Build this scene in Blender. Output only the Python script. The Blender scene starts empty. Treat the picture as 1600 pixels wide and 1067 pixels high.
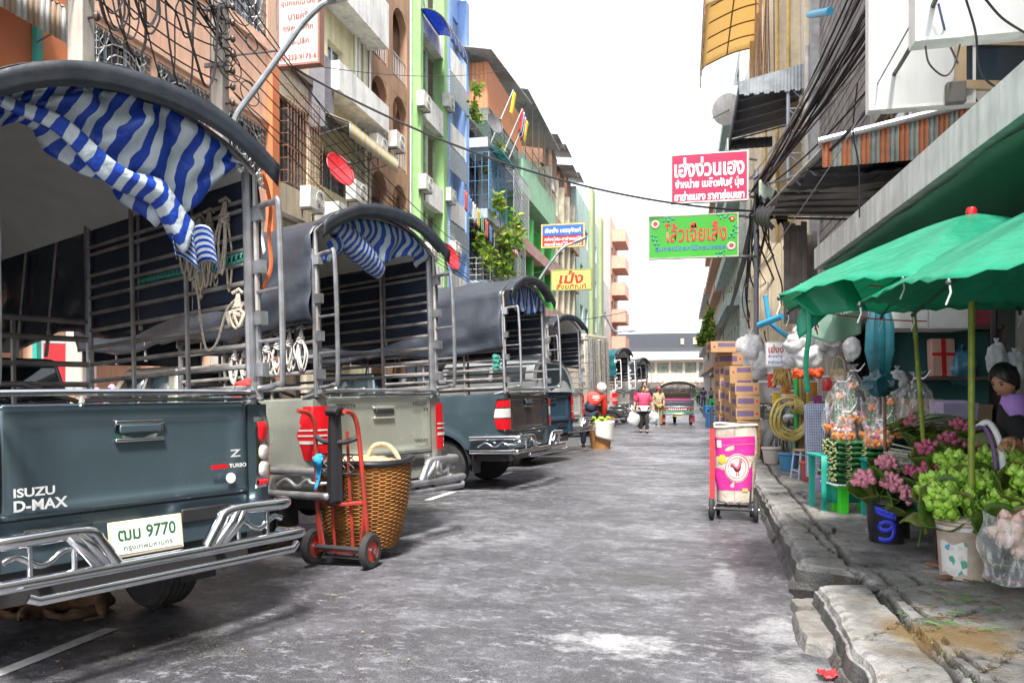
import bpy,bmesh,math,random
from mathutils import Vector,Matrix,Euler,noise as mnoise
R=math.radians
rnd=random.Random(7)
SC=bpy.context.scene
COL=SC.collection
# -- camera, sky, sun, exposure
YAW=R(12.58)
CA,SA=math.cos(YAW),math.sin(YAW)
F=1200.0
EYE=1.5
HOR=608.0
cd=bpy.data.cameras.new('camera');cam=bpy.data.objects.new('camera',cd);COL.objects.link(cam)
cd.sensor_width=36.0;cd.lens=36.0*F/1600.0
cam.location=(0,0,EYE);cam.rotation_euler=(R(90),0,YAW)
cd.shift_y=(HOR-533.5)/1600.0
cd.clip_start=0.05;cd.clip_end=2000
SC.camera=cam
W=bpy.data.worlds.new('World');SC.world=W;W.use_nodes=True
nt=W.node_tree;bg=nt.nodes['Background']
sky=nt.nodes.new('ShaderNodeTexSky');sky.sky_type='NISHITA';sky.sun_disc=False
SUN_EL,SUN_AZ=R(60),R(166)
sky.sun_elevation=SUN_EL;sky.sun_rotation=SUN_AZ
sky.air_density=1.0;sky.dust_density=1.5;sky.ozone_density=1.0;sky.altitude=0
hs=nt.nodes.new('ShaderNodeHueSaturation');hs.inputs['Saturation'].default_value=0.22
nt.links.new(sky.outputs[0],hs.inputs['Color']);nt.links.new(hs.outputs[0],bg.inputs['Color'])
bg.inputs['Strength'].default_value=0.14
sd=bpy.data.lights.new('sun','SUN');sun=bpy.data.objects.new('sun',sd);COL.objects.link(sun)
sd.energy=2.8;sd.angle=R(10);sd.color=(1.0,0.95,0.86)
sdir=Vector((math.sin(SUN_AZ)*math.cos(SUN_EL),math.cos(SUN_AZ)*math.cos(SUN_EL),math.sin(SUN_EL)))
sun.rotation_euler=sdir.to_track_quat('Z','Y').to_euler();sun.location=(0,-20,60)
SC.view_settings.view_transform='Standard';SC.view_settings.look='None'
SC.view_settings.exposure=1.85;SC.view_settings.gamma=1.0
SC.render.engine='CYCLES'
SC.cycles.use_denoising=True
SC.cycles.max_bounces=6;SC.cycles.transparent_max_bounces=12
SC.cycles.diffuse_bounces=4;SC.cycles.glossy_bounces=3;SC.cycles.transmission_bounces=4
# -- where a point of the photograph lies in the street
def ray(px,py):
 u=(px-800.0)/F;w=(HOR-py)/F
 return Vector((u*CA-SA,u*SA+CA,w))
def at(px,py,d):return Vector((0,0,EYE))+ray(px,py)*d
def G(px,py,z=0.0):
 r=ray(px,py);return Vector((0,0,EYE))+r*((z-EYE)/r.z)
def OX(px,py,X):
 r=ray(px,py);return Vector((0,0,EYE))+r*(X/r.x)
def OY(px,py,Y):
 r=ray(px,py);return Vector((0,0,EYE))+r*(Y/r.y)
def SX(px,X):r=ray(px,0);return r.y*X/r.x
def cw(X,Y,z=0):return Vector((X*CA-Y*SA,X*SA+Y*CA,z))
# -- mesh builder
class MB:
 def __init__(s):s.v=[];s.f=[];s.m=[];s.uv=[]
 def add(s,vs,fs,mat=0,uvs=None):
  b=len(s.v);s.v+=[Vector(v)for v in vs]
  for i,f in enumerate(fs):
   s.f.append([b+k for k in f]);s.m.append(mat);s.uv.append(uvs[i]if uvs else None)
  return s
 def box(s,c,sz,rot=None,mat=0,taper=1.0):
  hx,hy,hz=sz[0]/2,sz[1]/2,sz[2]/2;vs=[]
  for z in(-hz,hz):
   t=taper if z>0 else 1.0
   for x,y in((-hx,-hy),(hx,-hy),(hx,hy),(-hx,hy)):vs.append(Vector((x*t,y*t,z)))
  if rot is not None:
   M=rot if isinstance(rot,Matrix)else Euler(rot).to_matrix()
   vs=[M@v for v in vs]
  c=Vector(c);vs=[v+c for v in vs]
  return s.add(vs,[(3,2,1,0),(4,5,6,7),(0,1,5,4),(1,2,6,5),(2,3,7,6),(3,0,4,7)],mat)
 def b2(s,x0,x1,y0,y1,z0,z1,mat=0):
  return s.box(((x0+x1)/2,(y0+y1)/2,(z0+z1)/2),(abs(x1-x0),abs(y1-y0),abs(z1-z0)),None,mat)
 def tube(s,pts,r,n=8,mat=0,closed=False,caps=True):
  pts=[Vector(p)for p in pts];k=len(pts)
  rs=list(r)if isinstance(r,(list,tuple))else[r]*k
  T=[]
  for i in range(k):
   a=pts[(i-1)%k]if(closed or i>0)else pts[i]
   b=pts[(i+1)%k]if(closed or i<k-1)else pts[i]
   t=b-a;T.append(t.normalized()if t.length>1e-9 else Vector((0,0,1)))
  up=Vector((0,0,1))if abs(T[0].z)<0.9 else Vector((1,0,0))
  nr=(up-T[0]*up.dot(T[0])).normalized();vs=[]
  for i in range(k):
   nr=nr-T[i]*nr.dot(T[i])
   nr=nr.normalized()if nr.length>1e-6 else T[i].orthogonal().normalized()
   bi=T[i].cross(nr)
   for j in range(n):
    a=2*math.pi*j/n
    vs.append(pts[i]+(nr*math.cos(a)+bi*math.sin(a))*rs[i])
  fs=[]
  for i in range(k if closed else k-1):
   i2=(i+1)%k
   for j in range(n):
    j2=(j+1)%n;fs.append((i*n+j,i*n+j2,i2*n+j2,i2*n+j))
  if caps and not closed:
   fs.append(tuple(range(n-1,-1,-1)));fs.append(tuple((k-1)*n+j for j in range(n)))
  return s.add(vs,fs,mat)
 def lathe(s,prof,n=20,c=(0,0,0),mat=0,sx=1,sy=1,M=None,wob=None):
  vs=[];k=len(prof);c=Vector(c)
  for i,(r,z)in enumerate(prof):
   for j in range(n):
    a=2*math.pi*j/n;rr=r*(wob(a,i)if wob else 1)
    v=Vector((rr*math.cos(a)*sx,rr*math.sin(a)*sy,z))
    vs.append((M@v if M is not None else v)+c)
  fs=[(i*n+j,i*n+(j+1)%n,(i+1)*n+(j+1)%n,(i+1)*n+j)for i in range(k-1)for j in range(n)]
  if prof[0][0]>1e-5:fs.append(tuple(range(n-1,-1,-1)))
  if prof[-1][0]>1e-5:fs.append(tuple((k-1)*n+j for j in range(n)))
  return s.add(vs,fs,mat)
 def ball(s,c,r,nu=12,nv=8,mat=0,jit=0.0,M=None,seed=0,fr=1.0):
  if not isinstance(r,(tuple,list)):r=(r,r,r)
  c=Vector(c);vs=[]
  for i in range(nv+1):
   ph=math.pi*i/nv
   for j in range(nu):
    a=2*math.pi*j/nu
    d=Vector((math.sin(ph)*math.cos(a),math.sin(ph)*math.sin(a),-math.cos(ph)))
    q=1+(jit*mnoise.noise(d*1.7*fr+Vector((seed*3.1,seed*1.7,seed)))if jit else 0)
    v=Vector((d.x*r[0],d.y*r[1],d.z*r[2]))*q
    vs.append((M@v if M is not None else v)+c)
  fs=[(i*nu+j,i*nu+(j+1)%nu,(i+1)*nu+(j+1)%nu,(i+1)*nu+j)for i in range(nv)for j in range(nu)]
  return s.add(vs,fs,mat)
 def grid(s,fn,nu,nv,mat=0):
  vs=[Vector(fn(i/nu,j/nv))for j in range(nv+1)for i in range(nu+1)]
  fs=[];uvs=[];w=nu+1
  for j in range(nv):
   for i in range(nu):
    fs.append((j*w+i,j*w+i+1,(j+1)*w+i+1,(j+1)*w+i))
    uvs.append([(i/nu,j/nv),((i+1)/nu,j/nv),((i+1)/nu,(j+1)/nv),(i/nu,(j+1)/nv)])
  return s.add(vs,fs,mat,uvs)
 def prism(s,pts,O,U,V,depth,mat=0):
  O,U,V=Vector(O),Vector(U),Vector(V);N=U.cross(V).normalized();n=len(pts)
  a=[O+U*p[0]+V*p[1]for p in pts];b=[p+N*depth for p in a]
  fs=[tuple(range(n-1,-1,-1)),tuple(range(n,2*n))]+[(i,(i+1)%n,n+(i+1)%n,n+i)for i in range(n)]
  return s.add(a+b,fs,mat)
 def wall(s,outer,holes,O,U,V,depth,mat=0,mrev=None):
  ""
  xs=sorted({outer[0],outer[2]}|{h[0]for h in holes}|{h[2]for h in holes})
  ys=sorted({outer[1],outer[3]}|{h[1]for h in holes}|{h[3]for h in holes})
  xs=[x for x in xs if outer[0]<=x<=outer[2]];ys=[y for y in ys if outer[1]<=y<=outer[3]]
  O,U,V=Vector(O),Vector(U),Vector(V);N=U.cross(V).normalized()
  P=lambda x,y,d=0:O+U*x+V*y+N*d
  solid={}
  for i in range(len(xs)-1):
   for j in range(len(ys)-1):
    cx,cy=(xs[i]+xs[i+1])/2,(ys[j]+ys[j+1])/2
    solid[i,j]=not any(h[0]<cx<h[2]and h[1]<cy<h[3]for h in holes)
  for(i,j),ok in solid.items():
   if not ok:continue
   x0,x1,y0,y1=xs[i],xs[i+1],ys[j],ys[j+1]
   s.add([P(x0,y0),P(x1,y0),P(x1,y1),P(x0,y1)],[(0,1,2,3)],mat)
   s.add([P(x0,y0,-depth),P(x0,y1,-depth),P(x1,y1,-depth),P(x1,y0,-depth)],[(0,1,2,3)],mat)
   for(di,dj,a,b)in((-1,0,(x0,y0),(x0,y1)),(1,0,(x1,y1),(x1,y0)),(0,-1,(x1,y0),(x0,y0)),(0,1,(x0,y1),(x1,y1))):
    if not solid.get((i+di,j+dj),False):
     s.add([P(*a),P(*b),P(*b,-depth),P(*a,-depth)],[(0,1,2,3)],mat if mrev is None else mrev)
  return s
 def xf(s,M,start=0):
  for i in range(start,len(s.v)):s.v[i]=M@s.v[i]
  return s
 def islands(s):
  par=list(range(len(s.v)))
  def fd(a):
   while par[a]!=a:par[a]=par[par[a]];a=par[a]
   return a
  for f in s.f:
   for k in f[1:]:par[fd(k)]=fd(f[0])
  gr={}
  for i,f in enumerate(s.f):gr.setdefault(fd(f[0]),[]).append(i)
  out=[]
  for fs in gr.values():
   m=MB();idx={}
   for i in fs:
    for k in s.f[i]:
     if k not in idx:idx[k]=len(m.v);m.v.append(s.v[k])
    m.f.append([idx[k]for k in s.f[i]]);m.m.append(s.m[i]);m.uv.append(s.uv[i])
   out.append(m)
  return out
 def split(s,name,mats,parent=None,**k):
  return[m.build(name,mats,parent,**k)for m in s.islands()]
 def build(s,name,mats,parent=None,loc=None,rot=None,smooth=35,bevel=0,seg=2,sub=0,solid=0,weld=True):
  me=bpy.data.meshes.new(name);me.from_pydata([tuple(v)for v in s.v],[],s.f)
  if not isinstance(mats,(list,tuple)):mats=[mats]
  for m in mats:me.materials.append(m)
  me.polygons.foreach_set('material_index',s.m)
  if any(u for u in s.uv):
   ul=me.uv_layers.new(name='uv');i=0
   for f,u in zip(s.f,s.uv):
    for k in range(len(f)):
     ul.data[i].uv=u[k]if u else(0,0);i+=1
  if weld or True:
   bm=bmesh.new();bm.from_mesh(me)
   if weld:bmesh.ops.remove_doubles(bm,verts=bm.verts,dist=1e-5)
   if not solid:bmesh.ops.recalc_face_normals(bm,faces=bm.faces)
   bm.to_mesh(me);bm.free()
  if smooth:
   me.polygons.foreach_set('use_smooth',[True]*len(me.polygons))
   if smooth<179:me.set_sharp_from_angle(angle=R(smooth))
  o=bpy.data.objects.new(name,me);COL.objects.link(o)
  if parent is not None:o.parent=parent
  if loc is not None:o.location=loc
  if rot is not None:o.rotation_euler=rot
  if solid:
   m=o.modifiers.new('s','SOLIDIFY');m.thickness=solid;m.offset=0
  if bevel:
   m=o.modifiers.new('b','BEVEL');m.width=bevel;m.segments=seg;m.limit_method='ANGLE';m.angle_limit=R(40)
  if sub:
   m=o.modifiers.new('u','SUBSURF');m.levels=sub;m.render_levels=sub
  return o
def tag(o,label,cat,group=None,kind=None):
 if label:o['label']=label
 if cat:o['category']=cat
 if group:o['group']=group
 if kind:o['kind']=kind
 return o
def thing(name,label,cat,loc=(0,0,0),rz=0,group=None,rx=0,ry=0):
 o=bpy.data.objects.new(name,None);COL.objects.link(o);o.empty_display_size=0.2
 o.location=loc;o.rotation_euler=(rx,ry,rz)
 return tag(o,label,cat,group)
def struct(o):o['kind']='structure';return o
KIDS={}
def dup(root,loc,rz=None,label=None,group=None,scale=None):
 ""
 c=root.copy();COL.objects.link(c);c.location=loc
 if rz is not None:c.rotation_euler=(root.rotation_euler[0],root.rotation_euler[1],rz)
 if scale:c.scale=(scale,)*3 if not isinstance(scale,tuple)else scale
 if label:c['label']=label
 if group:c['group']=group
 def cp(src,dst):
  for ch in list(src.children):
   k=ch.copy();COL.objects.link(k);k.parent=dst;cp(ch,k)
 cp(root,c);return c
def catenary(a,b,sag,n=14):
 a,b=Vector(a),Vector(b);out=[]
 for i in range(n+1):
  t=i/n;p=a.lerp(b,t);p.z-=sag*4*t*(1-t);out.append(p)
 return out
def smooth_path(pts,n=6):
 ""
 pts=[Vector(p)for p in pts];out=[]
 for i in range(len(pts)-1):
  p0=pts[max(i-1,0)];p1=pts[i];p2=pts[i+1];p3=pts[min(i+2,len(pts)-1)]
  for k in range(n):
   t=k/n;t2=t*t;t3=t2*t
   out.append(0.5*((2*p1)+(p2-p0)*t+(2*p0-5*p1+4*p2-p3)*t2+(3*p1-p0-3*p2+p3)*t3))
 out.append(pts[-1]);return out
 # -- materials
MATS={}
def M(key,col=(.5,.5,.5),rough=.6,metal=0.0,var=.12,scale=6.0,bump=0.0,bscale=None,dirt=0.0,dcol=(.07,.06,.05),dscale=1.3,spec=.5,alpha=1.0,coat=0.0,emit=0.0,streak=False,trans=0.0,rvar=.1):
 if key in MATS:return MATS[key]
 m=bpy.data.materials.new(key);m.use_nodes=True;n=m.node_tree;L=n.links;P=n.nodes['Principled BSDF']
 tc=n.nodes.new('ShaderNodeTexCoord');co=tc.outputs['Object']
 nz=n.nodes.new('ShaderNodeTexNoise');nz.inputs['Scale'].default_value=scale;nz.inputs['Detail'].default_value=5
 L.new(co,nz.inputs['Vector'])
 rp=n.nodes.new('ShaderNodeValToRGB');rp.color_ramp.elements[0].position=.3;rp.color_ramp.elements[1].position=.7
 c0=[max(0,c*(1-var))for c in col];c1=[min(1,c*(1+var))for c in col]
 rp.color_ramp.elements[0].color=(*c0,1);rp.color_ramp.elements[1].color=(*c1,1)
 L.new(nz.outputs['Fac'],rp.inputs['Fac']);out=rp.outputs['Color']
 if dirt>0:
  mp=n.nodes.new('ShaderNodeMapping');L.new(co,mp.inputs['Vector'])
  mp.inputs['Scale'].default_value=(3,3,.35)if streak else(1,1,1)
  d=n.nodes.new('ShaderNodeTexNoise');d.inputs['Scale'].default_value=dscale;d.inputs['Detail'].default_value=8;d.inputs['Roughness'].default_value=.65
  L.new(mp.outputs[0],d.inputs['Vector'])
  r2=n.nodes.new('ShaderNodeValToRGB');r2.color_ramp.elements[0].position=.42;r2.color_ramp.elements[1].position=.72
  r2.color_ramp.elements[0].color=(0,0,0,1);r2.color_ramp.elements[1].color=(dirt,dirt,dirt,1)
  L.new(d.outputs['Fac'],r2.inputs['Fac'])
  mx=n.nodes.new('ShaderNodeMix');mx.data_type='RGBA';L.new(r2.outputs['Color'],mx.inputs['Factor'])
  L.new(out,mx.inputs['A']);mx.inputs['B'].default_value=(*dcol,1);out=mx.outputs['Result']
 L.new(out,P.inputs['Base Color'])
 P.inputs['Roughness'].default_value=rough;P.inputs['Metallic'].default_value=metal;P.inputs['Specular IOR Level'].default_value=spec
 if rvar>0:
  mr=n.nodes.new('ShaderNodeMapRange');mr.inputs['To Min'].default_value=max(0,rough-rvar);mr.inputs['To Max'].default_value=min(1,rough+rvar)
  L.new(nz.outputs['Fac'],mr.inputs['Value']);L.new(mr.outputs[0],P.inputs['Roughness'])
 if bump>0:
  b=n.nodes.new('ShaderNodeTexNoise');b.inputs['Scale'].default_value=bscale or scale*3;b.inputs['Detail'].default_value=6
  L.new(co,b.inputs['Vector']);bp=n.nodes.new('ShaderNodeBump');bp.inputs['Strength'].default_value=bump;bp.inputs['Distance'].default_value=.02
  L.new(b.outputs['Fac'],bp.inputs['Height']);L.new(bp.outputs['Normal'],P.inputs['Normal'])
 if coat:P.inputs['Coat Weight'].default_value=coat;P.inputs['Coat Roughness'].default_value=.05
 if alpha<1:P.inputs['Alpha'].default_value=alpha
 if trans:P.inputs['Transmission Weight'].default_value=trans
 if emit:P.inputs['Emission Color'].default_value=(*col,1);P.inputs['Emission Strength'].default_value=emit
 m.diffuse_color=(*col,1);MATS[key]=m;return m
def sheet_mat(key,front,tl=.4,rough=.5,bump=.3,bscale=14,stripes=None,wavy=0.0,ax=0):
 ""
 if key in MATS:return MATS[key]
 m=bpy.data.materials.new(key);m.use_nodes=True;n=m.node_tree;L=n.links;P=n.nodes['Principled BSDF'];O=n.nodes['Material Output']
 tc=n.nodes.new('ShaderNodeTexCoord')
 nz=n.nodes.new('ShaderNodeTexNoise');nz.inputs['Scale'].default_value=bscale;nz.inputs['Detail'].default_value=5;L.new(tc.outputs['Object'],nz.inputs['Vector'])
 mx=n.nodes.new('ShaderNodeMix');mx.data_type='RGBA'
 mx.inputs['A'].default_value=(*[c*.82 for c in front],1);mx.inputs['B'].default_value=(*[min(1,c*1.15)for c in front],1)
 L.new(nz.outputs['Fac'],mx.inputs['Factor']);out=mx.outputs['Result']
 if stripes:
  wv=n.nodes.new('ShaderNodeTexNoise');wv.inputs['Scale'].default_value=4.5;wv.inputs['Detail'].default_value=2;L.new(tc.outputs['Object'],wv.inputs['Vector'])
  sp=n.nodes.new('ShaderNodeSeparateXYZ');L.new(tc.outputs['UV'],sp.inputs[0])
  mu=n.nodes.new('ShaderNodeMath');mu.operation='MULTIPLY';mu.inputs[1].default_value=stripes[0];wa=n.nodes.new('ShaderNodeMath');wa.operation='MULTIPLY_ADD';wa.inputs[1].default_value=.075;L.new(wv.outputs['Fac'],wa.inputs[0]);L.new(sp.outputs[ax],wa.inputs[2]);L.new(wa.outputs[0],mu.inputs[0])
  fr=n.nodes.new('ShaderNodeMath');fr.operation='FRACT';L.new(mu.outputs[0],fr.inputs[0])
  gt=n.nodes.new('ShaderNodeMath');gt.operation='GREATER_THAN';gt.inputs[1].default_value=.5;L.new(fr.outputs[0],gt.inputs[0])
  m2=n.nodes.new('ShaderNodeMix');m2.data_type='RGBA';L.new(gt.outputs[0],m2.inputs['Factor']);L.new(out,m2.inputs['A']);m2.inputs['B'].default_value=(*stripes[1],1);out=m2.outputs['Result']
 L.new(out,P.inputs['Base Color']);P.inputs['Roughness'].default_value=rough
 bp=n.nodes.new('ShaderNodeBump');bp.inputs['Strength'].default_value=bump;bp.inputs['Distance'].default_value=.03;L.new(nz.outputs['Fac'],bp.inputs['Height']);L.new(bp.outputs[0],P.inputs['Normal'])
 if tl>0:
  T=n.nodes.new('ShaderNodeBsdfTranslucent');L.new(out,T.inputs['Color'])
  mi=n.nodes.new('ShaderNodeMixShader');mi.inputs[0].default_value=tl
  L.new(P.outputs[0],mi.inputs[1]);L.new(T.outputs[0],mi.inputs[2]);L.new(mi.outputs[0],O.inputs['Surface'])
 m.diffuse_color=(*front,1);MATS[key]=m;return m
def clear_mat(key,col=(.85,.88,.9),alpha=.25,rough=.15):
 ""
 if key in MATS:return MATS[key]
 m=bpy.data.materials.new(key);m.use_nodes=True;n=m.node_tree;L=n.links;P=n.nodes['Principled BSDF']
 tc=n.nodes.new('ShaderNodeTexCoord');mp=n.nodes.new('ShaderNodeMapping');mp.inputs['Scale'].default_value=(1,1,.25);L.new(tc.outputs['Object'],mp.inputs[0])
 nz=n.nodes.new('ShaderNodeTexNoise');nz.inputs['Scale'].default_value=30;nz.inputs['Detail'].default_value=6;L.new(mp.outputs[0],nz.inputs['Vector'])
 rp=n.nodes.new('ShaderNodeMapRange');rp.inputs['From Min'].default_value=.5;rp.inputs['From Max'].default_value=.72
 rp.inputs['To Min'].default_value=alpha;rp.inputs['To Max'].default_value=min(1,alpha+.42);L.new(nz.outputs['Fac'],rp.inputs['Value'])
 L.new(rp.outputs[0],P.inputs['Alpha']);P.inputs['Base Color'].default_value=(*col,1);P.inputs['Roughness'].default_value=rough
 bp=n.nodes.new('ShaderNodeBump');bp.inputs['Strength'].default_value=.8;bp.inputs['Distance'].default_value=.02;L.new(nz.outputs['Fac'],bp.inputs['Height']);L.new(bp.outputs[0],P.inputs['Normal'])
 MATS[key]=m;return m
 # -- lettering
def text_on(parent,s,O,U,V,w,h,mat,name='lettering',bold=0.0,lift=.004,label=None,shear=0.0,squash=True):
 ""
 c=bpy.data.curves.new('lettering','FONT');c.body=s;c.size=1;c.offset=bold;c.shear=shear;c.resolution_u=3
 t=bpy.data.objects.new('lettering',c);COL.objects.link(t)
 dg=bpy.context.evaluated_depsgraph_get();me=bpy.data.meshes.new_from_object(t.evaluated_get(dg))
 bpy.data.objects.remove(t);bpy.data.curves.remove(c)
 if not me.vertices:return None
 xs=[v.co.x for v in me.vertices];ys=[v.co.y for v in me.vertices]
 kx=w/max(1e-6,max(xs)-min(xs));ky=h/max(1e-6,max(ys)-min(ys))
 if not squash:kx=ky=min(kx,ky)
 mx,my=(max(xs)+min(xs))/2,(max(ys)+min(ys))/2
 O,U,V=Vector(O),Vector(U).normalized(),Vector(V).normalized();N=U.cross(V)
 for v in me.vertices:v.co=O+U*((v.co.x-mx)*kx)+V*((v.co.y-my)*ky)+N*lift
 me.materials.clear();me.materials.append(mat)
 o=bpy.data.objects.new(name,me);COL.objects.link(o)
 if parent is not None:o.parent=parent
 if label:o['label']=label
 return o
XV,YV,ZV=Vector((1,0,0)),Vector((0,1,0)),Vector((0,0,1))
#  the ground
def zr(x):return 0.0 if x>-2.6 else-(-2.6-x)*0.045
def asphalt():
 m=bpy.data.materials.new('asphalt');m.use_nodes=True;n=m.node_tree;L=n.links;P=n.nodes['Principled BSDF']
 tc=n.nodes.new('ShaderNodeTexCoord');co=tc.outputs['Object']
 def noise(sc,det,vec=None,rough=.6):
  z=n.nodes.new('ShaderNodeTexNoise');z.inputs['Scale'].default_value=sc;z.inputs['Detail'].default_value=det;z.inputs['Roughness'].default_value=rough
  L.new(vec or co,z.inputs['Vector']);return z.outputs['Fac']
 def ramp(x,a,b,c0,c1):
  r=n.nodes.new('ShaderNodeValToRGB');r.color_ramp.elements[0].position=a;r.color_ramp.elements[1].position=b
  r.color_ramp.elements[0].color=(*c0,1);r.color_ramp.elements[1].color=(*c1,1);L.new(x,r.inputs['Fac']);return r.outputs['Color']
 def mix(f,a,b):
  q=n.nodes.new('ShaderNodeMix');q.data_type='RGBA';L.new(f,q.inputs['Factor'])
  for k,v in(('A',a),('B',b)):
   if isinstance(v,tuple):q.inputs[k].default_value=(*v,1)
   else:L.new(v,q.inputs[k])
  return q.outputs['Result']
 mp=n.nodes.new('ShaderNodeMapping');mp.inputs['Scale'].default_value=(.8,1.15,1);mp.inputs['Rotation'].default_value=(0,0,R(12));L.new(co,mp.inputs[0])
 big=noise(.42,7,mp.outputs[0],.62);mid=noise(2.6,9,mp.outputs[0],.72);fine=noise(120,3);grit=noise(34,4,None,.75)
 iso=noise(1.7,10,None,.78);base=mix(ramp(big,.36,.62,(0,0,0),(1,1,1)),(.034,.034,.042),(.18,.18,.21))
 base=mix(ramp(iso,.45,.56,(0,0,0),(.8,.8,.8)),base,(.032,.032,.038));iso2=noise(11,8,mp.outputs[0],.8);base=mix(ramp(iso2,.52,.60,(0,0,0),(.8,.8,.8)),base,(.30,.30,.34))
 base=mix(ramp(mid,.42,.62,(0,0,0),(.85,.85,.85)),base,(.030,.029,.033))
 pale=noise(.30,6,mp.outputs[0],.6);pf=noise(6,8,mp.outputs[0],.7)
 mt=n.nodes.new('ShaderNodeMath');mt.operation='MULTIPLY';L.new(ramp(pale,.52,.66,(0,0,0),(1,1,1)),mt.inputs[0]);L.new(ramp(pf,.42,.60,(0,0,0),(1,1,1)),mt.inputs[1])
 base=mix(mt.outputs[0],base,(.34,.34,.37))
 sp=n.nodes.new('ShaderNodeSeparateXYZ');L.new(co,sp.inputs[0])
 def blob(cx,cy,rx,ry):
  o=[]
  for ax,c,r_ in((0,cx,rx),(1,cy,ry)):
   a=n.nodes.new('ShaderNodeMath');a.operation='SUBTRACT';L.new(sp.outputs[ax],a.inputs[0]);a.inputs[1].default_value=c
   b=n.nodes.new('ShaderNodeMath');b.operation='DIVIDE';L.new(a.outputs[0],b.inputs[0]);b.inputs[1].default_value=r_
   c2=n.nodes.new('ShaderNodeMath');c2.operation='POWER';L.new(b.outputs[0],c2.inputs[0]);c2.inputs[1].default_value=2;o.append(c2.outputs[0])
  s=n.nodes.new('ShaderNodeMath');s.operation='ADD';L.new(o[0],s.inputs[0]);L.new(o[1],s.inputs[1])
  q=n.nodes.new('ShaderNodeMath');q.operation='MULTIPLY_ADD';L.new(pf,q.inputs[0]);q.inputs[1].default_value=4.2;L.new(s.outputs[0],q.inputs[2])
  return ramp(q.outputs[0],.62,1.0,(1,1,1),(0,0,0))if False else q.outputs[0]
 for(cx,cy,rx,ry,col)in SPILLS_AND_PATCHES:
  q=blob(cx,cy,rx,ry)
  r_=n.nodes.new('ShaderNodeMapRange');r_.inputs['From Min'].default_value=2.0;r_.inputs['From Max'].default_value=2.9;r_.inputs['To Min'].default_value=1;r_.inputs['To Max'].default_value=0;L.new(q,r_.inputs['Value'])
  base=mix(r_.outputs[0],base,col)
 base=mix(ramp(grit,.45,.75,(0,0,0),(.75,.75,.75)),base,(.022,.022,.026))
 base=mix(ramp(fine,.5,.68,(0,0,0),(.45,.45,.45)),base,(.34,.34,.36))
 L.new(base,P.inputs['Base Color'])
 rr=n.nodes.new('ShaderNodeMapRange');rr.inputs['From Min'].default_value=.35;rr.inputs['From Max'].default_value=.65;rr.inputs['To Min'].default_value=.16;rr.inputs['To Max'].default_value=.62
 L.new(mid,rr.inputs['Value']);L.new(rr.outputs[0],P.inputs['Roughness']);P.inputs['Specular IOR Level'].default_value=.55
 bp=n.nodes.new('ShaderNodeBump');bp.inputs['Strength'].default_value=.55;bp.inputs['Distance'].default_value=.012
 ad=n.nodes.new('ShaderNodeMath');ad.operation='ADD';L.new(fine,ad.inputs[0]);L.new(grit,ad.inputs[1]);L.new(ad.outputs[0],bp.inputs['Height']);L.new(bp.outputs[0],P.inputs['Normal'])
 return m
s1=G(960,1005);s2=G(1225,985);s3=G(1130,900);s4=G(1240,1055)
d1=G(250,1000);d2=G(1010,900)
SPILLS_AND_PATCHES=[(s1.x,s1.y,.50,.26,(.36,.36,.38)),(s2.x,s2.y,.34,.5,(.30,.30,.32)),(s3.x,s3.y,.12,.6,(.24,.24,.26)),(s4.x,s4.y,.3,.35,(.27,.27,.28)),(d1.x,d1.y,.75,.5,(.02,.018,.018)),(d2.x,d2.y,.7,.5,(.035,.033,.032)),(-3.6,8.6,.9,4.5,(.035,.034,.036))]  # pale spills first, then darker patches, the last along under the truck row
mb=MB();mb.grid(lambda u,v:(-600+1200*u,-300+1500*v,-.6),8,8)
struct(mb.build('ground',M('far_ground',(.2,.19,.18),.9)))
mb=MB()
xs=[-7.7,-6.2,-4.6,-3.4,-2.6,-1.5,-.5,.3,.95,1.6,2.6]
ys=[-14+2*i for i in range(14)]+[16+6*i for i in range(24)]
for j in range(len(ys)-1):
 for i in range(len(xs)-1):
  q=[(xs[i],ys[j]),(xs[i+1],ys[j]),(xs[i+1],ys[j+1]),(xs[i],ys[j+1])]
  mb.add([(x,y,zr(x))for x,y in q],[(0,1,2,3)])
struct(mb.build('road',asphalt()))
mb=MB();mb.b2(-60,60,150,165,-.3,.004);struct(mb.build('cross_street',M('asphalt_far',(.22,.22,.23),.7,bump=.2)))
dm=M('road_paint',(.62,.62,.60),.7,var=.2,scale=9,dirt=.85,dcol=(.09,.09,.09),dscale=9)
mb=MB()
for(a,b)in(((-40,1066),(175,981)),((668,781),(709,768)),((772,745),(800,737))):
 p,q=G(*a),G(*b)
 p.z=zr(p.x);q.z=zr(q.x)
 p=G(*a,zr(p.x));q=G(*b,zr(q.x));d=(q-p).normalized();n_=Vector((d.y,-d.x,0))*.055
 def fn(u,v,p=p,q=q,n_=n_):
  w=p.lerp(q,u)+n_*(2*v-1);return(w.x,w.y,zr(w.x)+.005)
 mb.grid(fn,6,2)
struct(mb.build('road_markings',dm))
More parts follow.
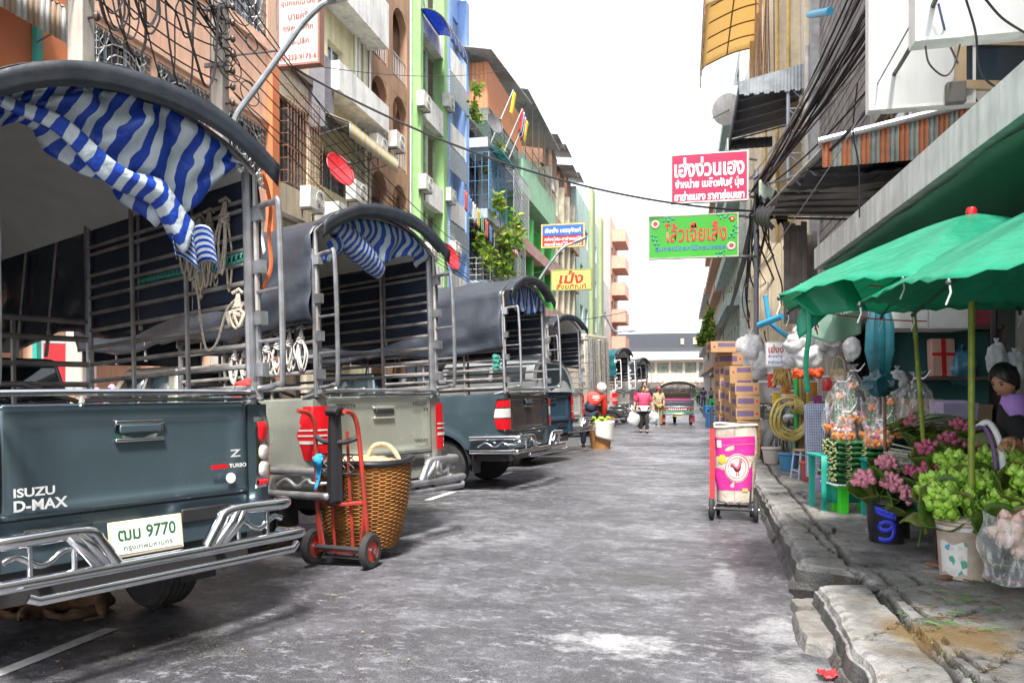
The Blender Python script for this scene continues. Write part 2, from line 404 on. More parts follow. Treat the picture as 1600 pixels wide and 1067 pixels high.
# -- right pavement with its broken kerb
conc=M('old_concrete',(.23,.225,.215),.7,var=.5,scale=2.6,bump=1.0,bscale=55,dirt=.9,dcol=(.045,.042,.038),dscale=1.9,rvar=.25)
nt_=conc.node_tree;P_n=nt_.nodes['Principled BSDF'];lk=P_n.inputs['Base Color'].links[0].from_socket
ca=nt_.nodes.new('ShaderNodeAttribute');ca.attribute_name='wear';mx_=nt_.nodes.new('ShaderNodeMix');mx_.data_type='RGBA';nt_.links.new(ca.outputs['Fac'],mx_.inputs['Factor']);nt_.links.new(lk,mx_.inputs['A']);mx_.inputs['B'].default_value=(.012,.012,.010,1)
cb_=nt_.nodes.new('ShaderNodeAttribute');cb_.attribute_name='ochre';my_=nt_.nodes.new('ShaderNodeMix');my_.data_type='RGBA';nt_.links.new(cb_.outputs['Fac'],my_.inputs['Factor']);nt_.links.new(mx_.outputs['Result'],my_.inputs['A']);my_.inputs['B'].default_value=(.16,.10,.03,1)
cc_=nt_.nodes.new('ShaderNodeAttribute');cc_.attribute_name='edge';mz_=nt_.nodes.new('ShaderNodeMix');mz_.data_type='RGBA';nt_.links.new(cc_.outputs['Fac'],mz_.inputs['Factor']);nt_.links.new(my_.outputs['Result'],mz_.inputs['A']);mz_.inputs['B'].default_value=(.40,.39,.38,1);nt_.links.new(mz_.outputs['Result'],P_n.inputs['Base Color'])
KERB=.19
def kx(y):
 b=.86+.004*y if y<14 else .9+.03*min(y-12,20)*.9
 b=.80+.022*max(0,min(y,22)-2)
 b+=.05*mnoise.noise(Vector((y*.9,3,0)))+.025*mnoise.noise(Vector((y*3.7,9,0)))
 hole=G(1290,935,.1)
 b+=.36*math.exp(-((y-hole.y-.32)/.25)**6)
 return b
CR=[[(1284,850),(1324,876),(1373,889),(1471,892),(1600,899)],[(1334,886),(1389,944),(1425,980),(1484,1032),(1560,1090)],[(1373,892),(1428,944),(1445,962),(1500,960),(1540,950)],[(1256,808),(1280,822),(1302,834),(1306,822)],[(1219,803),(1262,800),(1330,797)],[(1240,765),(1262,780),(1340,772)],[(1362,905),(1410,955),(1440,975),(1500,1022),(1590,1085)],[(1205,770),(1290,768)],[(1300,745),(1240,742),(1190,744)],[(1285,850),(1262,822),(1225,800)],[(1540,1045),(1600,1012)],[(1348,1000),(1385,985),(1412,972)]]
CRW=[.016,.035,.02,.03,.012,.014,.014,.012,.012,.02,.015,.012]
CRL=[]
for c,w in zip(CR,CRW):
 g=[G(a,b,KERB)for a,b in c];p=[]
 for a,b in zip(g,g[1:]):
  for k in range(6):
   q=a.lerp(b,k/6);p.append(q+Vector((mnoise.noise(q*9),mnoise.noise(q*9+Vector((7,0,0))),0))*.018)
 CRL.append((p+[g[-1]],w*.62))
def crack(x,y):
 d=0.0
 for a,b,w in ROW:
  if min(a.x,b.x)-.1>x or max(a.x,b.x)+.1<x:continue
  ex,ey=b.x-a.x,b.y-a.y;l2=ex*ex+ey*ey+1e-9
  t=max(0,min(1,((x-a.x)*ex+(y-a.y)*ey)/l2));q=math.hypot(x-a.x-ex*t,y-a.y-ey*t)
  if q<w:d=max(d,1-(q/w)**2)
 return d
mb=MB();ny=[]
y=.6
while y<60:ny.append(y);y+=.021 if y<6 else(.04 if y<12 else(.25 if y<25 else 1.5))
cols=[-.10,-.055,-.04,-.028,-.018,-.008,.006,.02,.035,.05]+[.05+.022*k for k in range(1,99)]+[2.4+.12*k for k in range(28)]
W_=len(cols);vs=[];wear=[];och=[];edg=[];JT=[2.2+1.05*k for k in range(26)];oc=G(1500,1000,KERB);oc2=G(1400,985,KERB)
for y in ny:
 e=kx(y);ROW=[(a,b,w)for p,w in CRL for a,b in zip(p,p[1:])if min(a.y,b.y)-.06<y<max(a.y,b.y)+.06]
 for c in cols:
  x=e+c;nz=.018*mnoise.noise(Vector((x*1.3,y*1.3,1)))+.005*mnoise.noise(Vector((x*9,y*9,4)))
  ck=crack(x,y)if y<13 else 0
  jt=min(abs(y-j+.05*mnoise.noise(Vector((x*3,j,0))))for j in JT)if c<.34 else 9
  sl=min(abs(y+.12*x-j)for j in JT[::2])if c>.34 else 9
  ck=max(ck,max(0,1-jt/.013)*.8,max(0,1-sl/.016)*.75,max(0,1-abs(c-.345)/.02)*.8)
  nz-=.06*ck;n1=mnoise.noise(Vector((x*4,y*4,8)));n2_=mnoise.noise(Vector((x*17,y*17,5)))
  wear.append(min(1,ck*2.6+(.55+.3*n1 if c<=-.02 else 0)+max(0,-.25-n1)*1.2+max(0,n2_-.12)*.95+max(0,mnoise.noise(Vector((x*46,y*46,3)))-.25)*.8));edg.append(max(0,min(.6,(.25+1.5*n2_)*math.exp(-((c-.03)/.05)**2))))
  och.append(max(0,min(.85,1.3*math.exp(-((x-oc.x)/.30)**2-((y-oc.y)/.34)**2)+.8*math.exp(-((x-oc2.x)/.10)**2-((y-oc2.y)/.2)**2)-.25+.7*n1)))
  if c<=-.10:z=-.02
  elif c<-.03:z=.05+nz
  elif c<0:z=KERB-.045+nz
  elif c<.03:z=KERB-.010-.014*max(0,mnoise.noise(Vector((y*7,3,c*20))))+nz
  else:z=KERB+nz
  if c<=0:x+=.022*mnoise.noise(Vector((y*2.6,c*5,2)))+.010*mnoise.noise(Vector((y*14,c*12,6)))
  vs.append((x,y,z))
fs=[(j*W_+i,j*W_+i+1,(j+1)*W_+i+1,(j+1)*W_+i)for j in range(len(ny)-1)for i in range(W_-1)]
mb.add(vs,fs);pv=struct(mb.build('pavement',conc,smooth=50,weld=False))
for nm,arr in(('wear',wear),('ochre',och),('edge',edg)):pv.data.attributes.new(nm,'FLOAT','POINT').data.foreach_set('value',arr)
h0=G(1290,935,.1)+Vector((0,.30,-.1));mb=MB();mb.grid(lambda u,v:(h0.x-.16+.55*u+.05*mnoise.noise(Vector((v*5,u*3,2))),h0.y-.30+.6*v+.08*mnoise.noise(Vector((u*5,v*3,7))),.006+.01*mnoise.noise(Vector((u*7,v*7,1)))),12,12);struct(mb.build('drain_shade_patch',M('drain_shade_black',(.012,.011,.010),.25)))  # near-black sheet that paints in the shade of the drain cavity
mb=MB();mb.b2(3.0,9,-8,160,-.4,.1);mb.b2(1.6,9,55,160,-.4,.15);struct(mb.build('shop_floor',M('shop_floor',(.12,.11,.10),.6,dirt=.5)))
mb=MB()
for(a,b,w)in((1410,968,.1),(1445,1000,.12),(1500,1050,.14)):
 p=G(a,b,KERB-.05)
 for k in range(60):
  q=p+Vector((rnd.gauss(0,.03),rnd.gauss(0,.10),rnd.uniform(-.01,.05)));a_=rnd.uniform(0,6.28);s_=rnd.uniform(.006,.018)
  d=Vector((math.cos(a_),math.sin(a_),rnd.uniform(.3,1)))*s_;e=Vector((-d.y,d.x,0))*.5
  mb.add([q-e,q+e,q+d],[(0,1,2)])
p=G(1315,972,.1)
for k in range(40):
 q=p+Vector((rnd.gauss(0,.02),rnd.gauss(0,.03),rnd.uniform(0,.03)));a_=rnd.uniform(0,6.28);s_=rnd.uniform(.006,.018)
 d=Vector((math.cos(a_),math.sin(a_),rnd.uniform(.3,1)))*s_;e=Vector((-d.y,d.x,0))*.5
 mb.add([q-e,q+e,q+d],[(0,1,2)])
tag(mb.build('weeds',M('weed_green',(.06,.16,.02),.6),smooth=0),'small green weeds growing out of the cracked pavement joint','weeds',kind='stuff')
rub=M('rubble_concrete',(.20,.19,.18),.8,var=.4,scale=8,bump=.8,bscale=30,dirt=.6,dscale=5)
def slab(poly,z,th,label,tilt=(0,0)):
 g=[G(a,b,z)for a,b in poly];c=sum(g,Vector())/len(g);m=MB();nn=len(g)
 n2=[]
 for a,b in zip(g,g[1:]+g[:1]):
  for k in range(4):
   q=a.lerp(b,k/4)-c;q*=1+.10*mnoise.noise(q*14+c*3);n2.append(q)
 top=[q*.93+Vector((0,0,th+.012*mnoise.noise(q*20+c)))for q in n2];mid=[q+Vector((0,0,th*.5))for q in n2];k=len(n2)
 bot=[q*1.02+Vector((0,0,-.05))for q in n2]
 inner=[q*.5+Vector((0,0,th+.015*mnoise.noise(q*8)))for q in n2]
 fs=[]
 for i in range(k):
  j=(i+1)%k
  for r_ in range(3):fs.append((r_*k+i,r_*k+j,(r_+1)*k+j,(r_+1)*k+i))
 fs.append(tuple(range(3*k,4*k)))
 m.add(bot+mid+top+inner,fs)
 return tag(m.build('broken_slab',rub,None,c,(tilt[0],tilt[1],0),smooth=30),label,'slab','broken kerb slabs')
slab([(1238,972),(1290,962),(1335,975),(1345,1012),(1300,1030),(1258,1020),(1245,1000)],0,.07,'biggest broken grey concrete slab lying in the gutter beside the kerb',(R(-2),R(5)))
slab([(1285,948),(1318,938),(1330,958),(1300,966)],.02,.09,'small tilted concrete chunk wedged at the broken drain mouth',(R(6),R(-8)))
slab([(1234,946),(1270,938),(1280,958),(1245,966)],0,.05,'brownish chunk of broken concrete on the road beside the drain mouth',(R(-5),R(3)))
slab([(1305,1035),(1338,1022),(1345,1060),(1316,1066)],-.02,.05,'dark wet concrete chunk at the nearest end of the gutter',(R(4),R(-3)))
p=G(1293,1060,.0);mb=MB();mb.grid(lambda u,v:((u-.5)*.09,(v-.5)*.10,.02+.03*mnoise.noise(Vector((u*4,v*4,3)))+.03*abs(u-.5)),8,8)
tag(mb.build('plastic_wrapper',sheet_mat('red_plastic',(.7,.03,.04),.1),None,p,solid=.002),'crumpled red plastic wrapper lying in the gutter','litter')
lm=[M('dry_leaf_a',(.30,.20,.05),.7),M('dry_leaf_b',(.12,.07,.03),.7),M('dry_leaf_c',(.16,.22,.06),.6)]
mb=MB()
for k in range(170):
 if k<90:q=G(rnd.uniform(60,700),rnd.uniform(930,1060))
 elif k<130:q=G(rnd.uniform(1150,1260),rnd.uniform(860,990))
 else:q=G(rnd.uniform(1300,1600),rnd.uniform(870,1060),KERB+.012)
 q.z=(zr(q.x)if k<130 else KERB)+.012;a_=rnd.uniform(0,6.28);s_=rnd.uniform(.004,.014)
 d=Vector((math.cos(a_),math.sin(a_),0))*s_;e=Vector((-d.y,d.x,0))*.45
 mb.add([q-d,q+e+Vector((0,0,.004)),q+d,q-e],[(0,1,2,3)],rnd.randrange(3))
tag(mb.build('leaf_litter',lm,smooth=0),'scattered bits of dry leaf and litter on road and pavement','litter',kind='stuff')
mb=MB();mb.b2(-10.6,-7.6,-12,150,-.5,-.07);struct(mb.build('left_pavement',M('left_pave',(.26,.25,.24),.8,dirt=.5)))
#  the left row of shophouses
XL=-10.4
def yl(px,X=XL):return SX(px,X)
def zl(px,py,X=XL):return OX(px,py,X).z
glass=M('dark_glass',(.03,.045,.06),.08,var=.5,scale=.8,spec=.8)
glassb=M('blue_glass',(.10,.18,.25),.1,var=.5,scale=.8,spec=.8)
dark=M('dark_room',(.012,.012,.014),.9,var=.4)
white_p=M('white_paint',(.72,.72,.70),.6,var=.06,dirt=.55,dcol=(.25,.23,.2),dscale=1.1,streak=True)
iron=M('iron_grey',(.12,.12,.13),.5,.3,var=.3,scale=12)
black=M('black_matte',(.015,.015,.017),.6)
rust=M('rusty_iron',(.20,.10,.06),.8,var=.5,scale=10)
alu=M('aluminium',(.55,.56,.58),.4,.6,var=.1)
ac_w=M('ac_white',(.62,.62,.58),.5,var=.06,dirt=.5,dcol=(.25,.22,.18),dscale=4)
def window(root,y0,y1,z0,z1,X=XL,n=2,fm=None,gm=None,side=1,depth=.16,rows=1,fw=.06):
 ""
 fm=fm or white_p;gm=gm or glass
 mb=MB();x=X-side*depth;a,b=x-.03,x+.03
 mb.b2(a,b,y0,y0+fw,z0,z1);mb.b2(a,b,y1-fw,y1,z0,z1)
 mb.b2(a,b,y0+fw,y1-fw,z0,z0+fw);mb.b2(a,b,y0+fw,y1-fw,z1-fw,z1)
 for k in range(1,n):c=y0+(y1-y0)*k/n;mb.b2(a+.005,b-.005,c-fw/2,c+fw/2,z0+fw,z1-fw)
 for k in range(1,rows):c=z0+(z1-z0)*k/rows;mb.b2(a+.008,b-.008,y0+fw,y1-fw,c-fw/2,c+fw/2)
 w=mb.build('window',fm,root)
 if side*n>1 and rows==1 and z0>3.5:
  g_=MB()
  for k in range(int((y1-y0)/.16)+1):g_.tube([(X-side*.03,y0+.04+.16*k,z0),(X-side*.03,y0+.04+.16*k,z1)],.011,4)
  for k in range(4):g_.tube([(X-side*.03,y0,z0+.1+(z1-z0-.2)*k/3),(X-side*.03,y1,z0+.1+(z1-z0-.2)*k/3)],.011,4)
  g_.build('window_grille',iron,w)
 p=MB();p.b2(x-.012-side*.02,x+.012-side*.02,y0+.01,y1-.01,z0+.01,z1-.01);p.build('pane',gm,w)
 return w
def shop(label,y0,y1,ztop,wm,holes,X=XL,side=1,depth=9.0,name='shophouse',zbase=-.1,thick=.3,trim=None,cat='building',roofm=None,mrev=None):
 root=thing(name,label,cat,(X,(y0+y1)/2,0));ox,oy=X,(y0+y1)/2
 mb=MB()
 if side>0:mb.wall((y0-oy,zbase,y1-oy,ztop),[(a-oy,c,b-oy,d)for a,b,c,d in holes],(0,0,0),YV,ZV,thick)
 else:mb.wall((oy-y1,zbase,oy-y0,ztop),[(oy-b,c,oy-a,d)for a,b,c,d in holes],(0,0,0),-YV,ZV,thick)
 xb,xf=(-depth,-thick-.9)if side>0 else(thick+.9,depth)
 mb.b2(xb,xf,y0-oy+.002,y1-oy-.002,zbase,ztop-.002)
 for yy,zz in((y0-oy+.1,0),(y1-oy-.1,0)):
  mb.b2(min(-side*thick,-side*(thick+.9)),max(-side*thick,-side*(thick+.9)),yy-.098,yy+.098,zbase,ztop-.004)
 mb.b2(min(-side*thick,-side*(thick+.9)),max(-side*thick,-side*(thick+.9)),y0-oy+.2,y1-oy-.2,ztop-.3,ztop-.005)
 root_wall=mb.build('wall',wm,root,smooth=0)
 return root
class LB:
 ""
 def __init__(s,root):s.o=root.location.copy()
def wpart(root,mb,name,mats,parent=None,**k):
 mb.xf(Matrix.Translation(-root.location));return mb.build(name,mats,parent or root,**k)
def wsplit(root,mb,name,mats,**k):mb.xf(Matrix.Translation(-root.location));return mb.split(name,mats,root,**k)
def wwin(root,y0,y1,z0,z1,X,**k):
 w=window(root,y0-root.location.y,y1-root.location.y,z0,z1,X-root.location.x,**k);return w
def filigree(mb,y0,y1,z0,z1,x,r=.014):
 ""
 h=z1-z0;n=max(1,round((y1-y0)/h));w=(y1-y0)/n
 for k in range(n):
  a=y0+k*w;c=a+w/2;cz=(z0+z1)/2
  for q in(.0,.08):mb.tube([(x,a+q*w,z0),(x,a+q*w,z1)],r*.7,4)
  for rr in(.42,.30,.2,.1):mb.tube([(x,c+w*rr*math.cos(t*.3927),cz+h*rr*math.sin(t*.3927))for t in range(16)],r,4,closed=True)
  for t in range(8):
   al=t*math.pi/4;mb.tube([(x,c+w*.42*math.cos(al),cz+h*.42*math.sin(al)),(x,c+w*.62*math.cos(al),cz+h*.5*math.sin(al)*(1 if t%2==0 else 1.15))],r*.8,4)
  for sx,sz in((-1,-1),(1,-1),(1,1),(-1,1)):
   for rr in(.12,.2,.28):
    mb.tube([(x,c+sx*w*.5-sx*w*rr*math.cos(t*.26),cz+sz*h*.5-sz*h*rr*math.sin(t*.26))for t in range(7)],r*.8,4)
 for z in(z0,z1):mb.tube([(x,y0,z),(x,y1,z)],r*1.4,4)
def ac_unit(loc,label,side=1,s=1.0):
 t=thing('air_conditioner',label,'air conditioner',loc,0 if side>0 else math.pi,'air conditioners on the house fronts')
 mb=MB();mb.box((-.16*s,0,.3*s),(.32*s,.85*s,.58*s));mb.build('housing',ac_w,t,bevel=.015)
 mb=MB()
 for rr in(.23,.17,.11,.05):mb.tube([(.008,.13*s+rr*s*math.cos(a*.3927),.3*s+rr*s*math.sin(a*.3927))for a in range(16)],.008*s,4,closed=True)
 for a in range(8):mb.tube([(.008,.13*s,.3*s),(.008,.13*s+.23*s*math.cos(a*.785),.3*s+.23*s*math.sin(a*.785))],.006*s,4)
 mb.build('fan_grille',ac_w,t)
 mb=MB();mb.lathe([(.22*s,.002),(.0,.003)],16,M=Matrix.Rotation(R(90),3,'Y'),c=(0,.13*s,.3*s));mb.build('fan_opening',black,t)
 mb=MB()
 for y in(-.3,.3):mb.box((-.16*s,y*s,-.03),(.36*s,.04,.03));mb.box((-.3*s,y*s,-.14*s),(.03,.04,.25*s))
 mb.split('bracket',iron,t);return t
def parapet(root,y0,y1,z0,z1,X,out,m,name='balcony_parapet',th=.1,floor=True):
 mb=MB();mb.b2(X+out-th,X+out,y0,y1,z0,z1)
 for y in(y0,y1-th):mb.b2(X+.002,X+out-th,y,y+th,z0,z1)
 if floor:mb.b2(X+.002,X+out-th,y0+th,y1-th,z0+.02,z0+.14)
 return wpart(root,mb,name,m,smooth=0)
salmon=M('salmon_wall',(.74,.47,.34),.7,var=.10,scale=1.2,dirt=.6,dcol=(.36,.19,.13),dscale=.9,streak=True)
orange=M('orange_wall',(.62,.20,.08),.7,var=.12,scale=1.2,dirt=.4,dcol=(.34,.13,.07),dscale=.9)
cream=M('old_cream',(.66,.58,.44),.8,var=.15,scale=1.5,dirt=.75,dcol=(.24,.19,.13),dscale=.9,streak=True,bump=.2)
yellow=M('pale_yellow',(.74,.70,.46),.7,var=.08,dirt=.7,dcol=(.42,.38,.24),dscale=1.1,streak=True)
brown=M('brown_render',(.36,.21,.13),.8,var=.15,scale=1.3,dirt=.6,dcol=(.10,.06,.045),dscale=.7,streak=True,bump=.25)
green=M('mid_green',(.28,.48,.20),.6,var=.08,dirt=.65,dcol=(.12,.24,.09),dscale=1,streak=True)
blue=M('soft_blue',(.26,.42,.76),.6,var=.08,dirt=.65,dcol=(.14,.22,.42),dscale=1,streak=True)
dullwhite=M('dull_white',(.76,.76,.74),.7,var=.1,dirt=.7,dcol=(.3,.28,.25),dscale=1.2,streak=True)
bluewhite=M('blue_white',(.50,.58,.68),.7,var=.1,dirt=.75,dcol=(.26,.3,.36),dscale=1.2,streak=True)
vgreen=M('vivid_green',(.06,.40,.08),.6,var=.1,dirt=.65,dcol=(.04,.2,.05),dscale=1.2,streak=True)
teal=M('pale_teal',(.46,.62,.56),.75,var=.12,scale=.8,dirt=.7,dcol=(.22,.28,.25),dscale=.5,streak=True)
olive=M('olive_green',(.30,.36,.18),.7,var=.12,dirt=.5,dcol=(.12,.14,.08),dscale=.7,streak=True)
tealpaint=M('teal_paint',(.04,.38,.33),.5,dirt=.4,dscale=3)
tin=M('old_tin',(.34,.34,.34),.5,.5,var=.25,scale=3,dirt=.6,dcol=(.16,.10,.06),dscale=2)
# --- salmon house
Y0,Y1=4.0,yl(428);zg1,zg0,zu0=8.15,6.55,10.45
holes=[];fil=[]
for k,(a,b)in enumerate(((yl(66),yl(118)),(yl(144),yl(238)),(yl(246),yl(330)),(yl(338),yl(418)))):
 holes+=[(a,b,zg0,zg1),(a,b,zu0,zu0+1.8)];fil.append((a,b))
sal=shop('salmon pink shophouse with white curled window ironwork behind the nearest truck',Y0,Y1,14.5,salmon,holes+[(Y0+.5,yl(60),.1,3.3),(yl(144),yl(240),-.07,3.2),(yl(250),yl(330),-.07,3.2),(yl(340),yl(415),-.07,3.2)])
for a,b in fil:
 for z0,z1 in((zg0,zg1),(zu0,zu0+1.8)):
  w=wwin(sal,a,b,z0,z1,XL,n=3,fm=M('pale_blue_frame',(.50,.62,.68),.5),depth=.2)
  mb=MB();filigree(mb,a+.02,b-.02,z0+.02,z1-.02,XL-.04);wpart(sal,mb,'iron_grille',M('white_iron',(.78,.78,.75),.5),w)
mb=MB();mb.b2(XL+.002,XL+.16,yl(417),yl(428),-.1,zl(420,104));wpart(sal,mb,'corner_pilaster',orange)
mb=MB()
for z in(zg1+.12,zu0-.3,5.2):mb.b2(XL+.002,XL+.07,Y0,yl(416),z,z+.1)
wsplit(sal,mb,'string_course',M('pale_salmon',(.70,.48,.36),.7,dirt=.4,dcol=(.3,.2,.15)))
mb=MB();mb.b2(XL+.003,XL+.05,8.6,yl(112),5.6,14);wpart(sal,mb,'orange_panel',orange)
mb=MB();mb.b2(XL+.052,XL+.14,yl(46),yl(56),2,14);wpart(sal,mb,'teal_column',tealpaint)
def corrug(mb,O,U,V,w,h,pitch=.09,amp=.018,mats=(0,1),scallop=0.0,per=3,N=None):
 ""
 O,U,V=Vector(O),Vector(U).normalized(),Vector(V).normalized();N=U.cross(V);n=max(2,int(w/pitch));k=n*4
 for i in range(k):
  r_=[]
  for q in(i,i+1):
   u=w*q/k;d=amp*math.sin(q*math.pi/2);sc=scallop*abs(math.sin(math.pi*(q/4.0)/per))if scallop else 0
   r_.append((O+U*u+N*d+V*sc,O+U*u+N*d+V*h))
  mb.add([r_[0][0],r_[1][0],r_[1][1],r_[0][1]],[(0,1,2,3)],mats[(i//(4*per))%len(mats)])
tinw=M('tin_white',(.50,.49,.46),.5,.2,var=.15,dirt=.4,dscale=3);tino=M('tin_tan',(.36,.26,.18),.5,.2,var=.2,dirt=.4,dscale=3)
tinor=M('tin_orange',(.42,.15,.07),.55,.1,var=.2,dirt=.55,dcol=(.2,.12,.08),dscale=4);tingr=M('tin_greygreen',(.26,.29,.27),.55,.2,var=.2,dirt=.5,dscale=4)
def awning(label,y0,y1,zin,zout,X,out,side,mats,fringe=.4,name='awning',pitch=.1,per=3,ends=True,under=None,rot=0,thick=.0):
 ""
 oy=(y0+y1)/2;t=thing(name,label,'awning',(X,oy,0));mb=MB();xo=side*out
 V=Vector((xo,0,zout-zin));corrug(mb,(side*.01,y0-oy,zin),YV,V,y1-y0,V.length,pitch,.015,(0,)if len(mats)==1 else(0,1),per=per)
 mb.build('roof_sheet',mats,t,smooth=60,solid=.006)
 mb=MB();corrug(mb,(xo,y0-oy,zout),YV,-ZV,y1-y0,fringe,pitch,.012,(0,)if len(mats)==1 else(0,1),scallop=0,per=per)
 mb.build('fringe',mats,t,smooth=60,solid=.006)
 mb=MB()
 for k in range(max(2,int((y1-y0)/.9))+1):
  y=y0-oy+.05+(y1-y0-.1)*k/max(2,int((y1-y0)/.9));mb.tube([(side*.01,y,zin-.06),(xo-side*.03,y,zout-.06)],.022,6)
  mb.tube([(side*.01,y,zin-.9),(xo-side*.06,y,zout-.08)],.016,6)
 mb.tube([(xo-side*.03,y0-oy,zout-.06),(xo-side*.03,y1-oy,zout-.06)],.022,6);mb.build('frame',iron,t)
 return t
awning('white and brown corrugated awning on the orange wall at top left',yl(-140),yl(52),8.0,7.5,XL,.9,1,[tinw,tino],.55,per=2)
# --- old cream house with the caged window
Y0,Y1=yl(428)+.01,yl(490)
h1=[(yl(432),yl(484),7.0,9.3),(yl(432),yl(470),10.9,12.6),(yl(436),yl(480),-.07,3.0),(yl(436),yl(480),3.6,5.6)]
old=shop('narrow weathered cream shophouse with a caged brown window',Y0,Y1,16,cream,h1)
for h in h1[:2]+h1[3:]:wwin(old,*h,XL,n=3,fm=M('brown_wood',(.20,.11,.06),.6,dirt=.3),rows=2)
mb=MB();a,b,z0,z1=yl(431),yl(486),6.9,9.45;x=XL+.35
for k in range(13):y=a+(b-a)*k/12;mb.tube([(x,y,z0),(x,y,z1)],.012,4)
for k in range(9):z=z0+(z1-z0)*k/8;mb.tube([(XL,a,z),(x,a,z),(x,b,z),(XL,b,z)],.010,4)
wpart(old,mb,'window_cage',rust)
mb=MB();mb.b2(XL+.002,XL+.22,Y0,Y1,6.0,6.12);mb.b2(XL+.002,XL+.15,Y0,Y1,10.1,10.25);wsplit(old,mb,'ledge',M('grimy_ledge',(.16,.14,.12),.9))
mb=MB();mb.b2(XL+.01,XL+.5,yl(482),yl(497),zl(490,205),zl(490,95));wpart(old,mb,'grey_duct',M('grey_duct',(.20,.20,.24),.6,dirt=.5))
# --- yellow and white house
Y0,Y1=yl(492)+.01,yl(575)
h=[(yl(512),yl(537),zl(524,150),zl(524,72)),(yl(500),yl(545),zl(520,300),zl(520,240)),(yl(505),yl(560),3.6,5.5),(yl(505),yl(560),-.07,3.0),(yl(512),yl(545),13.7,15.3)]
yel=shop('pale yellow shophouse with white balconies and a red dish',Y0,Y1,18,yellow,h)
for q in h[:3]+h[4:]:wwin(yel,*q,XL,n=2,rows=1 if q is not h[0]else 2)
for(za,zb)in((10.1,10.95),(12.9,14.4),(6.05,6.9)):parapet(yel,Y0,Y1,za,zb,XL,.75,dullwhite)
mb=MB()
for k,px in enumerate((553,558,566)):mb.tube([(XL+.07,yl(px),5),(XL+.07,yl(px),17)],.05,8)
wsplit(yel,mb,'drain_pipe',white_p)
awning('yellow and white striped corrugated awning below the yellow balcony',yl(482),yl(566),9.55,9.0,XL,1.25,1,[tinw,M('tin_yellow',(.55,.42,.18),.5,dirt=.3)],.42,per=2)
def dish(loc,r,label,col,rz,rx=R(55),mount=.5,bx=0):
 t=thing('satellite_dish',label,'satellite dish',loc,rz,'satellite dishes on the houses')
 mb=MB();Mx=Euler((rx,0,0)).to_matrix()
 mb.lathe([(r*k/8,.28*r*(k/8)**2)for k in range(9)]+[(r*.98,.3*r)]+[(r*k/8,.28*r*(k/8)**2+.015)for k in range(7,-1,-1)],28,M=Mx);mb.build('reflector',M('dish_'+col[0],col[1],.45,dirt=.25),t)
 mb=MB();tip=Mx@Vector((0,0,r*.95))
 for a in(1.57,3.66,5.76):mb.tube([Mx@Vector((r*.95*math.cos(a),r*.95*math.sin(a),.27*r)),tip],.012,5)
 mb.ball(tip,.05,8,6);mb.build('feed_arm',iron,t)
 mb=MB();mb.tube([Mx@Vector((0,0,-.01)),Mx@Vector((0,0,-.14)),(bx,0,-mount)],.03,6);mb.build('mount',iron,t);return t
p=OX(527,268,XL+1.0);dish(p,.5,'bright red satellite dish above the second truck canopy',('red',(.62,.02,.03)),R(70),R(70))
for i,(px,py,X,lab)in enumerate(((548,318,XL+.8,'white air conditioner hanging below the red dish'),(583,243,XL+.35,'white air conditioner beside the lower brown arches'),(655,172,XL+.35,'air conditioner under the blue dome awning, upper on the green house'),(658,300,XL+.35,'air conditioner on the green house level with the old wires'),(697,318,XL+.3,'lower air conditioner on the blue house'),(694,172,XL+.3,'upper air conditioner on the blue house'))):
 q=OX(px,py,X);ac_unit((X+.35,q.y,q.z),lab)
 # --- brown arches
Y0,Y1=yl(575)+.01,yl(640)
arch=[];ym=(Y0+Y1)/2
for zt in(2.7,5.95,9.15,12.45,15.75):arch+=[(Y0+.3,ym-.25,zt-2.7,zt),(ym+.25,Y1-.3,zt-2.7,zt)]
bro=shop('brown shophouse with tall pairs of arched openings',Y0,Y1,18.5,brown,arch)
mb=MB();mf=MB();mg=MB()
for i,(a,b,z0,z1)in enumerate(arch):
 c,r_=(a+b)/2,(b-a)/2
 for sg in(-1,1):
  pts=[(sg*r_*1.001,0)]+[(sg*r_*math.cos(t*math.pi/16),r_*math.sin(t*math.pi/16))for t in range(0,9)][1:]+[(sg*r_*1.001,r_)]
  o=(XL-.001-.28*(1 if sg>0 else 0)-(0 if sg>0 else 0),c,z1-r_)
  if sg>0:mb.prism(pts,(XL-.285,c,z1-r_),YV,ZV,.28)
  else:mb.prism(pts,(XL-.005,c,z1-r_),YV,ZV,.28)if False else mb.prism([pts[k]for k in range(len(pts)-1,-1,-1)],(XL-.285,c,z1-r_),YV,ZV,.28)
 ra=[(XL-.06,a+.03,z0+.9),(XL-.06,b-.03,z0+.9)]
 mf.tube(ra,.03,6);mf.tube([(p[0],p[1],z0+.15)for p in ra],.02,6)
 for k in range(9):y=a+.06+(b-a-.12)*k/8;mf.tube([(XL-.06,y,z0+.1),(XL-.06,y,z0+.9)],.014,4)
wsplit(bro,mb,'arch_head',brown,smooth=40);wpart(bro,mf,'balcony_railing',M('pale_iron',(.45,.43,.42),.5))
for(a,b,z0,z1)in arch[2:]:
 wwin(bro,a+.15,b-.1,z0+.05,z1-.5,XL-.75,n=3,fm=M('red_brown_wood',(.24,.09,.04),.6,dirt=.3),depth=.1,gm=glassb if a>ym and z0<8 else glass)
mb=MB();mb.tube([(XL+.06,Y1-.05,0),(XL+.06,Y1-.05,18)],.05,8);mb.tube([(XL+.06,Y0+.02,0),(XL+.06,Y0+.02,18)],.045,8);wsplit(bro,mb,'drain_pipe',alu)
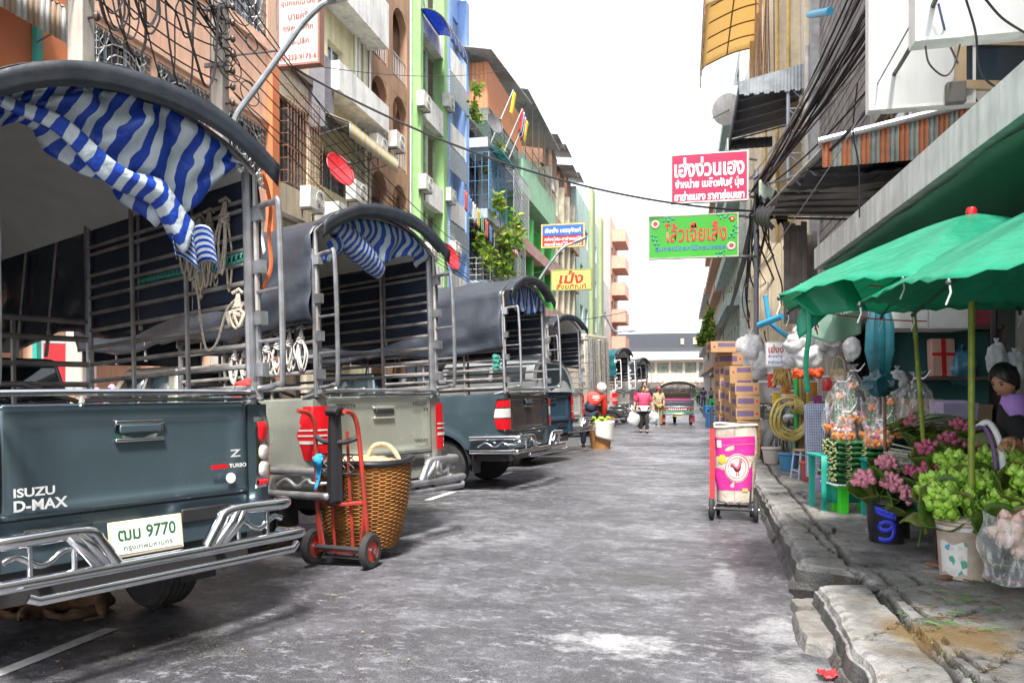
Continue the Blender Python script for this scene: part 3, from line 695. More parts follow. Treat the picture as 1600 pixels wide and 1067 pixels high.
# --- green house, blue house
def banded(label,pa,pb,wm,pil,bandm,louv,tops=(6.66,9.99,13.3,16.6),bh=1.0,ztop=20.5,out=.38):
 Y0,Y1=yl(pa)+.01,yl(pb);w=Y1-Y0
 hs_=[]
 for z in(0,*tops):hs_+=[(Y0+.55,Y0+w*.52,z+.05,z+2.15),(Y0+w*.6,Y1-.45,z+.05,z+2.15)]
 hs_=[q for q in hs_ if q[3]<ztop-.3]
 r_=shop(label,Y0,Y1,ztop,wm,hs_)
 for i,q in enumerate(hs_):
  if i%2==0:wwin(r_,*q,XL,n=2,fm=louv[1])
  else:
   w_=wwin(r_,*q,XL,n=1,fm=louv[1],gm=louv[0]);mb=MB()
   for k in range(22):z=q[2]+.1+(q[3]-q[2]-.2)*k/21;mb.box((XL-.11,(q[0]+q[1])/2,z),(.05,q[1]-q[0]-.13,.05),(0,R(35),0))
   wpart(r_,mb,'louvre',louv[0],w_)
 for z in tops:parapet(r_,Y0+.05,Y1-.05,z-bh,z,XL,out,bandm)
 mb=MB()
 for(a,b)in((Y0,Y0+.32),(Y1-.5,Y1)):mb.b2(XL+.003,XL+.42,a,b,-.1,ztop-.7)
 wsplit(r_,mb,'pilaster',pil);return r_
gre=banded('green shophouse with white balcony bands and a blue dome awning',641,685,M('pale_green_wall',(.40,.55,.38),.7,dirt=.3),green,dullwhite,(M('louvre_brown',(.22,.17,.14),.6),M('tan_frame',(.40,.30,.18),.6)))
blu=banded('blue and white shophouse beside the green one',686,720,blue,blue,dullwhite,(M('louvre_blue',(.35,.40,.45),.6),white_p),out=.36)
mb=MB()
for z in(9.0,12.3,15.6):
 for k in range(9):mb.box((XL+.45,(yl(686)+yl(716))/2,z-1.15+.115*k),(.025,yl(716)-yl(686)-.1,.08),(0,R(25),0))
wsplit(blu,mb,'slat_screen',M('slat_white',(.60,.66,.72),.5))
mb=MB();Yc=yl(642),30.7
for i in range(10):
 for j in range(1):pass
t=thing('dome_awning','bright blue curved plastic awning high on the green house','awning',(XL+.42,(Yc[0]+Yc[1])/2,15.0))
w2=(Yc[1]-Yc[0])/2
mb.grid(lambda u,v:(1.2*math.sin(v*math.pi/2),(2*u-1)*w2,1.3*math.cos(v*math.pi/2)),12,10);mb.build('plastic_sheet',sheet_mat('blue_plastic',(.02,.14,.55),.5,.25,.05),t,solid=.01)
mb=MB()
for k in range(5):mb.tube([(1.22*math.sin(v*math.pi/20),(k/2-1)*w2,1.32*math.cos(v*math.pi/20))for v in range(11)],.03,5)
for v in(0,4,7,10):mb.tube([(1.2*math.sin(v*math.pi/20),-w2,1.3*math.cos(v*math.pi/20)),(1.2*math.sin(v*math.pi/20),w2,1.3*math.cos(v*math.pi/20))],.025,5)
mb.build('frame',iron,t)
mb=MB();mb.b2(XL-8,XL+.75,yl(684),yl(722),20.52,20.64);mb.b2(XL-.3,XL+.1,yl(690),yl(718),20.6,22.2);wsplit(blu,mb,'roof_sheet',tin)
# --- caged blue-grey house with an orange tin storey
Y0,Y1=yl(720)+.02,yl(782)
hs_=[(Y0+.5+3.7*k,Y0+3.4+3.7*k,z,z+2.1)for k in range(2)for z in(.2,4.0,7.4,10.8,12.4)][:8]
cag=shop('grey blue shophouse with caged balconies and an orange tin storey',Y0,Y1,15,bluewhite,[q for q in hs_ if q[3]<14.6])
for q in hs_:wwin(cag,*q,XL,n=3,fm=M('mid_blue_frame',(.16,.30,.55),.5,dirt=.2),rows=1)
for z in(6.6,10.0,13.4):parapet(cag,Y0+.05,Y1-.05,z-.35,z+.1,XL,1.3,bluewhite)
def cage(root,y0,y1,z0,z1,X,out,m,step=.28,diag=False,name='balcony_cage',r=.012):
 mb=MB();x=X+out
 n=int((y1-y0)/step);k2=int((z1-z0)/step)
 if diag:
  d=z1-z0
  for k in range(-int(d/step),n+1):
   for sg in(0,1):
    ya,yb=y0+k*step,y0+k*step+d
    ta=max(0,(y0-ya)/d);tb=min(1,(y1-ya)/d)
    if tb>ta:
     za,zb=(z0+d*ta,z0+d*tb)if sg==0 else(z1-d*ta,z1-d*tb)
     mb.tube([(x,ya+d*ta,za),(x,ya+d*tb,zb)],r,4)
 else:
  for k in range(n+1):mb.tube([(x,y0+k*step,z0),(x,y0+k*step,z1)],r,4)
  for k in range(k2+1):mb.tube([(x,y0,z0+k*step),(x,y1,z0+k*step)],r,4)
 for yy in(y0,y1):
  for k in range(5):mb.tube([(X,yy,z0+(z1-z0)*k/4),(x,yy,z0+(z1-z0)*k/4)],r,4)
  for k in range(4):mb.tube([(X+out*k/4,yy,z0),(X+out*k/4,yy,z1)],r,4)
 for z in(z0,z1):mb.tube([(x,y0,z),(x,y1,z)],r*2.2,6)
 for yy in(y0,(y0+y1)/2,y1):mb.tube([(x,yy,z0),(x,yy,z1)],r*2.2,6)
 return wpart(root,mb,name,m)
cage(cag,Y0+.1,Y0+3.8,10.1,12.8,XL,1.35,M('blue_iron',(.14,.30,.48),.5));cage(cag,Y0+4.0,Y1-.1,10.1,13.2,XL,1.7,alu,.3,True)
cage(cag,Y0+4.0,Y1-.1,6.7,9.9,XL,1.5,alu,.34,True);cage(cag,Y0+.1,Y1-1.5,13.0,14.9,XL,1.35,iron,.26);cage(cag,Y0+.2,Y0+3.6,6.7,7.8,XL,1.4,white_p,.5)
mb=MB();oz0,oz1=14.9,17.1
corrug(mb,(XL+1.3,Y0+.1,oz0),YV,ZV,Y1-Y0-.3,oz1-oz0,.2,.02,(0,));corrug(mb,(XL-3,Y0+.1,oz0),XV,ZV,4.3,oz1-oz0,.2,.02,(0,))
wpart(cag,mb,'tin_storey',M('tin_rust_orange',(.50,.20,.09),.6,var=.15,dirt=.3,dcol=(.3,.2,.15)),smooth=60)
mb=MB();mb.add([(XL-4,Y0-.8,18.4),(XL+1.7,Y0-.8,17.25),(XL+1.7,Y1+1.0,18.3),(XL-4,Y1+1.0,19.4)],[(0,1,2,3)]);wpart(cag,mb,'roof_sheet',tin,solid=.05)
awning('teal translucent awning on the caged balcony',Y0+.2,Y0+3.5,13.6,12.95,XL,1.9,1,[sheet_mat('teal_sheet',(.10,.42,.42),.5,.3,.05)],.1)
awning('small red and white striped awning on the caged house',Y0+1.0,Y0+5.0,9.5,8.9,XL,1.7,1,[M('tin_red',(.5,.10,.05),.5),tinw],.35,per=3)
p=OX(770,195,XL+2.0);dish(p,.5,'dark mesh satellite dish on the caged balcony',('dark',(.12,.12,.13)),R(60),R(75))
p=OX(700,403,XL+1.4);dish(p,.55,'smaller red satellite dish on the blue house',('red',(.62,.02,.03)),R(75),R(72))
# --- vivid green block, pinkish block
Y0,Y1=yl(783)+.02,yl(841)
hs_=[(Y0+.6+3.9*k,Y0+3.6+3.9*k,z,z+2.0)for k in range(3)for z in(.3,3.9,7.3,10.7,14.1)if Y0+3.6+3.9*k<Y1]
vgr=shop('vivid green shophouses with flags on the roof terrace',Y0,Y1,17.3,M('mint_wall',(.42,.62,.48),.7,dirt=.4,dcol=(.2,.3,.22)),hs_)
for q in hs_:wwin(vgr,*q,XL,n=3,rows=1)
mb=MB()
for k in range(4):y=Y0+3.85*k;mb.b2(XL+.005,XL+1.1,y,y+.5,-.1,12.2-.01*k)
wsplit(vgr,mb,'pilaster',vgreen)
for z in(6.9,10.3):parapet(vgr,Y0+.02,Y1-.02,z-.5,z+.2,XL,1.25,M('pink_band',(.55,.32,.30),.7,dirt=.4))
parapet(vgr,Y0+.02,Y1-.02,13.0,14.9,XL,1.3,M('mint_band',(.30,.56,.36),.6,dirt=.3))
mb=MB();mb.add([(XL-4,Y0,20.0),(XL+1.6,Y0,18.9),(XL+1.6,Y1,18.9),(XL-4,Y1,20.0)],[(0,1,2,3)]);wpart(vgr,mb,'roof_sheet',tin,solid=.05)
mb=MB()
for k in range(6):mb.tube([(XL+1.4,Y0+.3+2.1*k,14.9),(XL+1.4,Y0+.3+2.1*k,18.9)],.03,5)
for z in(15.4,16.0):mb.tube([(XL+1.4,Y0,z),(XL+1.4,Y1,z)],.02,5)
wpart(vgr,mb,'terrace_railing',iron)
Y0,Y1=yl(842)+.02,yl(889)
hs_=[(Y0+.8+3.2*k,Y0+3.3+3.2*k,z,z+2.2)for k in range(5)for z in(.3,4.0,7.6,11.2,14.6)if Y0+3.3+3.2*k<Y1-.2]
crm=shop('cream shophouses with messy roof sheds beyond the green block',Y0,Y1,18.3,cream,hs_)
for q in hs_:wwin(crm,*q,XL,n=2,gm=dark)
for z in(7.2,10.8,14.3):parapet(crm,Y0,Y1,z-.5,z+.35,XL,1.0,M('pinkish',(.50,.34,.28),.8,dirt=.6))
mb=MB()
for k in range(5):mb.b2(XL+.005,XL+.9,Y0+3.1*k,Y0+3.1*k+.5,-.1,17.9)
wsplit(crm,mb,'pilaster',M('cream_col',(.55,.50,.38),.7,dirt=.5))
mb=MB()
for k in range(4):
 y=Y0+4*k;mb.b2(XL-3,XL+.2,y+.4,y+3.1,18.31,20.0+.5*(k%2))
wsplit(crm,mb,'roof_shed',rust)
mb=MB()
for k in range(4):
 y=Y0+4*k;z=20.2+.5*(k%2);mb.add([(XL-4,y,z+.6),(XL+1.4,y,z),(XL+1.4,y+3.6,z),(XL-4,y+3.6,z+.6)],[(0,1,2,3)])
wsplit(crm,mb,'shed_roof',tin,solid=.05)
Y0,Y1=yl(890)+.03,yl(931)
tea=shop('pale teal weathered building with olive green corner columns',Y0,Y1,20.5,teal,[(Y0+3+4*k,Y0+5.2+4*k,z,z+1.8)for k in range(4)for z in(4,8,12,16)],X=XL+.6)
mb=MB();mb.b2(XL+.603,XL+.95,yl(912),yl(917),-.1,23);mb.b2(XL+.603,XL+.95,Y1-2.6,Y1,-.1,21.8);wsplit(tea,mb,'corner_column',olive)
Y0,Y1=112,126
pin=shop('distant salmon apartment building with stepped balconies',Y0,Y1,27,M('salmon_far',(.62,.38,.30),.8,dirt=.4),[(Y0+2,Y0+4.5,z,z+1.6)for z in(5,9,13,17,21)]+[(Y0+7,Y0+9,z,z+1.6)for z in(5,9,13,17,21)])
for z in(7.5,11.5,15.5,19.5,23.5):parapet(pin,Y0+3,Y0+11,z,z+1.9,XL,2.0,M('salmon_bal',(.58,.32,.24),.8,dirt=.3))
shop('far white rendered building below the salmon balconies',96,111.5,16,M('far_white',(.6,.58,.56),.8,dirt=.6),[(99,101,5,7),(104,106,5,7),(99,101,10,12),(104,106,10,12)])
# --- the building across the end of the street
E0=150.0
t=thing('market_hall','long cream building across the end of the street with dark roof','building',(0,E0,0))
mb=MB();mb.b2(-24,24,0,14,-.1,8.4);mb.build('wall',M('end_wall',(.58,.52,.42),.8,dirt=.4),t,smooth=0)
mb=MB();mb.b2(-24,24,-1.3,-.02,7.1,8.6);mb.build('white_eave',white_p,t)
mb=MB();mb.b2(-24,24,-.4,13,8.62,9.5);mb.b2(-24,24,1.2,13,9.5,12.3);mb.build('roof',M('dark_roof',(.06,.065,.08),.7,var=.2),t)
mb=MB()
for k in range(17):x=-20.5+2.6*k;mb.b2(x,x+2.1,-.06,-.01,4.7,6.6)
mb.build('window_band',M('end_glass',(.14,.17,.14),.2,var=.5,scale=1.5),t)
mb=MB()
corrug(mb,(-20,-2.5,2.9),XV,Vector((0,.9,.5)),40,1.6,.5,.02,(0,1),per=1)
mb.build('striped_awning',[M('far_red',(.5,.22,.16),.7),white_p],t,smooth=0)
mb=MB();mb.b2(-20,20,-.03,-.005,.0,2.9);mb.build('shop_opening',M('far_shop',(.16,.14,.13),.8,var=.7,scale=1.2),t)
mb=MB();mb.b2(1.8,2.6,1.05,1.18,10.1,11.4);mb.b2(-.5,.1,1.05,1.18,10.1,11.2);mb.build('roof_sign',M('far_sign',(.7,.5,.3),.6,var=.5,scale=2),t)
#  the right row
XR=4.0
def yr(px,X=XR):return SX(px,X)
grimy=M('grimy_concrete',(.36,.34,.29),.85,var=.2,scale=1.2,dirt=.85,dcol=(.12,.11,.10),dscale=.8,streak=True,bump=.3)
board=M('old_board',(.28,.25,.24),.85,var=.35,scale=2.5,dirt=.7,dcol=(.10,.09,.09),dscale=2.5,streak=True)
beige=M('beige_wall',(.70,.60,.44),.7,var=.1,dirt=.45,dcol=(.34,.25,.16),dscale=1,streak=True)
palepl=M('pale_plaster',(.74,.69,.63),.7,var=.1,dirt=.5,dcol=(.40,.30,.24),dscale=.9,streak=True)
goldp=M('gold_pipe',(.60,.40,.12),.5,dirt=.3)
Y1=yr(1278);ho=[(-6+4.05*k+.25,-6+4.05*k+3.85,.12,3.1)for k in range(8)if-6+4.05*k+3.85<Y1]
ho=[h for h in ho if not(4.2<h[0]<8.0)]+[(6.35,9.5,.12,3.1)]
ho=[(-5.7,-2.2,.12,3.1),(-1.7,1.9,.12,3.1),(2.2,5.55,.12,3.1),(6.35,9.75,.12,3.1),(10.1,13.7,.12,3.1),(14.1,17.8,.12,3.1),(18.2,21.8,.12,3.1)]
up=[(6.6,8.2,4.5,5.9),(10.5,13.5,5.2,6.8),(15,18,5.6,7.2)]
ner=shop('grimy grey concrete shophouse row over the flower stalls',-7,Y1,17,grimy,ho+up,X=XR,side=-1)
for h in up:wwin(ner,*h,XR,n=3,fm=M('wood_tan',(.52,.38,.24),.6,dirt=.3),side=-1,rows=1)
mb=MB()
for k in range(40):
 z=5.6+k*.28;mb.b2(XR-.03,XR-.002,18.2,Y1-.02,z,z+.24)
wpart(ner,mb,'cladding',board)
mb=MB();mb.b2(XR-.25,XR-.003,Y1-.45,Y1,3.2,17);mb.b2(XR-.2,XR-.003,9.80,10.05,.12,17);mb.b2(XR-.18,XR-.003,13.8,14.0,.12,17);wsplit(ner,mb,'column',M('grey_col',(.42,.42,.42),.8,dirt=.6))
mb=MB()
for k,(y,x)in enumerate(((9.95,3.45),(Y1+.06,3.7))):mb.tube([(x,y,.2 if k==0 else 8),(x,y,12)],.11 if k==0 else .07,12)
wsplit(ner,mb,'drain_pipe',M('pale_pipe',(.55,.52,.47),.6,dirt=.5))
mb=MB();mb.tube([OX(1265,24,3.3),OX(1297,18,3.3)],.09,10);wpart(ner,mb,'blue_pipe',M('blue_pipe',(.04,.30,.50),.5))
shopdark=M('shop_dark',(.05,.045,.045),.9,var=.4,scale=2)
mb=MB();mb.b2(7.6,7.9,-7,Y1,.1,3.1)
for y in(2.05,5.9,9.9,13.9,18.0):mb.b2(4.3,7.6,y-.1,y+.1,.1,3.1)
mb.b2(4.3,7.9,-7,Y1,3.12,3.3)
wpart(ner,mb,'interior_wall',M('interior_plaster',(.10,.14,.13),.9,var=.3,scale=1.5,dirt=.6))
mb=MB();mb.b2(XR-.06,XR-.002,5.56,6.34,.12,3.1);wpart(ner,mb,'pale_wall_panel',M('panel_pale',(.52,.50,.45),.7,var=.12,dirt=.6,dcol=(.2,.18,.15),dscale=2,streak=True))
mb=MB()
for k in range(24):mb.box((XR+.12,15.95,.3+.115*k),(.03,3.6,.1),(0,R(-18),0))
wpart(ner,mb,'roller_shutter',M('shutter_grey',(.30,.31,.33),.5,.4,dirt=.5))
t=thing('concrete_canopy','long sloping concrete eave slab above the green parasols','canopy',(0,0,0))
ze=lambda y:3.13+.028*y
mb=MB();e0,e1=.3,yr(1272,2.15)
mb.add([(2.15,e0,ze(e0)),(2.15,e1,ze(e1)),(2.15,e1,ze(e1)+.34),(2.15,e0,ze(e0)+.34),(XR-.3,e0,ze(e0)+.1),(XR-.3,e1,ze(e1)+.1),(XR-.3,e1,ze(e1)+.44),(XR-.3,e0,ze(e0)+.44)],[(0,1,2,3),(4,7,6,5),(0,4,5,1),(3,2,6,7),(0,3,7,4),(1,5,6,2)])
mb.build('slab',M('eave_concrete',(.66,.71,.68),.8,var=.15,scale=3,dirt=.55,dcol=(.2,.2,.19),dscale=2.2,streak=True,bump=.3),t,smooth=0)
gtarp=sheet_mat('green_tarp',(.02,.32,.17),.35,.45,.25,5)
mb=MB()
def fn(u,v):
 y=e0+(e1-e0-.5)*u;return(2.2+1.6*v,y,ze(y)-.06-.10*math.sin(v*math.pi)-.05*mnoise.noise(Vector((u*14,v*4,1))))
mb.grid(fn,40,10);o=mb.build('canopy_tarpaulin',gtarp,None,solid=.004);tag(o,'dark green tarpaulin slung under the concrete eave','tarpaulin')
mb=MB()
for k in range(4):y=.6+k*1.1;mb.tube([(2.18,y,ze(y)-.04),(3.7,y+.3,ze(y)+.02)],.015,5)
for x in(2.35,2.9):mb.tube([(x,e0,ze(e0)-.03),(x,e1-.5,ze(e1)-.04)],.014,5)
mb.build('tarp_batten',M('batten_green',(.02,.20,.11),.5),o)
t=thing('tin_awning','dark awning with orange and grey corrugated end and black netting','awning',(0,10.3,0))
A=OY(1285,262,10.3);B=OY(1512,243,10.3);C=OY(1512,166,10.3);D=OY(1285,224,10.3);mb=MB();n=60
for i in range(n):
 u0,u1=i/n,(i+1)/n;d0,d1=(.012 if i%2 else-.012),(.012 if(i+1)%2 else-.012)
 q=[A.lerp(B,u0),A.lerp(B,u1),D.lerp(C,u1),D.lerp(C,u0)];dd=(d0,d1,d1,d0)
 mb.add([(p.x,d,p.z)for p,d in zip(q,dd)],[(0,1,2,3)],(i//4)%2)
mb.build('gable_sheet',[tinor,tingr],t,smooth=0,solid=.006)
mb=MB();mb.tube([(D.x-.05,-.02,D.z+.02),(C.x,-.02,C.z+.02)],.045,8);mb.build('top_pipe',alu,t)
mb=MB();mb.add([(A.x,0.05,D.z-.05),(A.x-.1,7.5,D.z+.75),(XR,7.5,C.z+.3),(XR,.05,C.z-.05)],[(0,1,2,3)]);mb.build('roof_sheet',tin,t,solid=.03)
net=sheet_mat('black_net',(.018,.019,.026),.05,.6,.6,9)
mb=MB()
def fn(u,v):
 y=.2+7.6*u;x=A.x+(XR-A.x)*v;return(x-.08*u,y,A.z+.02+1.35*u+.28*v-.13*math.sin(math.pi*v)*(1+.3*math.sin(u*9))-.06*math.sin(u*40+v*3)*(1-v)+.05*mnoise.noise(Vector((u*6,v*18,0))))
mb.grid(fn,50,24);mb.build('netting',net,t,solid=.004)
mb=MB()
for k in range(9):y=.3+k*.9;mb.tube([(A.x,y,D.z-.1+.1*k),(XR,y,C.z-.2+.05*k)],.025,6)
mb.build('rafter',iron,t)
mb=MB();mb.grid(lambda u,v:(A.x-.15+.7*u,7.6+.2*math.sin(9*u),A.z+1.15+.5*v-.35*u+.07*math.sin(u*25+v*4)),24,10);mb.grid(lambda u,v:(A.x-.05-.12*math.sin(v*3),4.5+3.2*u,A.z+.55+.75*u-.40*v+.05*math.sin(u*30)),30,8)
mb.build('torn_edge',net,t,solid=.004)
mb=MB();mb.grid(lambda u,v:(A.x-.1+.55*u,7.3,A.z+1.75-.35*v-.45*u*u+.05*math.sin(u*22)),20,6);o=mb.build('rag',sheet_mat('pale_rag',(.36,.42,.34),.2),None,(0,10.3,0),solid=.01);tag(o,'pale green rag draped over the black netting below the cables','rag')
Y2=yr(1166)
seh=shop('tall pale house with beige pilasters and gold pipes beyond the grey row',Y1+.02,Y2,22,palepl,[(Y1+1+4*k,Y1+3.4+4*k,z,z+2)for k in range(5)for z in(4.5,8,11.5,15,18.5)if Y1+3.4+4*k<Y2]+[(Y1+.5,Y1+4,.1,3),(Y1+4.5,Y1+8,.1,3),(Y1+9,Y1+13,.1,3)],X=XR,side=-1)
for k in range(5):
 for z in(4.5,8,11.5,15,18.5):
  if Y1+3.4+4*k<Y2:wwin(seh,Y1+1+4*k,Y1+3.4+4*k,z,z+2,XR,n=2,side=-1,gm=board if k%2 else glass)
mb=MB()
for k in range(7):y=Y1+.3+3.3*k;mb.b2(XR-.35,XR-.003,y,y+.55,3.2,21)
wsplit(seh,mb,'pilaster',beige)
mb=MB()
for y in(Y1+3.2,Y1+6.4,Y1+11):mb.tube([(XR-.45,y,4),(XR-.45,y,21)],.07,8)
wsplit(seh,mb,'gold_pipe',goldp)
mb=MB()
for k in range(14):y=Y1+7+.5*k;mb.tube([(XR-.5-.2*(k%3),y,14),(XR-.5-.1*(k%2),y+.3,21)],.025,5)
wpart(seh,mb,'conduit',rust)
ya=yr(1275);A=OY(1155,148,ya);B=OY(1272,137,ya);C=OY(1272,95,ya);D=OY(1155,128,ya)
t=thing('tin_awning','grey corrugated awning with dark underside above the pink sign','awning',(0,ya,0));mb=MB();n=44
for i in range(n):
 u0,u1=i/n,(i+1)/n;q=[A.lerp(B,u0),A.lerp(B,u1),D.lerp(C,u1),D.lerp(C,u0)];d0,d1=(.02 if i%2 else-.02),(.02 if(i+1)%2 else-.02)
 mb.add([(p.x,d,p.z-(.05 if k<2 and(i//3)%2 else 0))for k,(p,d)in enumerate(zip(q,(d0,d1,d1,d0)))],[(0,1,2,3)])
mb.build('gable_sheet',M('tin_bluegrey',(.36,.39,.42),.5,.3,dirt=.5,dscale=2),t,smooth=0,solid=.008)
mb=MB();mb.add([(A.x,.03,D.z-.04),(A.x-.02,5.6,D.z-.04),(B.x,5.6,C.z-.04),(B.x,.03,C.z-.04)],[(0,1,2,3)]);corrug(mb,(A.x,0,D.z-.04),YV,-ZV,5.6,.45,.2,.02,(0,));corrug(mb,(A.x,5.6,D.z-.04),XV,-ZV,1.6,.4,.2,.02,(0,))
mb.build('roof_sheet',M('tin_dark',(.09,.09,.11),.6,.3,dirt=.4),t,smooth=50,solid=.01)
mb=MB()
for k in range(6):mb.tube([(A.x,.2+1.05*k,D.z-.15),(B.x,.2+1.05*k,C.z-.15)],.035,6)
mb.tube([(B.x-.15,.1,C.z-.1),(B.x-.15,.1,C.z-3.6)],.06,8);mb.tube([(B.x-.75,.1,C.z-.4),(B.x-.75,.1,C.z-3.6)],.06,8)
for k in range(5):mb.tube([(B.x-.75,.1,C.z-.7-.7*k),(B.x-.15,.1,C.z-.7-.7*k)],.03,6);mb.tube([(B.x-.75,.1,C.z-.7-.7*k),(B.x-.15,.1,C.z-1.3-.7*k)],.02,6)
mb.build('frame',M('steel_bluegrey',(.28,.30,.36),.5,.3),t)
t=thing('balcony_canopy','yellowish translucent plastic canopy at the top of the right row','canopy',(XR,0,0));p=OX(1135,40,1.6)
yb,za=38.0,20.6
mb=MB();mb.grid(lambda u,v:(-3.0*v,yb+9*u,za+.9*math.cos(v*1.6)-(.25 if v>.98 else 0)),10,8);mb.grid(lambda u,v:(-3.0*u,yb,za+.9*math.cos(u*1.6)-1.1*v*(1-.3*u)),8,4);mb.grid(lambda u,v:(-3.0,yb+9*u,za-.25-1.0*v),8,3)
mb.build('plastic_sheet',sheet_mat('amber_sheet',(.70,.55,.30),.6,.4,.1),t,solid=.02)
mb=MB()
for k in range(6):mb.tube([(-3.0*v/8,yb+1.8*k,za-.04+.9*math.cos(v/8*1.6))for v in range(9)]+[(-3.0,yb+1.8*k,za-1.2)],.04,5)
for v in(0,4,8):mb.tube([(-3.0*v/8,yb,za-.05+.9*math.cos(v/8*1.6)),(-3.0*v/8,yb+9,za-.05+.9*math.cos(v/8*1.6))],.04,5)
mb.build('frame',rust,t)
p=at(1138,172,40);dish((p.x,p.y,p.z),.8,'white satellite dish on the right row above the pink sign',('white',(.7,.7,.7)),R(200),R(65),.5,.9)
def farhouse(label,ya,yb,z,m,x=XR,extra=None):
 hs_=[(y,y+1.8,zz,zz+1.8)for zz in(4.2,7.6,11,14.4,17.8,21.2)for y in[ya+1+3.4*k for k in range(int((yb-ya-2)/3.4))]if zz+2.2<z]
 r_=shop(label,ya,yb,z,m,hs_,X=x,side=-1)
 for h in hs_:wwin(r_,*h,x,n=2,side=-1,gm=dark if(int(h[0])%2)else glass)
 for zz in(3.6,7.0,10.4,13.8,17.2,20.6):
  if zz<z-1:parapet_r(r_,ya+.1,yb-.1,zz,zz+.8,x,.8,extra or m)
 return r_
def parapet_r(root,y0,y1,z0,z1,X,out,m):
 mb=MB();mb.b2(X-out,X-out+.1,y0,y1,z0,z1);mb.b2(X-out+.1,X-.003,y0,y1,z0+.02,z0+.14)
 for y in(y0,y1-.1):mb.b2(X-out+.1,X-.003,y,y+.1,z0+.14,z1)
 return wpart(root,mb,'balcony_parapet',m,smooth=0)
farhouse('far pale teal house at the right end of the street',Y2+.05,Y2+20,24,M('teal_far',(.50,.54,.50),.8,dirt=.7),XR-.4,M('teal_band',(.36,.46,.44),.7,dirt=.7,dcol=(.2,.17,.14)))
farhouse('tall pinkish cream house on the right between teal and grey ones',Y2+20.1,Y2+50,25,M('cream_far',(.62,.50,.42),.8,dirt=.7),XR-.5,M('rust_band',(.46,.28,.2),.8,dirt=.6))
farhouse('farthest grey house on the right, beyond the teal one',Y2+50.1,140,15,M('grey_far',(.42,.42,.42),.8,dirt=.6),XR-.6)
for k in range(6):
 y=30+k*7;awning(['rusty tin shop awning behind the cartons','pale tin shop awning beyond the planters','green tin shop awning far down the right pavement','dull shop awning near the far crates','white shop awning by the far shoppers','last small shop awning on the right'][k],y,y+5,3.3,2.7,XR-(0 if k<1 else .4),1.6,-1,[[rust],[tinw],[tealpaint],[tin],[white_p],[tino]][k],.2)
def signboard(label,A,B,z0,z1,m,fm,th=.14,cat='sign',name='sign_board',fr=.03):
 ""
 A,B=Vector((A[0],A[1],0)),Vector((B[0],B[1],0));U=(B-A).normalized();N=U.cross(ZV);w=(B-A).length;c=(A+B)/2
 t=thing(name,label,cat,(c.x,c.y,(z0+z1)/2));h=z1-z0
 mb=MB();Mx=Matrix((U,ZV,N)).transposed()
 mb.box((0,0,0),(w-2*fr,h-2*fr,th*.9));mb.xf(Mx.to_4x4());mb.build('panel',m,t,smooth=0)
 mb=MB()
 for s in(-1,1):
  mb.box((s*(w-fr)/2,0,0),(fr,h,th));mb.box((0,s*(h-fr)/2,0),(w-2*fr,fr,th))
 mb.xf(Mx.to_4x4());mb.build('frame',fm,t,smooth=0)
 return t,U,N,w,h,th/2
bw=M('board_white',(.56,.57,.57),.5,var=.06,scale=1,dirt=.35,dcol=(.36,.36,.35),dscale=1.6,streak=True)
signboard('blank white signboard hanging at the top right corner',(1.92,7.2),(3.9,7.2),4.45,6.6,bw,white_p,.2)
signboard('second blank white signboard behind the top right one',(1.93,8.9),(2.96,8.9),4.47,6.9,bw,white_p,.16)
#  the parked pickup trucks
tyre_m=M('tyre_rubber',(.018,.018,.02),.8,var=.3,scale=20,dirt=.4,dcol=(.08,.075,.07),dscale=6)
rim_m=M('rim_metal',(.50,.51,.53),.35,.8,var=.1)
chrome=M('chrome_pipe',(.62,.64,.68),.16,1.0,var=.12,scale=9,dirt=.25,dcol=(.25,.24,.24),dscale=9)
steel=M('steel_tube',(.34,.35,.38),.35,.7,var=.25,scale=8,dirt=.4,dcol=(.10,.07,.05),dscale=6)
steelw=M('grey_tube',(.33,.32,.32),.55,.4,var=.3,scale=6,dirt=.6,dcol=(.14,.09,.06),dscale=5)
under=M('underbody',(.015,.015,.016),.8)
red_l=M('red_lens',(.50,.008,.015),.12,coat=.6,var=.1);amber_l=M('clear_lens',(.55,.52,.50),.1,coat=.6,var=.15);orange_l=M('orange_lens',(.7,.25,.03),.2)
blacktr=M('black_trim',(.02,.02,.022),.5)
platew=M('plate_white',(.72,.72,.70),.4,var=.04,dirt=.2);platef=M('plate_frame',(.55,.50,.38),.5);plategr=M('plate_green',(.02,.10,.04),.5)
chl=M('chrome_letters',(.72,.73,.75),.3,.35)
carglass=M('car_glass',(.02,.03,.035),.05,spec=.9,var=.4,scale=1.5)
navy=sheet_mat('navy_canvas',(.034,.042,.056),.08,.36,.6,3.5)
greyliner=sheet_mat('grey_liner',(.70,.70,.67),.25,.6,.35,4)
navyliner=sheet_mat('navy_liner',(.022,.032,.060),.10,.5,.4,4)
striped=sheet_mat('striped_sheet',(.56,.64,.70),.3,.45,.7,12,(13,(.012,.06,.42)))
striped2=sheet_mat('striped_sheet_far',(.42,.50,.56),.3,.45,.5,12,(14,(.015,.07,.38)))
rope_m=M('hemp_rope',(.50,.44,.36),.9,var=.3,scale=60,bump=.6,bscale=160)
rope_w=M('white_rope',(.62,.60,.58),.9,var=.2,scale=60,bump=.5,bscale=160)
rope_g=M('green_rope',(.05,.24,.20),.8,var=.3,scale=60)
def paint(key,col,met=.55):return M(key,col,.24,met,var=.14,scale=2.5,coat=.5,dirt=.22,dcol=[c*.5+.05 for c in col],dscale=26,rvar=.12,streak=True)
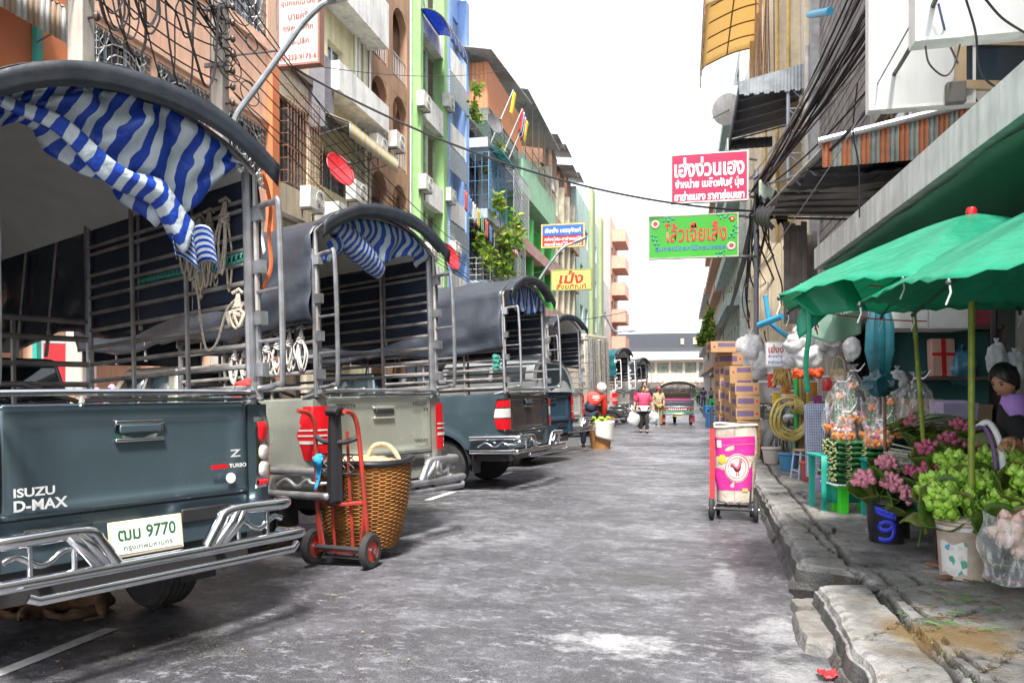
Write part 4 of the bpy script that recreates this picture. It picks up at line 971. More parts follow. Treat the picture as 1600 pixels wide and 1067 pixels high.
def wheel(parent,x,y,r=.37,w=.24,out=1):
 Mx=Matrix.Rotation(R(90),3,'Y');mb=MB()
 prof=[(r*.60,-w/2),(r*.93,-w/2),(r,-w*.36)]+[(r*(1-.02*(k%2)),-w*.36+w*.72*k/8)for k in range(1,8)]+[(r,w*.36),(r*.93,w/2),(r*.60,w/2),(r*.60,-w/2)]
 mb.lathe(prof,36,(x,y,r),0,M=Mx);wh=mb.build('wheel',tyre_m,parent)
 mb=MB();mb.lathe([(.0,out*w*.30),(r*.16,out*w*.36),(r*.2,out*w*.25),(r*.57,out*w*.30),(r*.61,out*w*.45),(r*.61,-out*w*.45),(0,-out*w*.2)],28,(x,y,r),0,M=Mx)
 for k in range(6):
  a=k*math.pi/3;c=Vector((x+out*w*.34,y+r*.38*math.cos(a),r+r*.38*math.sin(a)));mb.box(c,(.03,r*.44,r*.13),Matrix.Rotation(a,3,'X'))
 mb.build('rim',rim_m,wh)
 mb=MB()
 for k in range(6):
  a=(k+.5)*math.pi/3;mb.ball((x+out*w*.30,y+r*.40*math.cos(a),r+r*.40*math.sin(a)),(.012,r*.10,r*.10),8,5)
 mb.build('rim_opening',black,wh);return wh
TW,TT,TB,HB=.71,1.42,.85,.87
def zc(x,hw=.80,crown=.30):return 2.90+crown*max(0,1-(abs(x)/hw)**2.3)
def pickup(name,label,px,depth,ang,col,canopy=True,lamp='clear',tgm=None,tilt=2.3,chr=None,hard=None,plate=None,side=True,bumper=True,zoff=0.0,front=4.2,cage=True,cage_m=None,canv=None):
 c=at(px,HOR,depth);rz=R(ang)+YAW;o=Vector((c.x,c.y,0))-Matrix.Rotation(rz,3,'Z')@Vector((TW,0,0))
 t=thing(name,label,'pickup truck',(o.x,o.y,zr(o.x)+.02+zoff),rz,'pickup trucks parked at an angle along the left side',rx=-R(tilt))
 pm=paint(name+'_paint',col);tgm=tgm or pm;chm=chr or chrome
 wy,L_=1.08,2.25
 def zb(y):
  d=.47**2-(y-wy)**2;return max(.60,.37+math.sqrt(d))if d>0 else .60
 mb=MB()
 for s in(-1,1):
  def fn(u,v,s=s):
   y=.0+L_*u;z0=zb(y);z=z0+(TT-.02-z0)*v;d=math.hypot(y-wy,z-.37)
   x=HB-.035*((z-1.05)/.4)**2-.02*max(0,(.12-y)/.12)+.035*math.exp(-((d-.49)/.06)**2)+.008*math.exp(-((z-1.16)/.03)**2)
   return(s*x,y,z)
  mb.grid(fn,46,14)
  mb.grid(lambda u,v,s=s:(s*(HB-.055-.10*v),L_*u,TT-.02+.022*math.sin(v*3.1)),20,4)
  mb.grid(lambda u,v,s=s:(s*(HB-.155),L_*u,TT-.02-.5*v),4,2)
  mb.add([(s*TW,.0,TB-.25),(s*(HB-.02),.0,TB-.25),(s*(HB-.02),0,TT-.02),(s*TW,0,TT-.02),(s*TW,.1,TB-.25),(s*TW,.1,TT-.02)],[(0,1,2,3),(0,3,5,4)])
  for k in range(14):
   a0,a1=math.pi*k/14,math.pi*(k+1)/14
   mb.add([(s*(HB+.0),wy+.47*math.cos(a),.37+.47*math.sin(a))for a in(a0,a1)]+[(s*.45,wy+.47*math.cos(a),.37+.47*math.sin(a))for a in(a1,a0)],[(0,1,2,3)],1)
 mb.b2(-TW-.02,TW+.02,.02,L_,.84,.88,1);mb.b2(-.72,.72,.05,4.9,.42,.60,1);mb.b2(-TW,TW,2.2,2.24,.88,TT-.03,0)
 body=mb.build('bed',[pm,under],t,smooth=45)
 mb=MB();mb.b2(-TW-.01,TW+.01,.02,.10,TB-.26,TB-.005);mb.build('valance',pm,t,bevel=.01)
 mb=MB()
 for s in(-1,1):mb.box((s*.42,.012,TB-.10),(.34,.02,.085))
 mb.split('step_slot',blacktr,t,bevel=.02)
 mb=MB()
 def fn(u,v):
  x=-TW+.012+(2*TW-.024)*u;z=TB+(TT-TB)*v;e=min(u,1-u)*1.42;ez=min(v,1-v)*.57
  d=-.02*(1-min(1,e/.035))**2-.02*(1-min(1,ez/.03))**2
  pr=max(0,min(1,(.62-abs(x))/.06+(v-.5)*.6))*max(0,min(1,(v-.06)/.08))*max(0,min(1,(.86-v)/.05));return(x,-.02-d+.016*pr,z)
 mb.grid(fn,60,30);mb.b2(-TW+.012,TW-.012,.0,.045,TB+.002,TT-.002)
 tg=mb.build('tailgate',tgm,t,smooth=60)
 mb=MB();mb.grid(lambda u,v:(-.14+.28*u,-.0+.02*max(0,1-4*((u-.5)**2+(v-.5)**2))-.012,1.215+.11*v),8,6);mb.b2(-.14,.14,-.03,-.005,1.205,1.225);mb.b2(-.14,.14,-.032,-.005,1.30,1.325)
 h=mb.build('tailgate_handle',chm if lamp=='clear' else pm,tg,bevel=.006);mb=MB();mb.b2(-.12,.12,-.038,-.022,1.255,1.30);mb.build('handle_grip',pm if lamp!='red' else blacktr,h,bevel=.008)
 for s in(-1,1):
  mb=MB();x0,x1=TW+.012,HB+.008;z0,z1=(TB+.02,TT-.10)
  if lamp=='clear':
   def ft(u,v,s=s):return(s*(x0+(x1-x0)*u),-.06+.07*u*u+.02*(2*v-1)**4,z0+(z1-z0)*v)
   mb.grid(ft,6,14);l=mb.build('taillight',chrome,t,smooth=60)
   for(a,b,m)in((.64,.93,red_l),(.40,.60,amber_l),(.17,.37,amber_l),(.03,.12,red_l)):
    mb=MB();mb.grid(lambda u,v:(s*(x0+.02+(x1-x0-.032)*u),-.073+.07*u*u+.03*(abs(2*v-1)**4+abs(2*u-1)**4)*.5,z0+(z1-z0)*(a+(b-a)*v)),6,6);mb.build('lens',m,l,smooth=60)
  else:
   hw=.22 if lamp=='red' else .20
   def ft(u,v,s=s):
    if u<.4:return(s*(x0+(x1-x0)*u/.4),-.045+.03*(u/.4)**3,z0+(z1-z0+.02)*v)
    w=(u-.4)/.6;return(s*(x1+.012-.02*w-.01*(2*v-1)**2),-.015+hw*w*(1-.35*abs(2*v-.9)),z0+(z1-z0+.02)*v)
   mb.grid(ft,14,16);l=mb.build('taillight',red_l if lamp=='red' else chrome,t,smooth=60)
   for(a,b,m)in(((.30,.36,amber_l),(.44,.47,amber_l),(.54,.57,amber_l))if lamp=='red' else((.05,.38,red_l),(.42,.70,amber_l),(.74,.95,red_l))):
    mb=MB();mb.grid(lambda u,v:(lambda p:(p[0]+s*.004,p[1]-.004,p[2]))(ft(.03+.92*u,a+(b-a)*v)),12,4);mb.build('lens',m,l,smooth=60)
 for s in(-1,1):wheel(t,s*.70,wy,out=s);wheel(t,s*.70,4.15,out=s)
 mb=MB();mb.tube([(-.6,wy,.36),(.6,wy,.36)],.05,8);mb.ball((0,wy,.36),.14,10,8);mb.tube([(.35,0.05,.42),(.35,1.6,.45)],.035,8);mb.build('rear_axle',under,t)
 for s in(-1,1):
  mb=MB();mb.b2(s*.58,s*.82,wy-.52,wy-.50,.24,.64);mb.build('mud_flap',blacktr,t)
 mb=MB();W2=.80
 low=[(2.27,.45),(3.7,.45),(3.75,.8),(4.15,.86),(4.55,.8),(4.6,.45),(5.05,.5),(5.12,.85),(5.05,1.08),(4.1,1.17),(2.27,1.17)]
 mb.prism(low,(W2,0,0),YV,ZV,-2*W2 if False else 0.0001)if False else None
 v_=[(-W2,y,z)for y,z in low]+[(W2,y,z)for y,z in low];n_=len(low)
 mb.add(v_,[tuple(range(n_)),tuple(range(2*n_-1,n_-1,-1))]+[(i,n_+i,n_+(i+1)%n_,(i+1)%n_)for i in range(n_)])
 a=[(-W2+.03,2.29,1.172),(W2-.03,2.29,1.172),(W2-.03,4.15,1.172),(-W2+.03,4.15,1.172)];b=[(-.63,2.42,1.84),(.63,2.42,1.84),(.63,3.45,1.86),(-.63,3.45,1.86)]
 mb.add(a+b,[(0,1,5,4),(1,2,6,5),(2,3,7,6),(3,0,4,7),(4,5,6,7)])
 cb=mb.build('cab',pm,t,smooth=20,bevel=.04,seg=3)
 def gl(q,off):
  m_=MB();q=[Vector(p)for p in q];n3=(q[1]-q[0]).cross(q[2]-q[0]).normalized()
  if n3.dot(Vector(off))<0:n3=-n3
  m_.add([p+n3*.006 for p in q],[(0,1,2,3)]);m_.build('cab_window',carglass,cb,solid=.004)
 I=lambda f,g,k:Vector(f).lerp(Vector(g),k)
 gl([I(a[0],b[0],.12)+XV*.08,I(a[1],b[1],.12)-XV*.08,I(a[1],b[1],.88)-XV*.05,I(a[0],b[0],.88)+XV*.05],(0,-1,0))
 gl([I(a[3],b[3],.08)+XV*.06,I(a[2],b[2],.08)-XV*.06,I(a[2],b[2],.9)-XV*.04,I(a[3],b[3],.9)+XV*.04],(0,1,0))
 for s in(0,1):
  p0,p1,q0,q1=(a[s],a[3-s],b[s],b[3-s])
  f=lambda u,k:I(I(p0,q0,k),I(p1,q1,k),u)
  gl([f(.08,.14),f(.44,.14),f(.46,.86),f(.12,.86)],(2*s-1,0,0));gl([f(.5,.14),f(.90,.14),f(.86,.86),f(.52,.86)],(2*s-1,0,0))
 if bumper:
  lo,hi,BW=.575,.775,.80;mb=MB();yb=-.24
  base=([(-HB-.05,.55,lo),(-HB-.06,yb+.10,lo)]if side else[(-BW-.06,yb+.08,lo)])+[(-BW+.02,yb,lo),(BW-.02,yb,lo),(BW+.07,yb+.07,lo),(BW+.07,yb+.17,lo)]
  mb.tube(smooth_path(base,5),.034,10)
  mb.tube([(-BW+.10,yb-.075,lo-.055),(-BW+.14,yb-.085,lo-.075),(BW-.02,yb-.085,lo-.075),(BW+.04,yb-.04,lo-.055)],.024,10)
  for s in(-1,1):
   wrap=side and s<0
   up=[(s*.26,yb,lo+.02),(s*.34,yb,hi-.06),(s*.41,yb,hi),(s*(BW-.04),yb,hi),(s*(BW+.06),yb+.09,hi)]+([(s*(HB+.05),.55,hi)]if wrap else[(s*(BW+.06),yb+.16,hi)])
   mb.tube(smooth_path(up,5),.036,10)
   for k in(1,2):mb.tube(smooth_path([(s*(.26+.045*k),yb,lo+.02),(s*(.34+.05*k),yb-.035,hi-.07),(s*(.41+.04*k),yb-.01,hi-.005)],5),.028,8)
   wv=[(s*(.42+.05*k),yb+.01,(lo+hi)/2+.03*math.sin(k*1.3))for k in range(8)]
   if wrap:wv+=[(s*(HB+.045),yb+.18+.06*k,(lo+hi)/2+.03*math.sin(k*1.3))for k in range(9)]
   mb.tube(smooth_path(wv,4),.018,8)
   for x in(.46,.66):mb.tube([(s*x,yb,lo),(s*x,yb,hi)],.014,6)
   mb.tube([(s*.5,yb+.02,lo),(s*.5,.15,.50)],.03,6)
  mb.build('rear_bumper',chm,t,smooth=60)
 if plate:
  O_=Vector((-.055,-.17,.70));V_=Vector((0,.12,1)).normalized();U_=XV;N_=U_.cross(V_)
  Mx=Matrix((U_,V_,N_)).transposed().to_4x4();Mx.translation=O_
  mb=MB();mb.box((0,0,0),(.41,.19,.012));mb.box((0,.0,-.03),(.3,.14,.05),None,0);mb.xf(Mx);pf=mb.build('number_plate',platef,t,bevel=.008)
  mb=MB();mb.box((0,0,.008),(.375,.155,.006));mb.xf(Mx);mb.build('plate_face',platew,pf)
  text_on(pf,plate[0],O_+V_*.025,U_,V_,.32,.07,plategr,lift=.0125,bold=.02)
  text_on(pf,plate[1],O_-V_*.055,U_,V_,.27,.03,plategr,lift=.0125,bold=.01)
 cm=cage_m or steel
 if cage:
  zs=[TT+.09+.135*k for k in range(6)]
  for s in(-1,1):
   mb=MB();x=s*.755
   for z in zs+[2.31,2.40,2.49,2.66,2.72]:mb.tube([(x,.02,z),(x,2.15,z)],.015 if z>2.3 else .017,6)
   for y in(.70,1.42):mb.tube([(x-s*.022,y,TT),(x-s*.022,y,2.9)],.018,6)
   mb.build('side_rack',steelw,t)
   mb=MB()
   m2=MB();m2.tube([(x,2.14,TT-.02),(x,2.14,2.93)],.03,8);m2.build('rack_post',cm,t)
   mb.tube([(x,.02,TT-.02),(x,.02,2.93)],.03,8)
   mb.tube([(x+s*.05,.0,TT+.0),(x+s*.05,.0,2.72)],.022,8)
   for z in(1.62,1.95,2.28,2.62):mb.box((x+s*.04,-.045,z),(.05,.08,.085))
   mb.tube([(x,.02,TT+.12),(x+s*.03,-.02,TT+.03),(x+s*.05,.16,TT-.01)],.03,8)
   mb.build('rack_post',cm,t)
   mb=MB();mb.tube(smooth_path([(x+s*.03,-.03,2.66),(x+s*.035,-.20,2.67),(x+s*.035,-.26,2.58),(x+s*.035,-.26,1.62),(x+s*.035,-.20,1.52),(x+s*.03,-.03,1.50)],4),.02,8)
   for z in(1.8,2.12):mb.tube([(x+s*.03,-.03,z),(x+s*.035,-.26,z)],.012,6)
   mb.build('folded_gate',cm,t)
  mb=MB()
  for z in(TT+.03,1.62,1.78,1.98,2.12):mb.tube([(-.75,2.14,z),(.75,2.14,z)],.022,8)
  for x in(-.3,.2):mb.tube([(x,2.14,TT),(x,2.14,2.1)],.018,6)
  mb.tube([(-.72,2.02,TT+.05),(-.5,2.02,TT+.16),(.2,2.02,TT+.2),(.6,2.02,TT+.06)],.02,6)
  mb.build('front_rack',steelw,t)
  mb=MB();mb.tube(smooth_path([(-.74,-.02,TT+.02),(-.70,-.05,TT+.055),(.62,-.05,TT+.055),(.70,-.03,TT+.03)],4),.018,8);mb.tube([(-.3,-.02,TT+.015),(.74,-.02,TT+.02)],.012,6);mb.build('tailgate_rail',chm,t)
 if canopy:
  cvm=canv or navy;hoop=[-.02,.70,1.42,2.14]+[y for y in(2.75,3.35,3.95)if y<front]
  for y in hoop:
   mb=MB();pts=[(-.79,y,1.9 if y>2.2 else 2.0)]+[(-.79*math.cos(k*math.pi/14),y,zc(-.79*math.cos(k*math.pi/14))-.03)for k in range(15)]+[(.79,y+(.25 if y>2.2 else 0),1.9 if y>2.2 else 2.0)]
   mb.tube(pts,.017,6);mb.build('canopy_hoop',steelw,t)
  wr=lambda x,y,z,k=1:.026*k*mnoise.noise(Vector((y*5+z*4,x*3,z*2-y*2+px)))*.5+.022*k*mnoise.noise(Vector((x*2.3,y*1.8,z*2.6+px*.01)))
  def fn(u,v):
   y=-.16+(front+.16)*v;hw=.815;low_=2.02+.05*math.sin(y*3.1+px)+(0 if y<2.4 else .03)
   sd_=.26;pl=.018*math.sin(y*2*math.pi/.71)
   if u<sd_ or u>1-sd_:
    w=(u/sd_)if u<sd_ else(1-u)/sd_;s=-1 if u<sd_ else 1
    z=low_+(2.87-low_)*w;q=(1-w);x=s*(hw+.03*math.sin(q*2.5)+pl*q+wr(s,y,z,2.2)+.012*math.sin(y*11+z*5)*q*q+.010*math.sin(z*21+y*4+3*mnoise.noise(Vector((y*2,z*2,px))))*(.3+q))
    return(x,y,z)
   x=-hw+2*hw*(u-sd_)/(1-2*sd_);return(x,y,zc(x,hw)-.02+.012*math.cos(y*2*math.pi/.71)+wr(x,y,0))
  mb=MB();k_=MB()
  full=fn
  def fn2(u,v):
   return full(u,v)
  mb.grid(lambda u,v:full(u,.035+.965*v),64,60);cn=mb.build('canopy',cvm,t,smooth=180,solid=.006)
  mb=MB()
  mb.grid(lambda u,v:(lambda x:(x*(1+.015*(1-v)),-.20+.16*v,zc(x,.835)+.015-.0*v+.008*math.sin(u*20)))(-.835+1.67*u),40,4)
  mb.grid(lambda u,v:(lambda x:(x*1.015,-.205+.02*v,zc(x,.835)+.015-.13*v))(-.835+1.67*u),40,3)
  mb.build('visor',M('visor_navy',(.022,.028,.040),.45,var=.25,dirt=.3,dscale=3,bump=.3,bscale=12),cn,smooth=60,solid=.006)
  mb=MB();mb.grid(lambda u,v:(lambda x:(x,.0+(front-.1)*v,zc(x,.79)-.055))(-.77+1.54*u),30,16);mb.build('roof_lining',greyliner,cn,smooth=180)
  for s in(-1,1):
   mb=MB();mb.grid(lambda u,v:(s*(.785+.01*math.sin(u*17+v*4)),.03+2.3*u,2.06+.80*v+.03*math.sin(u*9)),30,8);mb.build('side_lining',navyliner,cn,smooth=180)
  mb=MB();mb.grid(lambda u,v:(-.78+1.56*u,front-.05+.03*math.sin(9*u),1.95+(zc(-.78+1.56*u,.8)-2.0)*v),16,8);mb.build('front_flap',cvm,cn,smooth=180,solid=.005)
 if hard:
  hm=paint(name+'_top',hard)
  def hx(u,v):
   a=math.pi*u;y=.02+2.18*v;top=2.16-.10*(1-v);zz=TT+.01;hw=.80-.10*(max(0,math.sin(a))**.6)
   x=-math.copysign(abs(math.cos(a))**.45,math.cos(a))*(.80-.14*max(0,math.sin(a)));z=zz+(top-zz)*max(0,math.sin(a))**.55
   return(x,y-.12*(1-v)*(1-(z-TT)/.75),z)
  mb=MB();mb.grid(hx,40,12);mb.grid(lambda u,v:(lambda p:(p[0]*v,p[1]+.02,TT+(p[2]-TT)*v))(hx(u,0)),40,4);hd=mb.build('hard_top',hm,t,smooth=40)
  mb=MB();mb.grid(lambda u,v:(lambda p:(p[0]*.86,p[1]-.012-.11*(1-v)*0,TT+.06+(p[2]-TT-.13)*v))(hx(.04+.92*u,0)),24,4);mb.build('rear_glass',carglass,hd,smooth=60)
  for s in(0,1):
   for(v0,v1)in((.08,.42),(.46,.93)):
    mb=MB()
    def fs_(u,v,s=s,v0=v0,v1=v1):
     uu=(.05+.16*v);p=hx(uu if s==0 else 1-uu,v0+(v1-v0)*u);return(p[0]+(-.012 if s==0 else .012),p[1],p[2])
    mb.grid(fs_,10,5);mb.build('side_glass',carglass,hd,smooth=60)
 t['_paint']=0;del t['_paint'];return t,tg,tgm
T1,tg1,_=pickup('blue_pickup','nearest dark teal blue pickup with striped sheet hanging from its canopy',395,4.85,54,(.085,.128,.155),plate=('ฒม 9770','กรุงเทพมหานคร'),side=False)
blk=chl
text_on(tg1,'ISUZU',(-.555,-.042,.985),XV,ZV,.19,.045,chl,lift=.002,bold=.03);text_on(tg1,'D-MAX',(-.525,-.042,.92),XV,ZV,.25,.055,chl,lift=.002,bold=.03)
text_on(tg1,'Z',(.585,-.042,1.10),XV,ZV,.075,.045,chl,lift=.002,bold=.02);text_on(tg1,'TURBO',(.60,-.042,1.025),XV,ZV,.12,.025,platew,lift=.003,bold=.02)
mb=MB();mb.b2(.42,.53,-.046,-.04,1.012,1.038);mb.build('badge',red_l,tg1)
mb=MB();mb.lathe([(0,0),(.032,.0),(.032,.006),(0,.006)],18,(.55,-.04,.95),M=Matrix.Rotation(R(90),3,'X'));mb.build('sticker',platew,tg1)
T2,tg2,_=pickup('silver_pickup','pale greenish silver pickup, second in the row, with red wrap-round lights',680,7.93,55,(.46,.49,.43),lamp='red',chr=steel)
text_on(tg2,'TOYOTA',(-.50,-.03,1.335),XV,ZV,.24,.04,blacktr,lift=.006,bold=.03);text_on(tg2,'HILUX',(.50,-.03,1.345),XV,ZV,.22,.04,blacktr,lift=.006,bold=.03)
text_on(tg2,'2.5',(.58,-.03,1.285),XV,ZV,.08,.035,blacktr,lift=.006,bold=.03);text_on(tg2,'VIGO',(.50,-.03,.97),XV,ZV,.20,.035,blacktr,lift=.006,bold=.03)
T3,tg3,_=pickup('grey_blue_pickup','grey blue pickup with black tailgate, third in the row',856,12.6,65,(.085,.13,.16),lamp='mixed',tgm=M('black_tailgate',(.02,.025,.03),.25,coat=.6,dirt=.3))
T4,tg4,_=pickup('hardtop_pickup','dark blue pickup with glazed fibreglass hard top',892,15.9,57,(.045,.10,.16),canopy=False,cage=False,lamp='red',hard=(.33,.36,.38),bumper=False)
T5,tg5,_=pickup('white_pickup','white pickup with navy canopy beyond the glazed hard top one',910,18.6,57,(.62,.62,.58),lamp='red')
T6,tg6,_=pickup('white_pickup','grey pickup with white side rails and round teal drum canopy far along the row',985,33,60,(.12,.2,.22),lamp='red',cage_m=white_p,canv=sheet_mat('teal_canvas',(.01,.09,.11),.05,.4,.2,3),side=False,front=2.4)
T7,tg7,_=pickup('dark_pickup','farthest dark blue canopied pickup behind the tuk-tuk',1012,43,60,(.10,.12,.16),lamp='red',side=False,front=2.4)
c=at(955,HOR,25.5);rz=R(60)+YAW;o=Vector((c.x,c.y,0))-Matrix.Rotation(rz,3,'Z')@Vector((.9,0,0))
t=thing('box_truck','cream and stainless box truck between canopied pickups','truck',(o.x,o.y,zr(o.x)),rz,rx=-R(2))
mb=MB();mb.b2(-.9,.9,0,3.2,1.0,3.25);mb.build('cargo_box',M('stainless_box',(.52,.48,.40),.3,.5,var=.1,dirt=.2),t,bevel=.08,seg=3)
mb=MB();mb.b2(-.86,-.02,-.03,-.005,1.08,3.1);mb.b2(.02,.86,-.03,-.005,1.08,3.1);mb.build('rear_door',M('stainless_door',(.60,.58,.52),.25,.6,dirt=.2),t,bevel=.01)
mb=MB()
for x in(-.5,-.36,.12,.5):mb.tube([(x,-.05,1.1),(x,-.05,3.1)],.02,6)
mb.build('door_rod',chrome,t);mb=MB();mb.b2(-.8,.8,.1,5.0,.5,.98);mb.build('chassis',under,t)
mb=MB();mb.b2(-.85,.85,3.3,5.0,.6,2.2);mb.build('cab',M('cab_cream',(.6,.58,.5),.3,coat=.4),t,bevel=.1,seg=3)
for s in(-1,1):wheel(t,s*.75,.9,out=s);wheel(t,s*.75,4.3,out=s)
#  poles, wires, signs
polem=M('pole_concrete',(.40,.38,.34),.85,var=.15,scale=2,dirt=.6,dcol=(.16,.14,.12),dscale=1.6,streak=True,bump=.3)
cable=M('cable_black',(.02,.02,.024),.5,rvar=0);cableg=M('cable_grey',(.30,.30,.31),.5,rvar=0);galv=M('galvanised',(.30,.33,.36),.45,.5,var=.15,dirt=.3,dscale=4)
def concrete_pole(px,X,label,w=.27,h=11,w2=.2):
 y=SX(px,X);t=thing('utility_pole',label,'utility pole',(X,y,-.1));mb=MB()
 mb.box((0,0,h/2),(w,w,h),None,0,w2/w);mb.build('shaft',polem,t,bevel=.02)
 mb=MB()
 for k in range(8):
  z=6.6+.28*k;mb.tube([(0,0,z),(.24,-.02,z)],.02,6);mb.ball((.26,-.02,z),(.05,.05,.07),8,6)
 mb.split('insulator',M('insulator_brown',(.05,.03,.025),.4),t)
 mb=MB();mb.b2(-w*.55,-w*.45,-.09,.09,6.2,9.2);mb.b2(-.2,.2,-w/2-.05,-w/2-.002,7.2,7.27);mb.b2(-.2,.2,-w/2-.05,-w/2-.002,8.2,8.27);mb.split('bracket',iron,t);return Vector((X,y,0))
PA=concrete_pole(127,-7.95,'thick concrete utility pole nearest the camera on the left, strung with black cables',.29)
PB=concrete_pole(344,-7.95,'second concrete utility pole on the left with coiled cables and insulators',.26)
rnd.seed(5)
def wire(label,paths,r,m,name='cable',n=None):
 ""
 for p in paths:
  mb=MB();mb.tube(p,r,5,caps=False);o=mb.build(name,m,None);tag(o,label,'cable',n)
grp='overhead cables'
for k in range(9):
 z=6.7+.28*(k%8);z2=6.9+.33*(k%7)
 wire('thin black cable running from the second left pole down the left house fronts',[catenary((PB.x+.26,PB.y,z),(-7.6-.2*(k%3),42,z2-.8),1.0+.12*k,24)],.012,cable,n=grp)
for k in range(7):
 z=6.8+.3*k;wire('slack black cable strung between the two left poles',[catenary((PA.x+.2,PA.y,z),(PB.x,PB.y,z+.1),.12+.05*k)],.014,cable,n='cables between the left poles')
 if k<5:wire('cable coming in from the left to the nearest pole',[catenary((-8.2,2.0,z-.3),(PA.x,PA.y,z),.25)],.016,cable,n='cables at the left edge')
for k in range(13):
 x=-7.7+rnd.uniform(-.25,.25);y0=8.2+rnd.uniform(0,2.2);top=(x,y0+rnd.uniform(-.3,.3),9.8);pts=[top]
 zz=6.3+rnd.uniform(-.1,.7);yy=y0+rnd.uniform(.1,.9)
 pts+=[(x+.05,y0+.15,8.4),(x+.1,(y0+yy)/2-.2,7.4),(x+.12,yy-.25,zz+.25),(x+.1,yy,zz),(x+.05,yy+.3,zz+.35),(x,yy+.5,7.9+rnd.uniform(-.3,.4)),(PB.x+.1,PB.y-.1,8.0+rnd.uniform(-.6,.6))]
 wire('drooping loop of black cable hanging between the left poles',[smooth_path(pts,5)],rnd.choice([.012,.016,.022]),cable,n='drooping cable loops on the left')
for k in range(9):
 a0=rnd.uniform(0,6);rr=rnd.uniform(.12,.34);c=PB+Vector((.25,rnd.uniform(-.7,.6),rnd.uniform(6.8,8.6)));pts=[c+Vector((.02*i/10,rr*math.cos(a0+i*.5)*(1+.02*i),rr*.8*math.sin(a0+i*.5)))for i in range(16)]+[PB+Vector((.15,0,c.z+.2-PB.z))]
 wire('coil of spare cable on the second left pole',[smooth_path(pts,3)],.011,cable,n='cable coils on the second left pole')
mb=MB();e=at(436,94,17.5);p2=Vector((1.62,18.3,5.55))
wire('thick black cable crossing above the street from left houses to the right pole',[catenary(e,p2,.72,30)],.026,cable)
wire('thin cable branching towards the lower brown arches',[catenary(at(436,94,17.5),OX(860,90,-6),.6,20)],.010,cable)
a,b=at(960,478,60),at(1085,455,60);wire('far thin wire across the street end with a hanging lamp',[catenary(at(905,500,60),b,.3,12)],.03,cable)
def lamp(label,pts,r=.05,hl=.7):
 t=thing('street_lamp',label,'street lamp',pts[0]);o=Vector(pts[0]);q=[Vector(p)-o for p in pts]
 mb=MB();mb.tube(smooth_path(q,6),r,10);mb.build('arm',galv,t)
 d=(q[-1]-q[-2]).normalized();mb=MB();rot=d.to_track_quat('X','Z').to_matrix()
 mb.ball(q[-1]+d*hl*.45,(hl*.55,.14,.09),16,8,M=rot);mb.build('lamp_head',M('lamp_grey',(.25,.27,.29),.4,.3),t)
 mb=MB();mb.ball(q[-1]+d*hl*.5-ZV*.05,(hl*.38,.11,.07),14,8,M=rot);mb.build('lamp_lens',M('lamp_lens',(.5,.52,.55),.2),t);return t
D=12.2;lamp('grey street lamp arm rising above the nearest canopy',[at(362,210,D),at(371,178,D),at(400,138,D),at(452,66,D),at(472,38,D),at(500,10,D),at(515,2,D)],.05)
D=40;lamp('small street lamp reaching in front of the blue and red sign',[at(826,480,D),at(838,445,D),at(868,400,D),at(882,386,D),at(893,381,D)],.07,.9)
lamp('far street lamp post rising behind the box truck',[Vector((-6.5,62,-.1)),Vector((-6.5,62,7.2)),at(960,517,62),at(975,517,62)],.08,1.0)
red_t=M('paint_red',(.55,.02,.02),.5);dred_t=M('paint_dark_red',(.33,.03,.03),.5);white_t=M('paint_white',(.78,.74,.76),.5);blue_t=M('paint_blue',(.04,.09,.42),.5);dk_t=M('paint_maroon',(.22,.05,.06),.5)
def put(S,s,cx,cy,w,h,m,bold=.0,**k):
 t,U,N,W_,H_,d=S;return text_on(t,s,N*d+U*(cx*W_)+ZV*(cy*H_),U,ZV,w*W_,h*H_,m,bold=bold,**k)
S=signboard('faded white sign with maroon Thai lines and phone number at top left',OY(437,50,16),OY(503,50,16),OY(470,105,16).z,OY(470,105,16).z+2.15,M('sign_faded',(.62,.55,.52),.6,var=.06,dirt=.35,dcol=(.45,.32,.28),dscale=2),M('sign_rust',(.30,.14,.11),.7,dirt=.4),.24,fr=.05)
for i,(tx,w)in enumerate((('บูชาพระ เทศ',.86),('ธูป เทียน',.55),('อุปกรณ์มาลัย',.80),('บายศรี',.46),('ถุงพลาสติก',.70),('ส่ง-ปลีก',.50))):put(S,tx,0,.42-.133*i,w,.075 if i!=1 else .085,dk_t,.015)
put(S,'02-222-9175-6',0,-.415,.86,.055,red_t,.012)
mb=MB();c=S[0].location;mb.tube([(-1.2,.1,.8),(-1.9-.4,.1,.8)],.03,6);mb.tube([(-.5,.1,-.6),(XL-c.x,.1,-.6)],.03,6);mb.build('wall_bracket',iron,S[0])
YS=18.0
S=signboard('magenta pink sign with white Thai lettering, upper of the two over the pavement',OY(1048,280,YS),OY(1169,280,YS),OY(1100,317,YS).z,OY(1100,240,YS).z,M('sign_pink',(.40,.006,.06),.4,var=.12,scale=1,dirt=.15,dcol=(.5,.04,.10)),M('sign_rim_white',(.6,.58,.55),.5,dirt=.5),.12)
put(S,'เฮ่งง่วนเฮง',0,.22,.90,.40,white_t,.03);put(S,'จำหน่าย เมล็ดพันธุ์ ปุ๋ย',.0,-.13,.88,.24,white_t,.035);put(S,'ยาฆ่าแมลง ราคาย่อมเยา',.0,-.36,.90,.19,white_t,.035)
mb=MB();mb.tube([(.9,.1,-.45),(1.62-S[0].location.x,.2,-.45)],.03,6);mb.tube([(.9,.1,.4),(1.62-S[0].location.x,.2,.4)],.03,6);mb.build('arm',iron,S[0])
YS=18.05;wh_t=M('petal_pale',(.65,.40,.42),.5);lf_t=M('leaf_teal',(.03,.25,.25),.5)
